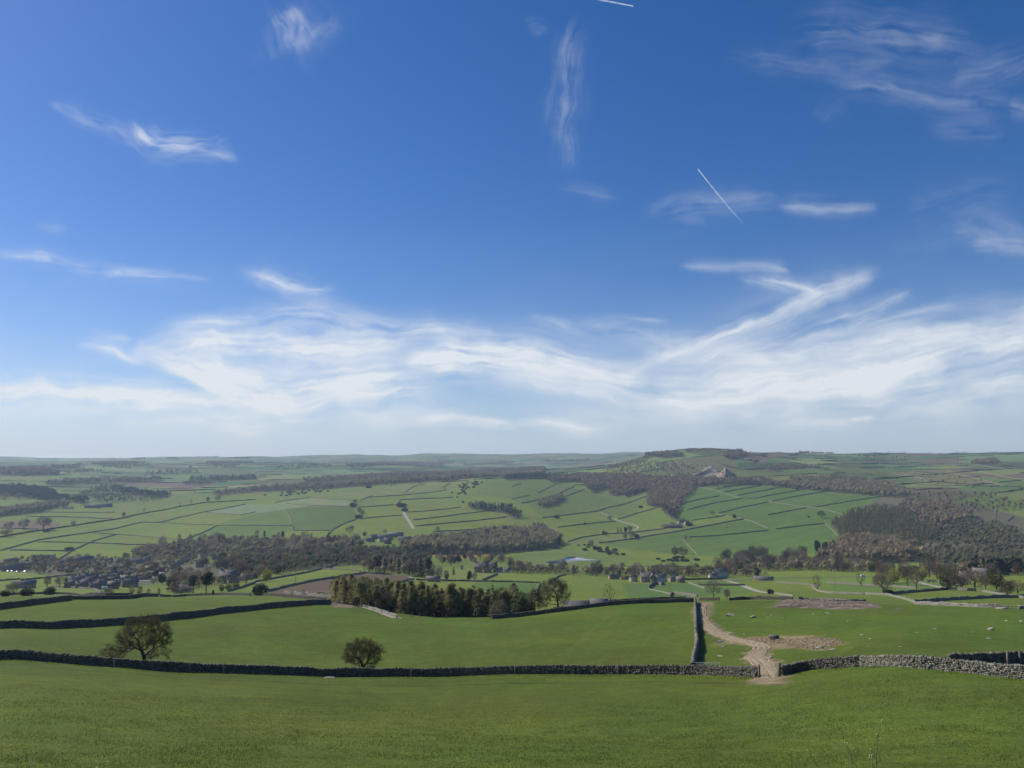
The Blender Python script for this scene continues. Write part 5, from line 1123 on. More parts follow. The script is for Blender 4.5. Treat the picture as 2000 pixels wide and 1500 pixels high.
wood([(1600,1100),(1640,1068),(1660,1052),(1700,1056),(1780,1066),(1790,1092),(1784,1099),(1650,1103)], 'brown beech wood filling the foot of the right hand hill', 1000, BEECH, RO, 10, 17)
wood([(1620,1026),(1660,1008),(1700,998),(1760,998),(1805,1028),(1830,1055),(1780,1064),(1700,1054),(1645,1048)], 'olive larch plantation on the right hand hill', 1000, OLIW, CO, 7.5, 16)
wood([(1745,992),(1765,982),(1850,990),(1895,1010),(1885,1022),(1830,1028),(1790,1010)], 'dark brown wood at the top of the right hand hill', 1000, BEECH, RO, 10, 17)
wood([(1800,1050),(1830,1030),(1900,1018),(1990,1035),(1995,1045),(1900,1060),(1830,1064)], 'bushy wood running right from the larch plantation', 1000, SCRW, {'round': 2, 'bushy': 3, 'cone': .4}, 10, 12)
wood([(1790,1098),(1785,1070),(1850,1066),(1990,1052),(2010,1065),(2010,1106),(1900,1108),(1810,1106)], 'open grey scrub covering the lower right hillside', 1000, SCRW, {'round': 3, 'bushy': 3}, 12, 12)
wood([(1770,966),(1850,962),(1930,968),(2010,985),(2010,997),(1900,1000),(1850,988),(1790,978)], 'dark scrub along the gully on the right', 1300, SCRW, {'bushy': 3, 'round': 1}, 15, 11, floor=False)
wood([(782,1080),(800,1066),(850,1060),(930,1050),(1010,1043),(1060,1044),(1097,1063),(1080,1072),(1000,1078),(900,1082)], 'dark ivy clad wood along the foot of the middle hill', 900, GREYW, {'round': 4, 'cone': 1.2}, 8, 18)
wood([(1030,1042),(1042,1026),(1060,1030),(1100,1058),(1092,1066),(1060,1048)], 'pale birch strip on the right end of the riverside wood', 1100, wood_mat('birch_twigs', (.24, .20, .16), (.19, .16, .13), (.27, .23, .19)), RO, 8, 11)
wood([(905,992),(960,989),(975,992),(1000,997),(1019,1012),(1006,1016),(985,1003),(930,995)], 'dark hanging conifers under the scrubby bank', 1200, CONW, {'cone': 3, 'round': 1}, 8, 15)
wood([(1048,987),(1060,982),(1100,970),(1104,977),(1080,987),(1055,992)], 'small oval copse alone on the smooth pasture', 1200, GREYW, RO, 8, 13)
wood([(-20,921),(40,917),(95,918),(113,929),(60,930),(-20,929)], 'dark wood capping the hill at the left edge', 3000, BEECH, RO, 13, 17)
wood([(-20,955),(50,953),(95,960),(110,973),(175,980),(160,985),(90,978),(-20,966)], 'dark hanging wood in the side valley on the left', 1800, CONW, {'round': 3, 'cone': 2}, 10, 16)
wood([(-20,1012),(60,1003),(130,988),(125,984),(60,993),(-20,1003)], 'grey riverside wood entering from the left edge', 1800, GREYW, RO, 9, 15)
wood([(215,949),(250,958),(300,965),(345,967),(320,973),(240,966)], 'row of dark pines on the left middle hill', 1800, CONW, {'cone': 3, 'round': 1}, 10, 15)
wood([(150,968),(210,950),(240,955),(235,968),(340,968),(300,980),(200,984)], 'scrub in the dell on the left', 1800, SCRW, {'bushy': 3, 'round': 1}, 14, 12, floor=False)
wood([(85,946),(160,940),(320,936),(322,940),(165,946),(100,950)], 'long wood strip on the left middle distance', 2200, GREYW, {'round': 3, 'cone': 2}, 12, 17)
wood([(365,937),(500,933),(505,938),(370,941)], 'dark plantation strip left of the far fields', 2200, CONW, CO, 12, 17)
wood([(355,945),(410,942),(413,946),(360,948)], 'small brown copse above the ploughed strip', 2200, BEECH, RO, 12, 14)
wood([(415,966),(500,956),(506,961),(420,970)], 'wood strip on the brow above the left fields', 2000, GREYW, {'round': 2, 'cone': 1}, 11, 14)
wood([(500,957),(620,949),(750,940),(860,935),(1000,926),(1062,922),(1062,927),(1000,931),(870,941),(760,946),(640,955),(505,962)], 'long tree belt over the top of the middle hill', 2300, GREYW, {'round': 3, 'cone': 1.5}, 12, 17)
wood([(590,940),(700,933),(800,927),(920,923),(1062,916),(1062,922),(920,929),(800,934),(690,942),(600,946)], 'second dark belt beyond the middle hill', 2800, BEECH, {'round': 3, 'cone': 2}, 14, 18)
wood([(985,934),(1070,930),(1120,933),(1120,937),(1060,937),(990,939)], 'conifer row at the crest of the smooth pasture', 2300, CONW, CO, 9, 14)
wood([(1180,912),(1240,902),(1262,893),(1268,896),(1245,908),(1190,916)], 'scattered wood on the left ridge of the big hill', 2800, GREYW, {'round': 2, 'bushy': 2}, 14, 12)
wood([(668,1172),(690,1170),(760,1186),(850,1197),(950,1200),(1036,1202),(1040,1208),(960,1212),(860,1214),(790,1208),(730,1192),(690,1182)], 'olive undergrowth between the trunks of the larch wood', 240, OLIW, {'round': 3, 'cone': 3, 'bushy': 2}, 3.2, 7.5, 'thicket', False, 'thicket')
for poly_, lab_, rm_, h_, kd_ in [
 ([(262,1080),(330,1070),(400,1062),(470,1060),(560,1059),(650,1060),(700,1056),(712,1070),(650,1080),(560,1086),(440,1084),(380,1090),(270,1094)], 'dense undergrowth and small trees filling the belt behind the village', 900, 12, {'round': 4, 'cone': 1, 'bushy': 3}),
 ([(420,1110),(450,1094),(560,1088),(700,1076),(830,1078),(835,1094),(700,1104),(640,1106),(560,1122),(500,1128)], 'undergrowth and hedges filling the gardens right of the village', 700, 9, {'round': 3, 'bushy': 4}),
 ([(1000,1122),(1100,1122),(1190,1126),(1330,1128),(1480,1124),(1480,1119),(1330,1120),(1190,1118),(1100,1114),(1000,1114)], 'undergrowth along the belt behind the row of houses', 780, 7, {'round': 4, 'bushy': 3}),
 ([(1395,1104),(1500,1102),(1620,1104),(1720,1112),(1720,1118),(1600,1114),(1480,1114),(1400,1110)], 'riverside thicket below the striped hill', 900, 11, {'round': 4, 'bushy': 3}),
 ([(0,1097),(120,1095),(280,1086),(380,1092),(330,1118),(285,1138),(150,1128),(60,1120),(0,1112)], 'garden trees and shrubs scattered between the village houses', 700, 7, {'round': 4, 'bushy': 4}),
 ([(330,1140),(380,1128),(420,1134),(415,1150),(345,1158)], 'thicket on the slope below the village street', 560, 6, {'round': 3, 'bushy': 4}),
 ([(708,1116),(760,1112),(830,1110),(846,1120),(836,1127),(800,1125),(760,1120),(714,1118)], 'shady undergrowth of the clump behind the ploughed field', 620, 9, {'round': 2, 'cone': 3}),
 ([(1760,1120),(1820,1114),(2010,1112),(2010,1124),(1900,1126),(1800,1124)], 'thicket on the flat ground below the right hand wood', 700, 9, {'round': 3, 'bushy': 3})]: wood(poly_, lab_, rm_, SCRW if 'hedges' in lab_ else GREYW, kd_, 13 if 'scattered' in lab_ else 7.5, h_, 'thicket', False, 'thicket')
FARW = [([(85,914),(160,908),(165,913),(100,919)],'far wood nearest the left hill cap'),([(180,908),(225,902),(285,906),(272,913),(200,916)],'far dark wood left of the pale fields'),([(400,905),(490,902),(495,907),(410,909)],'far wood strip below the left skyline'),([(670,908),(760,903),(870,900),(890,904),(780,910),(690,917)],'long hazy wood on the far central slope'),([(420,911),(465,909),(462,914),(425,915)],'small far copse below the strip'),([(-10,896),(28,896),(28,898),(-10,898)],'skyline wood at the left edge'),([(388,893.5),(426,892.5),(426,895),(388,895)],'skyline clump, the tallest on the left horizon'),([(324,896),(346,895),(346,897),(324,898)],'ragged skyline trees on the left horizon'),([(448,894.5),(492,894),(492,896),(448,896)],'skyline belt on the left horizon'),([(206,896),(226,895.5),(226,897),(206,897)],'small skyline clump on the far left'),([(70,897),(110,896.5),(110,898),(70,898.5)],'low skyline wood on the far left'),([(258,896.5),(282,896),(282,897.5),(258,898)],'low skyline wood in the left half'),
 ([(540,912),(640,908),(650,914),(560,918)],'far wood on the hollow slope in the centre'),([(120,925),(180,918),(200,922),(140,930)],'far wood in the side valley on the left'),([(280,925),(380,920),(390,924),(290,930)],'far dark strip left of centre'),([(900,908),(1000,902),(1010,905),(910,912)],'far wood on the right central slope'),([(1060,900),(1150,897),(1155,901),(1070,905)],'far wood below the hazy right moor')]
for poly, lab in FARW: wood(poly, lab, 3200, BEECH if 'hazy' in lab else GREYW, {'round': 3, 'cone': 1}, 25, 14, floor=False)
wood([(1893,906),(1905,901),(1945,899),(1952,905),(1930,908)], 'dark copse below the right skyline', 2800, BEECH, RO, 11, 14)
wood([(1670,899),(1770,896),(1772,901),(1680,902)], 'brown heath scrub below the right skyline', 2800, BEECH, BU, 14, 14, floor=False)
wood([(1500,880.5),(1528,881.5),(1528,883),(1500,882.5)], 'low trees on the ridge right of the hilltop', 3000, GREYW, {'round': 1, 'bushy': 2}, 15, 9, floor=False)
wood([(1560,884),(1630,885),(1630,887),(1560,886)], 'dark belt on the right skyline dip', 3000, GREYW, RO, 14, 12, floor=False)
wood([(1730,884.5),(1900,884),(1900,886),(1730,886.5)], 'broken row of trees along the right skyline', 3800, GREYW, {'round': 1, 'bushy': 2}, 34, 11, floor=False)
# ------------------------------------------------------------------ houses, barns, farm buildings
W_STONE = simple('house_stone', (.44, .335, .21), (.31, .24, .16), 1.0); W_DARK = simple('dark_house_stone', (.30, .235, .155), (.21, .17, .12), 1.0)
W_PALE = simple('pale_render', (.52, .47, .39), (.44, .40, .33), .5); W_WHITE = simple('white_render', (.66, .63, .57), (.56, .53, .48), .5); W_PINK = simple('pink_stone', (.46, .34, .26), (.36, .27, .21), .6)
R_SLATE = simple('dark_slate', (.25, .205, .165), (.17, .142, .115), .9, .7, .3); R_STONE = simple('stone_slate', (.25, .225, .195), (.17, .15, .13), .9, .8, .2)
R_BROWN = simple('brown_tile', (.165, .120, .095), (.12, .088, .07), .9); R_GREY = simple('grey_sheet_roof', (.21, .20, .195), (.155, .148, .145), .4, .9, .1)
GLASS = simple('window_glass', (.03, .035, .045), (.05, .055, .06), 2, .15, .5); DOORM = simple('painted_door', (.10, .13, .11), (.08, .10, .09), 2, .6)
FRAME = simple('white_frame', (.70, .70, .68), (.62, .62, .6), 3, .6); POT = simple('chimney_stone', (.14, .115, .09), (.09, .075, .06), 2)
def gable(mb, w, d, h, rh):
    x, y = w / 2, d / 2
    mb.add([(-x, -y, -1), (x, -y, -1), (x, y, -1), (-x, y, -1), (-x, -y, h), (x, -y, h), (x, y, h), (-x, y, h), (-x, 0, h + rh), (x, 0, h + rh)],
           quads=[(0, 1, 5, 4), (2, 3, 7, 6), (1, 2, 6, 5), (3, 0, 4, 7)], tris=[(4, 7, 8), (5, 9, 6)])
def roof_mb(mb, w, d, h, rh, ov=.35, th=.22):
    x, y = w / 2 + ov, d / 2 + ov; e = h - ov * rh / (d / 2)
    for s in (-1, 1):
        V = [(-x, s * y, e + .06), (x, s * y, e + .06), (x, 0, h + rh + .06), (-x, 0, h + rh + .06)]; V += [(a, b, c + th) for a, b, c in V]
        mb.add(V, quads=[(0, 1, 2, 3), (4, 5, 6, 7), (0, 1, 5, 4), (1, 2, 6, 5), (3, 0, 4, 7)])
def house(name, w, d, h, rh, wall, roof, chim=(-.4, .4), cols=3, floors=2, wing=0, door=True, porch=False):
    o = bpy.data.objects.new(name, None); COL.objects.link(o)
    mb = MB(); gable(mb, w, d, h, rh)
    if wing:
        V0 = MB(); gable(V0, d * .9, w * .34, h, rh * .8); V, T, Q = V0.arrays(); V = V @ rotz(math.pi / 2).T + np.array([wing * w * .3, -d * .42, 0]); mb.add(V, tris=T, quads=Q)
    mb.obj('wall', [wall], o)
    rb = MB(); roof_mb(rb, w, d, h, rh)
    if wing:
        V0 = MB(); roof_mb(V0, d * .9, w * .34, h, rh * .8); V, T, Q = V0.arrays(); V = V @ rotz(math.pi / 2).T + np.array([wing * w * .3, -d * .42, .03]); rb.add(V, quads=Q)
    rf = rb.obj('roof', [roof], o)
    for c in chim:
        cb = MB(); cb.box((c * w, 0, h + rh + .35), (.55, .42, .95)); cb.box((c * w, 0, h + rh + 1.36), (.64, .5, .08))
        for q in (-.25, .25): cb.tube([(c * w + q, 0, h + rh + 1.4), (c * w + q, 0, h + rh + 1.85)], [.14, .11], 6)
        cb.obj('chimney', [POT], o)
    fh = h / floors
    for s in (-1, 1):
        for f in range(floors):
            for k in range(cols):
                cx = (k + .5) / cols * w - w / 2
                if door and f == 0 and k == cols // 2 and s < 0:
                    b = MB(); b.box((cx, s * (d / 2 + .03), 1.0), (.48, .05, 1.05)); b.obj('door', [DOORM], o); continue
                if wing and s < 0 and abs(cx - wing * w * .3) < w * .2: cy = -d * .42 - d * .45
                else: cy = s * d / 2
                b = MB(); b.box((cx, cy + s * .02, f * fh + fh * .56), (.58, .05, .62)); fr = b.obj('window', [FRAME], o)
                b = MB(); b.box((cx, cy + s * .06, f * fh + fh * .56), (.49, .03, .53)); b.obj('pane', [GLASS], fr)
    return o
def copy_tree(o, parent=None):
    c = o.copy(); COL.objects.link(c); c.parent = parent
    for ch in list(o.children): copy_tree(ch, c)
    return c
HP = dict(
 cottage=lambda: house('house', 9, 6.5, 4.9, 2.7, W_STONE, R_SLATE, (-.45, .45), 3),
 semi=lambda: house('house', 12, 7, 5.0, 2.9, W_STONE, R_STONE, (-.45, .1), 4),
 dark=lambda: house('house', 10.5, 7, 4.9, 3.0, W_DARK, R_SLATE, (.42,), 3),
 bungalow=lambda: house('house', 13, 7.5, 2.8, 2.6, W_STONE, R_BROWN, (.2,), 4, 1),
 pale=lambda: house('house', 10, 7, 5.0, 2.7, W_PALE, R_SLATE, (-.42,), 3),
 terrace=lambda: house('terrace', 22, 7, 5.0, 2.8, W_STONE, R_SLATE, (-.46, -.16, .16, .46), 8),
 white=lambda: house('house', 11, 7, 5.2, 2.6, W_WHITE, R_STONE, (-.4, .4), 4),
 gabled=lambda: house('house', 13, 8, 5.6, 3.6, W_STONE, R_STONE, (-.44, .44), 4, 2, 1),
 barn=lambda: house('barn', 18, 9, 4.6, 2.6, W_STONE, R_STONE, (), 3, 1),
 shed=lambda: house('barn', 24, 13, 5.5, 2.6, W_DARK, R_GREY, (), 4, 1, door=False),
 longroof=lambda: house('hall', 34, 11, 4.2, 3.2, W_STONE, R_GREY, (), 9, 1),
)
PROT_H = {}
def put_house(kind, x, y, rmin, yaw, label, group=None, s=1.0, sx=1.0, sz=1.0, cat=None):
    if kind not in PROT_H: o = PROT_H[kind] = HP[kind]()
    else: o = copy_tree(PROT_H[kind])
    P, r = ground(x, y, rmin); o.location = P; o.rotation_euler = (0, 0, -math.atan2(P[0], P[1]) + math.radians(yaw)); s *= .92; o.scale = (s * sx, s, s * sz)
    return tag(o, label, cat or ('house' if kind not in ('barn', 'shed', 'longroof') else 'barn'), group)
# the packed estate at the left
G1 = ('dark roofed house in the packed lower estate of the village', 'houses of the lower estate')
for k, x, y, yw in [('semi',165,1133,-10),('pale',185,1130,25),('semi',207,1132,-8),('dark',228,1131,12),('semi',152,1138,-6),('dark',178,1139,10),('bungalow',200,1140,-8),('dark',222,1139,8),('pale',244,1135,-32),('bungalow',262,1132,10),('bungalow',282,1133,15),('dark',190,1124,0),('semi',215,1124,-10),('dark',238,1124,14),('bungalow',160,1127,-8),('dark',172,1144,4),('semi',232,1145,-5),('semi',141,1142,8)]:
    put_house(k, x, y, 600, yw, *(G1 if k not in ('pale', 'white') else ('pale fronted house in the packed lower estate of the village', 'pale houses of the lower estate')), sz=.8)
put_house('cottage', 139, 1148, 560, -6, 'leftmost house of the front row of the lower estate', s=1.1, sz=.75); put_house('cottage', 162, 1149, 560, -6, 'second house of the front row of the lower estate', s=1.1, sz=.75)
put_house('semi', 191, 1151, 560, 4, 'third house of the front row, beside the white van', sz=.75); put_house('semi', 253, 1147, 560, 6, 'large house at the right end of the front row', s=1.1, sz=.85); put_house('dark', 216, 1150, 560, -30, 'house set back in the front row with its gable to the field', sz=.75)
G2 = ('grey roofed house in the upper half of the village', 'houses of the upper village')
for k, x, y, yw in [('dark',222,1113,0),('semi',240,1111,-12),('pale',258,1118,36),('bungalow',276,1119,10),('dark',292,1114,-14),('pale',303,1108,40),('dark',313,1117,-24),('bungalow',250,1106,4),('semi',325,1103,12),('dark',200,1112,0),('bungalow',285,1125,-20),('dark',152,1106,10),('white',168,1110,35),('dark',135,1118,8),('semi',115,1105,-4),('bungalow',95,1103,6),('dark',75,1106,-8),('semi',182,1104,3),('dark',120,1116,0),('semi',350,1090,14),('dark',372,1086,-10),('white',395,1088,38),('pale',420,1094,32),('semi',448,1098,10),('dark',470,1104,0),('bungalow',430,1108,6),('pale',455,1112,28),('white',500,1106,42),('semi',398,1101,-6)]:
    put_house(k, x, y, 650, yw, *(G2 if k not in ('pale', 'white') else ('pale fronted house in the upper half of the village', 'pale houses of the upper village')), s=.92, sz=.8)
G3 = ('stone house stepping up the right side of the pale village street', 'houses along the village street')
for x, y in [(338,1111),(345,1107),(352,1103),(359,1099),(366,1095)]: put_house('cottage', x, y, 650, 48, *G3, sz=.85)
put_house('terrace', 25, 1115, 650, 2, 'long low terrace with pale garages at the left edge', sx=1.1); put_house('terrace', 50, 1112, 650, -2, 'long dark roofed terrace right of the left edge garages', sx=1.2); put_house('bungalow', 8, 1113, 650, 0, 'house cut by the left edge of the picture')
put_house('barn', 20, 1100, 650, 4, 'grey barn roof behind the left edge terrace', cat='barn')
for i, x in enumerate((72, 86, 100)): put_house('gabled', x, 1094, 800, 2, ('left', 'middle', 'right')[i] + ' one of three gabled houses under the hill field', s=.85)
put_house('longroof', 155, 1098, 800, -2, 'long pale roofed hall below the dark field wall', cat='hall', s=1.15); put_house('pale', 140, 1109, 700, 0, 'pale fronted house among the bare trees on the left')
put_house('longroof', 270, 1101, 760, 6, 'long grey roofed school hall in the upper village', cat='hall', s=1.0); put_house('gabled', 286, 1096, 800, 0, 'small grey gabled building beside the school hall', s=.7)
put_house('white', 214, 1099, 760, 12, 'white gabled house, left one of two above the village', s=.8); put_house('white', 236, 1099, 760, 12, 'white gabled house, right one of two above the village', s=.8); put_house('pale', 296, 1081, 900, 0, 'pale house half hidden in the trees above the school hall', s=.8); put_house('white', 328, 1079, 900, 30, 'white gable showing between the trees above the village', s=.7, sz=1.6)
put_house('barn', 49, 1149, 500, 0, 'pale grey stone roof with chimneys sunk behind the left brow', s=.8, cat='house')
put_house('pale', 390, 1108, 650, 4, 'pinkish pale house among the gardens', s=1.1); put_house('gabled', 478, 1092, 760, 0, 'turreted pale stone mansion in the trees', s=1.05); put_house('white', 500, 1098, 760, 10, 'white fronted house right of the mansion', s=.7); put_house('white', 520, 1104, 700, -8, 'small white house in the trees by the yellow willow', s=.6)
put_house('gabled', 447, 1139, 480, -24, 'big dark stone house with gables below the village', s=1.2); put_house('barn', 475, 1134, 500, -20, 'long low wing behind the big gabled house', s=.8); put_house('bungalow', 492, 1131, 500, -18, 'low building at the right end of the big house', s=.8)
# hillside farm in the middle
put_house('shed', 773, 1049, 1200, -14, 'large grey roofed barn, the highest building of the hillside farm', s=1.3); put_house('barn', 752, 1053, 1200, 4, 'long stone barn in the middle of the hillside farm', s=1.4, sx=1.3); put_house('barn', 733, 1052, 1200, 34, 'stone barn on the left of the hillside farm', s=1.3); put_house('pale', 745, 1058, 1100, 60, 'farmhouse with a sunlit yellow gable', s=1.3)
put_house('dark', 757, 1062, 1100, 4, 'tall dark farm building at the front of the hillside farm', s=1.4); put_house('barn', 790, 1056, 1200, 6, 'low farm shed with pale walls on the right of the farm', s=1.2, sx=1.3); put_house('barn', 722, 1058, 1200, 40, 'lower left shed of the hillside farm', s=1.1)
# manor
put_house('gabled', 940, 1118, 640, -4, 'dark gabled manor house, its left wing', s=1.35); put_house('gabled', 958, 1117, 640, -4, 'dark gabled manor house, its right wing', s=1.25); put_house('pale', 975, 1118, 640, 20, 'pale stable block right of the manor', s=.8); put_house('white', 990, 1118, 640, -10, 'white cottage right of the manor', s=.7); put_house('barn', 1000, 1114, 640, 0, 'low grey roof behind the white cottage', s=.7)
put_house('barn', 846, 1136, 520, -6, 'small stone field barn with a grey roof', s=.72); put_house('pale', 902, 1112, 640, 0, 'tiny pale roofed summerhouse on the manor terrace', s=.35, sz=1.8)
# row by the meadow
for k, x, y, yw, l, s in [('cottage',1195,1131,30,'small stone cottage at the left end of the row above the meadow',.75),('cottage',1203,1131,40,'gabled cottage second from the left of the row',.75),('bungalow',1220,1132,14,'low roofed house peeping over the field in the row',.7),('pale',1237,1136,74,'tall narrow sunlit gable house in the row',1.0),('gabled',1265,1137,6,'largest dark roofed house in the row of houses',1.15),('white',1290,1137,30,'white gabled house in the middle of the row',1.05),('semi',1317,1136,28,'pale gabled stone house right of the white one',.85),('dark',1329,1138,-10,'dark low house at the right end of the row',.8)]:
    put_house(k, x, y, 500, yw, l, s=s)
put_house('white', 1407, 1128, 550, 34, 'big white house among trees at the end of the drive', s=1.45); put_house('pale', 1393, 1131, 520, 30, 'pale annex in front of the big white house', s=.95); put_house('longroof', 1491, 1134, 500, 2, 'long dark roofed shed beside the road', s=.62, cat='shed')
put_house('pale', 1313, 1027, 1200, 60, 'pale stone cottage, left one above the yellow pasture', s=1.1); put_house('white', 1327, 1022, 1200, 50, 'whitewashed cottage among blossom above the yellow pasture', s=.8); put_house('pale', 1342, 1024, 1200, 40, 'pale cottage, right one above the yellow pasture', s=1.2)
put_house('white', 1916, 1130, 450, -14, 'white farmhouse with a dark roof at the right', s=1.25); put_house('pink' if 'pink' in HP else 'pale', 1886, 1132, 450, 18, 'stone barn left of the white farmhouse', s=1.0); put_house('pale', 1878, 1142, 420, 30, 'pinkish outbuilding below the bare trees at the right', s=.8)
put_house('shed', 186, 992, 1800, 0, 'largest dark barn of the far left farm', s=1.2); put_house('barn', 172, 992, 1800, 10, 'dark farmhouse of the far left farm', s=1.2); put_house('shed', 208, 990, 1800, -8, 'grey roofed shed on the right of the far left farm', s=1.3); put_house('white', 133, 994, 1800, 0, 'pale polytunnel like shed left of the far left farm', s=1.2, sx=2.2, sz=.5)
put_house('barn', 1462, 899, 2600, 0, 'long low building on the ridge right of the quarry', s=1.3, sx=1.6); put_house('white', 1466, 882, 3000, 0, 'pale ruined building on the heath skyline', s=1.0); put_house('white', 372, 913, 4500, 0, 'tiny white farm on the far left slope', s=1.4)
put_house('white', 1874, 908, 3000, 0, 'small pale hut at the foot of the mast', s=.7)
# long stone barn just over the brow
o = house('barn', 10.5, 5, 2.0, 1.5, W_STONE, R_GREY, (), 4, 1); P, r = ground(1131, 1194, 285); o.location = P + np.array([0, 0, -.3]); o.rotation_euler = (0, 0, -math.atan2(P[0], P[1]) + .10); tag(o, 'long pale grey barn roof just beyond the brow by the big ash', 'barn')
o = house('barn', 6.0, 5, 2.0, 1.3, W_PALE, R_GREY, (), 2, 1); P, r = ground(1170, 1190, 285); o.location = P + np.array([0, 0, -.3]); o.rotation_euler = (0, 0, -math.atan2(P[0], P[1]) + .06); tag(o, 'shorter grey roof at the right end of the long barn', 'barn')
# ------------------------------------------------------------------ gate, posts, rocks, sheep, cars, mast, water, quarry, sapling
WOODM = simple('weathered_wood', (.23, .20, .16), (.13, .11, .09), 6); GALV = simple('galvanised_steel', (.25, .26, .27), (.19, .20, .21), 5, .45, .5, metal=.4)
def at_near(x, y, rmin=2): return ground(x, y, rmin)
def fence_post(x, y, h, label, rmin=2, w=.07, grp=None, lean=0.0):
    P, r = at_near(x, y, rmin); mb = MB(); mb.box((0, 0, h / 2 - .1), (w, w, h / 2 + .1), jit=.04); mb.box((0, 0, h + .015), (w * .8, w * .8, .02))
    o = mb.obj('fence_post', [WOODM], None, P); o.rotation_euler = (lean, lean * .5, rng.uniform(0, 1)); return tag(o, label, 'post', grp)
for x, y in [(515,1317.5),(590,1319.5),(672,1321.5),(803,1322),(870,1321.5),(1006,1317.8),(1147,1317.2),(1207,1317),(222,1304),(370,1314.5),(438,1316.2),(75,1291.5)]:
    fence_post(x, y, 1.45, 'thin fence post standing against the long near wall', 2, .055, 'posts along the near wall', rng.uniform(-.08, .08))
fence_post(1483, 1323, 1.55, 'dark wooden gatepost on the left of the muddy gateway', 2, .12); fence_post(1522.5, 1321, 1.6, 'pale stone gatepost on the right of the muddy gateway', 2, .16)
fence_post(1969, 1301, 1.7, 'pale post leaning on the wall at the right edge, left of two', 2, .09); fence_post(1993, 1299, 1.7, 'pale post leaning on the wall at the right edge, right of two', 2, .09)
for x, y in [(700,1187),(715,1190),(730,1194),(745,1199),(758,1204),(805,1209),(820,1209),(848,1210),(872,1210)]:
    fence_post(x, y, 1.3, 'small fence post along the foot of the larch wood', 225, .05, 'posts by the larch wood')
def gate(A, B, h, label):
    A = np.array(A); B = np.array(B); L = np.hypot(*(B - A)[:2]); o = bpy.data.objects.new('field_gate', None); COL.objects.link(o); o.location = A; o.rotation_euler = (0, 0, math.atan2(B[1] - A[1], B[0] - A[0])); tag(o, label, 'gate')
    dz = B[2] - A[2]; f = lambda x: dz * x / L
    fr = MB()
    for x in (0, L): fr.tube([(x, 0, f(x) + .1), (x, 0, f(x) + h)], .035, 6)
    fr.tube([(0, 0, h), (L, 0, h + dz)], .03, 6); fr.tube([(0, 0, .15), (L, 0, .15 + dz)], .03, 6); fr.obj('gate_frame', [GALV], o)
    for k in range(1, 5): b = MB(); z = .15 + (h - .15) * k / 5; b.tube([(0, 0, z), (L, 0, z + dz)], .022, 5); b.obj('bar', [GALV], o)
    for k in range(1, 4): b = MB(); x = L * k / 4; b.tube([(x, .03, f(x) + .15), (x, .03, f(x) + h)], .018, 5); b.obj('upright', [GALV], o)
gate(at_near(1357, 1311)[0], at_near(1408, 1311)[0], 1.25, 'grey metal field gate set behind the wall below the downhill wall')
gate(at_near(649, 1182, 220)[0], at_near(659, 1181, 220)[0], 1.2, 'small metal gate in the gap at the end of the long shaded wall')
gate(at_near(494, 1168, 255)[0], at_near(505, 1167, 255)[0], 1.2, 'dark gate on the brow beside the dark bush')

# rocks
ROCK = stone_mat('limestone_rock', (.40, .365, .28), (.26, .235, .175), 5.0, False, (.26, .25, .17))
def rock_mesh(seed):
    import bmesh
    bm = bmesh.new(); bmesh.ops.create_icosphere(bm, subdivisions=3, radius=1.0); r2 = np.random.default_rng(seed); ph = r2.uniform(0, 50, 3)
    cuts = [(unit(r2.normal(size=3)), r2.uniform(.45, .8)) for _ in range(9)]
    for v in bm.verts:
        p = np.array(v.co)
        for n_, d in cuts:
            e = p @ n_ - d
            if e > 0: p = p - n_ * e * .92
        q = 1 + .10 * float(vnoise(np.array([p[0] * 2.5 + ph[0]]), np.array([p[1] * 2.5 + p[2] * 1.7 + ph[1]]), seed)[0]); v.co = p * q
    me = bpy.data.meshes.new('rock'); bm.to_mesh(me); bm.free(); me.materials.append(ROCK); return me
ROCKS = [rock_mesh(s) for s in (1, 2, 3, 4, 5)]
RL = [(1426,1203,22,9,'long split limestone outcrop near the top of the track'),(1444,1203,5,4,'small rock at the right tip of the split outcrop'),(1470,1206,15,8,'double rock in the right field above the mud'),(1494,1201,7,4,None),(1507,1202,6,3,None),(1531,1208,5,4,None),(1588,1200,5,3,None),(1615,1199,13,5,'flat topped pale rock below the stony heap'),(1424,1237,13,3,'flat slab of rock beside the bend of the track'),(1406,1254,17,7,'pale rock left of the bend in the track'),(1431,1256,14,2,None),(1414,1264,10,4,'small pale rock below the rock left of the bend'),(1407,1282,15,3,'flat pale slab in the corner by the metal gate'),(1503,1286,15,7,'white rock at the inside of the track bend'),(1603,1267,19,8,'pale boulder below the trampled patch'),(1626,1269,14,4,'broken low rock right of the pale boulder'),(1683,1240,9,2,None),(1700,1248,8,3,None),(1698,1263,5,3,None),(1794,1278,5,4,None),(1935,1230,16,7,'pale humped rock on the right of the field'),(1966,1213,8,3,None),(1930,1247,11,2,None),(1790,1236,6,2,None),(1757,1263,9,2,None),(1996,1214,9,3,None),(1614,1240,6,2,None),(1390,1212,4,2,None),(1938,1217,5,2,None),(1500,1206,5,2,None),(1453,1239,5,2,None),(1684,1196,5,2,None),(1590,1196,5,2,None),(1636,1196,5,2,None),(1825,1228,8,2,None),(1900,1235,7,2,None),(1655,1214,4,2,None)]
for x, y, w, h, lab in RL:
    P, r = at_near(x, y); o = link('rock', ROCKS[rng.integers(5)], None, P + np.array([0, 0, pxm(r, h) * .12])); o.scale = (pxm(r, w) * .44, pxm(r, w) * .40, pxm(r, h) * .44); o.rotation_euler = (rng.uniform(-.1, .1), rng.uniform(-.1, .1), rng.uniform(-.4, .4))
    tag(o, lab or 'small pale stone lying in the grass of the right field', 'rock', None if lab else 'small stones in the right field')
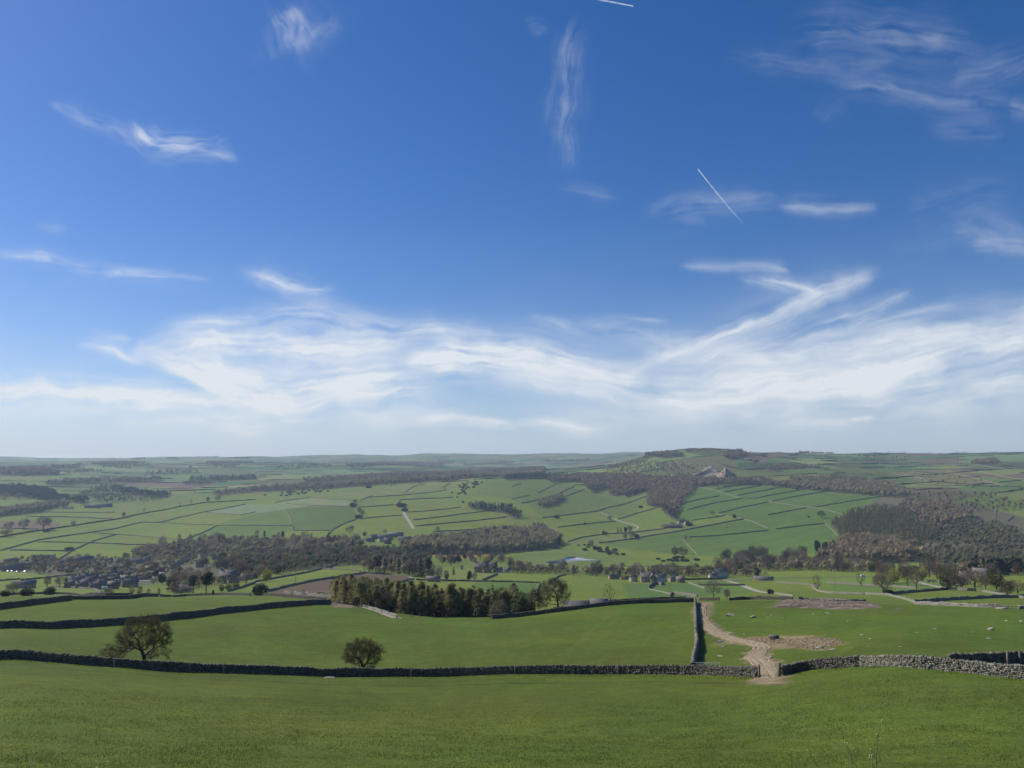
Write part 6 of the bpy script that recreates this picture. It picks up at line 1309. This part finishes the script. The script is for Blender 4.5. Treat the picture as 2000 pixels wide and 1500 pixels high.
P, r = at_near(641, 1324); o = link('rock', ROCKS[1], None, P); o.scale = (1.1, .7, .22); tag(o, 'flat stone slab in the grass in front of the near wall', 'rock')
P, r = at_near(1955, 1189, 200); o = link('rock', ROCKS[2], None, P); o.scale = (pxm(r, 10), 1.0, .8); tag(o, 'large pale boulder built into the tumbledown wall on the right', 'rock')
# heap of stony earth on the brow
def heap():
    P = gpoly([(1508,1187),(1520,1180),(1545,1173),(1590,1169.5),(1640,1170),(1690,1177),(1722,1187),(1690,1190),(1640,1191),(1580,1188),(1540,1187)], 150)
    lo, hi = P.min(0), P.max(0); gx = np.arange(lo[0] - 1, hi[0] + 1, .3); gy = np.arange(lo[1] - 1, hi[1] + 1, .3); X, Y = np.meshgrid(gx, gy, indexing='ij')
    nz = fbm(X / 2.4, Y / 2.4, 91, 4); d = line_dist(np.vstack([P, P[:1]]), X, Y); d = np.where(inside(P, X, Y), d, -d) + 1.0 * nz
    f = np.clip(d / 2.5, 0, 1); Z = height(X, Y) - .05 + f * (.42 + .45 * fbm(X / 3.5, Y / 1.6, 93, 4) + .28 * fbm(X / .7, Y / .7, 95, 3)); ok = d > 0
    idx = np.arange(X.size).reshape(X.shape); q = np.stack([idx[:-1, :-1], idx[1:, :-1], idx[1:, 1:], idx[:-1, 1:]], -1).reshape(-1, 4); q = q[ok.ravel()[q].all(1)]; used = np.unique(q); rm = np.full(X.size, -1); rm[used] = np.arange(len(used))
    t = np.clip(.5 + .9 * fbm(X / 5, Y / 2.2, 97, 4) + (X - lo[0] - (hi[0] - lo[0]) * .35) / (hi[0] - lo[0]) * .5, 0, 1)[..., None]; c = np.array([.115, .09, .065]) * (1 - t) + np.array([.31, .25, .19]) * t; c = c * (1 + .3 * fbm(X / .6, Y / .6, 99, 3))[..., None]
    V = np.stack([X, Y, Z], -1).reshape(-1, 3)[used]; m = stone_mat('spoil', (1, 1, 1), (.72, .70, .68), 3.0, True, (.9, .88, .84))
    o = bpy.data.objects.new('rubble_heap', None); COL.objects.link(o); tag(o, 'heap of stones and brown earth on the brow of the right field', 'rubble heap')
    link('earth', mesh_np('earth', V, None, rm[q], [m], col=np.clip(c.reshape(-1, 3)[used], .02, 1)), o)
    n = 420; pts = sample_poly([(1540,1186),(1560,1175),(1600,1172),(1640,1172),(1685,1179),(1705,1186),(1660,1188),(1600,1187)], n, 150)
    V, Q = boxes(pts + np.array([0, 0, .4]) + rng.uniform(-.2, .15, (n, 1)) * np.array([0, 0, 1]), rng.uniform(.05, .20, (n, 3)) * np.array([1.5, 1.2, .7]), rng.uniform(0, 3, n), .35)
    b = np.repeat(rng.uniform(.18, .5, n), 8); so_ = link('stones', mesh_np('stones', V, None, Q, [m], col=np.stack([b, b * .95, b * .88], 1)), o); so_['kind'] = 'stuff'
    n = 1500; pts = np.concatenate([sample_poly([(1530,1250),(1580,1243),(1638,1247),(1648,1257),(1600,1268),(1540,1264)], n // 2, 2), sample_poly([(1450,1250),(1500,1243),(1540,1246),(1530,1256),(1470,1256)], n // 2, 2)]); n = len(pts)
    V, Q = boxes(pts + np.array([0, 0, .02]), rng.uniform(.03, .10, (n, 3)) * np.array([1.3, 1.3, .7]), rng.uniform(0, 3, n), .4); b = np.repeat(rng.uniform(.5, 1.5, n), 8)
    tag(link('clods', mesh_np('clods', V, None, Q, [stone_mat('clod', (.34, .27, .18), (.20, .155, .105), 5.0)], col=np.stack([b, b * .96, b * .9], 1))), 'trampled clods and stones around the feeder', 'clods', kind='stuff')
heap()
# ring feeder / trough
TROUGH = simple('dull_steel', (.16, .16, .16), (.11, .11, .11), 5, .6, .3)
def feeder():
    P, r = at_near(1512, 1248.5); o = bpy.data.objects.new('feed_trough', None); COL.objects.link(o); o.location = P; o.rotation_euler = (0, 0, -.2); tag(o, 'grey metal feed trough on the trampled mud beside the track', 'trough')
    mb = MB(); mb.box((0, 0, .45), (.85, .45, .22)); mb.box((0, 0, .68), (.9, .5, .03)); mb.obj('basin', [TROUGH], o)
    for sx in (-.7, .7): b = MB(); b.box((sx, 0, .12), (.06, .4, .16)); b.obj('leg', [TROUGH], o)
feeder()
# sheep
WOOL = simple('wool', (.72, .68, .58), (.58, .54, .45), 6); FACE = simple('dark_face', (.08, .07, .06), (.06, .05, .05), 6)
def sheep_proto():
    b = MB(); import bmesh
    def ball(c, r):
        u = np.linspace(0, math.pi, 6); v = np.linspace(0, 2 * math.pi, 9)[:-1]; V = np.array([[c[0] + r[0] * math.sin(p) * math.cos(q), c[1] + r[1] * math.sin(p) * math.sin(q), c[2] + r[2] * math.cos(p)] for p in u for q in v])
        V += rng.normal(0, .012, V.shape); return V, [(i * 8 + j, i * 8 + (j + 1) % 8, (i + 1) * 8 + (j + 1) % 8, (i + 1) * 8 + j) for i in range(5) for j in range(8)]
    V, Q = ball((0, 0, .62), (.58, .29, .30)); b.add(V, quads=Q); V, Q = ball((.45, 0, .74), (.25, .19, .22)); b.add(V, quads=Q)
    h = MB(); V, Q = ball((.74, 0, .78), (.19, .10, .12)); h.add(V, quads=Q)
    for s in (-1, 1): h.tube([(.66, s * .08, .84), (.62, s * .2, .86)], [.04, .015], 4)
    legs = []
    for x in (-.38, .38):
        for y in (-.15, .15): l = MB(); l.tube([(x, y, .45), (x + .02, y, .22), (x, y, 0)], [.075, .05, .045], 5); legs.append(l)
    return b.mesh('fleece', [WOOL], True), h.mesh('head', [FACE], True), [l.mesh('leg', [FACE]) for l in legs]
SB, SH, SL = sheep_proto()
for x, y in [(943,1156),(948,1158.5),(963,1162),(972,1165),(1014,1170),(1114,1143),(1122,1145),(1130,1148),(1140,1139),(1155,1134),(1208,1148),(1250,1150),(1184,1172),(1215,1171),(1043,1183),(1090,1136),(1042,1160),(1192,1171),(1500,1152),(1538,1151)]:
    P, r = ground(x, y, 380 if y < 1165 else 280); o = bpy.data.objects.new('sheep', None); COL.objects.link(o); o.location = P; o.rotation_euler = (0, 0, rng.uniform(0, 6.28)); o.scale = (1.15,) * 3
    tag(o, 'white sheep grazing in the green fields beyond the far wall', 'sheep', 'grazing sheep'); link('fleece', SB, o); link('head', SH, o)
    for l in SL: link('leg', l, o)
# vehicles
def car(name, label, x, y, rmin, yaw, paint, van=False, grp=None):
    P, r = ground(x, y, rmin); o = bpy.data.objects.new(name, None); COL.objects.link(o); o.location = P + np.array([0, 0, .28]); o.rotation_euler = (0, 0, math.radians(yaw)); tag(o, label, 'van' if van else 'car', grp)
    prof = [(-2.1, .35), (-2.1, .95), (-1.9, 1.9), (1.2, 1.95), (1.6, 1.15), (2.3, 1.0), (2.35, .35)] if van else [(-2.1, .35), (-2.1, .85), (-1.7, .95), (-1.1, 1.42), (.4, 1.45), (1.1, .95), (2.0, .8), (2.1, .35)]
    b = MB(); n = len(prof); V = [(px_, s * .86, z) for s in (-1, 1) for px_, z in prof]; b.add(V, quads=[(i, (i + 1) % n, n + (i + 1) % n, n + i) for i in range(n)])
    me = b.mesh('body', [paint]); import bmesh
    bm = bmesh.new(); bm.from_mesh(me); bm.verts.ensure_lookup_table(); bm.faces.new([bm.verts[i] for i in range(n)]); bm.faces.new([bm.verts[n + i] for i in reversed(range(n))]); bmesh.ops.bevel(bm, geom=bm.edges[:], offset=.05, segments=1, affect='EDGES'); bm.to_mesh(me); bm.free(); link('body', me, o)
    for s in (-1, 1): g = MB(); g.add([(-1.35 if not van else .2, s * .875, 1.0 if not van else 1.25), (.75 if not van else 1.4, s * .875, 1.0 if not van else 1.25), (.35 if not van else 1.15, s * .875, 1.36 if not van else 1.8), (-1.0 if not van else .2, s * .875, 1.36 if not van else 1.8)], quads=[(0, 1, 2, 3)]); g.obj('side_window', [GLASS], o)
    for x_ in (-1.35, 1.35):
        for s in (-1, 1): w = MB(); w.tube([(x_, s * .72, .32), (x_, s * .9, .32)], .33, 12); w.add([(x_, s * .72, .32)], []); w.obj('wheel', [TYRE], o)
    return o
TYRE = simple('tyre', (.03, .03, .03), (.02, .02, .02), 5); PWHITE = simple('white_paint', (.78, .78, .78), (.74, .74, .74), 2, .3, .5); PDARK = simple('dark_paint', (.05, .055, .065), (.04, .045, .05), 2, .3, .5); PSILV = simple('silver_paint', (.5, .52, .55), (.46, .48, .5), 2, .3, .5, metal=.3)
car('van', 'white van driving along the main road', 1685, 1127, 500, 5, PWHITE, True); car('parked_car', 'dark car, left of two parked by the farmhouse drive', 1816, 1137, 420, 10, PDARK); car('parked_car', 'dark car, right of two parked by the farmhouse drive', 1825, 1137.5, 420, 8, PDARK)
car('parked_car', 'pale silver car parked behind the yellow willows', 1762, 1128, 420, 20, PSILV)
for x, y in [(16,1117),(24,1117),(35,1118),(50,1117.5)]: car('parked_car', 'pale car parked in the row at the left edge terrace', x, y, 600, rng.uniform(60, 110), PSILV, False, 'cars at the left terrace')
car('van', 'white van parked beside the front row of the lower estate', 204, 1152, 560, 20, PWHITE, True)
# telegraph pole pair and lattice mast
def pole(x, y, h, label, rmin):
    P, r = ground(x, y, rmin); o = bpy.data.objects.new('telegraph_pole', None); COL.objects.link(o); o.location = P; tag(o, label, 'pole'); b = MB(); b.tube([(0, 0, -.3), (0, 0, h)], [.14, .09], 7); b.obj('shaft', [WOODM], o); b = MB(); b.box((0, 0, h - .5), (.8, .05, .06)); b.obj('crossarm', [WOODM], o)
pole(577, 1141, 8.5, 'wooden telegraph pole in the green field left of the larches', 420); pole(1309, 1163, 8, 'wooden telegraph pole behind the far field wall', 300); pole(1632, 1150, 8, 'thin telegraph pole in the fields on the right', 400); pole(1541, 1062, 13, 'thin pole standing in the lower striped field', 1200)
def mast():
    P, r = ground(1871, 907, 3000); o = bpy.data.objects.new('radio_mast', None); COL.objects.link(o); o.location = P; tag(o, 'tall pale lattice mast on the far right hillside', 'mast'); H = pxm(r, 26); b = MB()
    for k in range(4):
        a = k * math.pi / 2 + .5; b.tube([(math.cos(a) * 5, math.sin(a) * 5, 0), (math.cos(a) * 1.3, math.sin(a) * 1.3, H * .6), (math.cos(a) * .9, math.sin(a) * .9, H * .85)], .45, 4)
        for q in range(7): z0, z1 = H * .12 * q, H * .12 * (q + 1); r0, r1 = 5 - 3.9 * min(1, z0 / (H * .65)), 5 - 3.9 * min(1, z1 / (H * .65)); a2 = a + math.pi / 2; b.tube([(math.cos(a) * r0, math.sin(a) * r0, z0), (math.cos(a2) * r1, math.sin(a2) * r1, z1)], .25, 3)
    b.obj('lattice', [GALV], o); b = MB(); b.tube([(0, 0, H * .82), (0, 0, H)], .35, 5); b.obj('antenna', [PWHITE], o)
    for z in (.55, .7): b = MB(); b.tube([(0, -1.6, H * z), (0, -2.3, H * z)], 1.6, 10); b.obj('dish', [PWHITE], o)
mast()
# flooded meadow
def water():
    m, t = new_mat('floodwater'); g = t.new('ShaderNodeNewGeometry'); n = t.noise(g.outputs['Position'], .35, 3); finish(m, t, (.30, .34, .37), .06, n, .04, .1, 1.0)
    for pts, lab in [(POND, 'pale blue floodwater lying in the valley meadow')]:
        P = gpoly(pts, 1000); z = PONDZ; c = P.mean(0); V = np.vstack([P, c]); V[:, 2] = z; n = len(P)
        V = np.vstack([V, np.column_stack([P[:, :2] * 1.0 + (P[:, :2] - c[:2]) * .02, P[:, 2] - .5])])
        T = [(i, (i + 1) % n, n) for i in range(n)]; Q = [(i, (i + 1) % n, n + 1 + (i + 1) % n, n + 1 + i) for i in range(n)]
        tag(link('water', mesh_np('water', V, np.array(T), np.array(Q), [m])), lab, 'water', kind='structure')
water()
# quarry: a broken rock face set into the hill
def quarry():
    import bmesh
    m, t = new_mat('quarry_rock'); g = t.new('ShaderNodeNewGeometry'); P_ = g.outputs['Position']; n = t.noise(P_, .06, 6, .7); n2 = t.noise(P_, .025, 3, .6)
    c = t.mix(t.ramp(n, .35, .65), (.13, .12, .11), (.44, .385, .305)); c = t.mix(t.ramp(n2, .5, .68), c, (.34, .22, .14)); finish(m, t, c, .95, n, .8, 2.0, .1)
    base = gpoly([(1340,933),(1368,931),(1395,932),(1414,935),(1444,931)], 2600); B = densify(smooth_line(base, 2), 7); nB = len(B); rows = 9; V = []
    for i in range(nB):
        k = i / (nB - 1); d = B[min(i + 1, nB - 1)] - B[max(i - 1, 0)]; nr = np.array([-d[1], d[0]]) / (np.hypot(d[0], d[1]) + 1e-6); nr = nr if nr[1] > 0 else -nr
        H = 54 * math.sin(math.pi * min(1, k * 1.02)) ** .6 * (.75 + .35 * vnoise(np.array([i * .35]), np.array([2.0]), 5)[0]) * (.45 + .75 * min(1, k * 1.5))
        for q in range(rows):
            u = q / (rows - 1); off = 26 * u + 7 * vnoise(np.array([i * .55]), np.array([q * .9]), 9)[0] + 5 * math.sin(i * .8 + q); x, y = B[i, 0] + nr[0] * off, B[i, 1] + nr[1] * off; V.append([x, y, max(float(height(x, y)) - 1, B[i, 2] - 2 + H * u + 3 * rng.normal(0, .4))] if q < rows - 1 else [x + nr[0] * 10, y + nr[1] * 10, float(height(x + nr[0] * 10, y + nr[1] * 10)) - 2])
    Q = [(i * rows + j, (i + 1) * rows + j, (i + 1) * rows + j + 1, i * rows + j + 1) for i in range(nB - 1) for j in range(rows - 1)]
    tag(link('quarry_face', mesh_np('quarry_face', np.array(V), None, Q, [m])), 'broken pale and rusty rock face of the quarry on the big hill', 'quarry face')
    n = 160; pts = sample_poly([(1350,934),(1372,930),(1400,930),(1432,930),(1438,934),(1400,936)], n, 2600); V, Q = boxes(pts, rng.uniform(1, 4, (n, 3)), rng.uniform(0, 3, n), .35)
    tag(link('quarry_spoil', mesh_np('quarry_spoil', V, None, Q, [m])), 'tumbled blocks and spoil at the foot of the quarry', 'spoil', kind='stuff')
quarry()
# bare sapling stems close to the camera
def sapling(stems, label, r0):
    m = simple('sapling_bark', (.16, .135, .10), (.09, .075, .06), 20); bud = simple('bud', (.55, .52, .22), (.42, .40, .16), 20)
    def at(x, y, r): a, t = px_dir(x, y); return np.array([math.sin(a) * r, math.cos(a) * r, t * r])
    base = at(stems[0][0][0][0], 1640, r0); base[2] = float(height(base[0], base[1])) - .05
    o = bpy.data.objects.new('sapling', None); COL.objects.link(o); o.location = base; tag(o, label, 'sapling')
    b = MB(); bu = MB()
    for line, w in stems:
        P = [at(x, y, r0 + dr) for (x, y, dr) in line]; foot = np.array([P[0][0] * .999, P[0][1], 0]); foot[2] = float(height(foot[0], foot[1])) - .05
        if line[0][1] >= 1500: P = [foot] + P
        P = smooth_line(np.array(P), 1) - base; b.tube(P, np.linspace(w * .75, w * .22, len(P)), 6)
        if rng.uniform() < .6: bu.box(P[-1], (.007, .007, .012)); bu.box(P[-2], (.006, .006, .010))
    b.obj('stem', [m], o)
    if bu.n: bu.obj('bud', [bud], o)
sapling([([(1668,1515,0),(1664,1482,.05),(1656,1466,.08),(1650,1451,.1)], .010),([(1684,1515,.1),(1672,1494,.06),(1665,1487,.05)], .009),([(1664,1482,.05),(1658,1462,.06),(1655,1452,.08)], .006),([(1673,1486,.05),(1668,1470,.04),(1667,1462,.03)], .005)], 'bare forked sapling at the bottom edge, left of the taller one', 12.0)
sapling([([(1710,1515,0),(1711,1492,.04),(1713,1465,.07),(1715,1440,.1),(1712,1434,.11)], .012),([(1712,1492,.04),(1720,1484,.06)], .008),([(1715,1440,.1),(1719,1420,.14),(1723,1407,.18)], .005),([(1703,1515,.1),(1704,1492,.08),(1703,1476,.06)], .008),([(1697,1515,.1),(1699,1492,.1),(1699,1476,.1)], .006),([(1705,1478,.06),(1709,1467,.07),(1710,1462,.07)], .006),([(1705,1472,.06),(1701,1464,.05)], .005)], 'taller bare sapling with pale buds at the bottom edge', 12.5)
sapling([([(1604,1515,0),(1594,1490,.04),(1583,1476,.08),(1577,1466,.1)], .008)], 'single curved bare stem at the bottom edge', 12.0)

# ------------------------------------------------------------------ grass blades of the near pasture and rough tufts along the walls
def grass():
    n = 170000; a = rng.uniform(math.radians(-37), math.radians(37), n); r = np.exp(rng.uniform(math.log(33), math.log(92), n)); x, y = r * np.sin(a), r * np.cos(a)
    keep = vnoise(x / 1.3, y / 1.3, 301) + .6 * vnoise(x / .35, y / .35, 302) > rng.uniform(-1.1, .7, n); x, y, r = x[keep], y[keep], r[keep]; L = rng.uniform(.06, .15, len(x)) * (1 + .5 * vnoise(x / 4, y / 4, 303))
    w = rng.uniform(.018, .035, len(x)) * np.clip(r / 45, .8, 1.6); tint = np.clip(1 + .22 * vnoise(x / .8, y / .8, 304) + .14 * rng.normal(size=len(x)), .55, 1.6)
    Ps = [gpoly([(0,1290),(175,1303),(360,1316),(600,1322),(850,1324),(1050,1319),(1300,1320),(1478,1325)]), gpoly([(1535,1322),(1600,1309),(1680,1305),(1780,1307),(1900,1319),(2000,1331)]), gpoly([(1364,1300),(1368,1265),(1364,1240),(1364,1200)]), gpoly([(0,1229),(150,1228),(330,1213),(500,1193),(645,1183)])]
    for P in Ps:
        D = densify(smooth_line(P, 2), .05); q = len(D); o = rng.normal(0, .35, (q, 2)); xx, yy = D[:, 0] + o[:, 0], D[:, 1] + o[:, 1]; cl = vnoise(xx / 1.6, yy / 1.6, 305) > -.2; xx, yy = xx[cl], yy[cl]
        x = np.concatenate([x, xx]); y = np.concatenate([y, yy]); L = np.concatenate([L, rng.uniform(.15, .38, len(xx))]); w = np.concatenate([w, rng.uniform(.03, .07, len(xx))]); tint = np.concatenate([tint, rng.uniform(.7, 1.7, len(xx))])
    B = np.stack([x, y, height(x, y) - .01], 1); m_ = len(B); D = np.stack([rng.normal(0, .45, m_), rng.normal(0, .45, m_), np.ones(m_)], 1); V, T = slivers(B, D, L, w)
    c = np.repeat(np.array([.088, .128, .018]) * tint[:, None], 3, 0); c[:, 0] *= np.repeat(rng.uniform(.88, 1.18, m_), 3)
    m, t = new_mat('grass_blades'); at = t.new('ShaderNodeAttribute', attribute_name='Col'); finish(m, t, at.outputs['Color'], .8, spec=.15); translucent(t, at.outputs['Color'], .4)
    tag(link('grass', mesh_np('grass', V, T, None, [m], col=np.clip(c, .01, 1))), 'short green grass and rough tufts of the near pasture', 'grass', kind='stuff')
grass()
# ------------------------------------------------------------------ blue valley haze
def build_haze():
    m, t = new_mat('haze'); vs = t.new('ShaderNodeVolumeScatter'); o = t.new('ShaderNodeOutputMaterial')
    vs.inputs['Color'].default_value = (.54, .75, 1, 1); vs.inputs['Density'].default_value = HAZE_D; vs.inputs['Anisotropy'].default_value = .25
    t.l.new(vs.outputs[0], o.inputs['Volume'])
    mb = MB(); mb.box((0, 0, -155), (19000, 19000, 300))
    tag(mb.obj('haze', [m]), 'thin blue haze hanging over the far hills and valley', 'haze', kind='structure')
HAZE_D = 7.8e-5
build_haze()
SC.cycles.max_bounces = 5; SC.cycles.diffuse_bounces = 2; SC.cycles.glossy_bounces = 2; SC.cycles.transparent_max_bounces = 12; SC.cycles.volume_bounces = 0
build_ground()
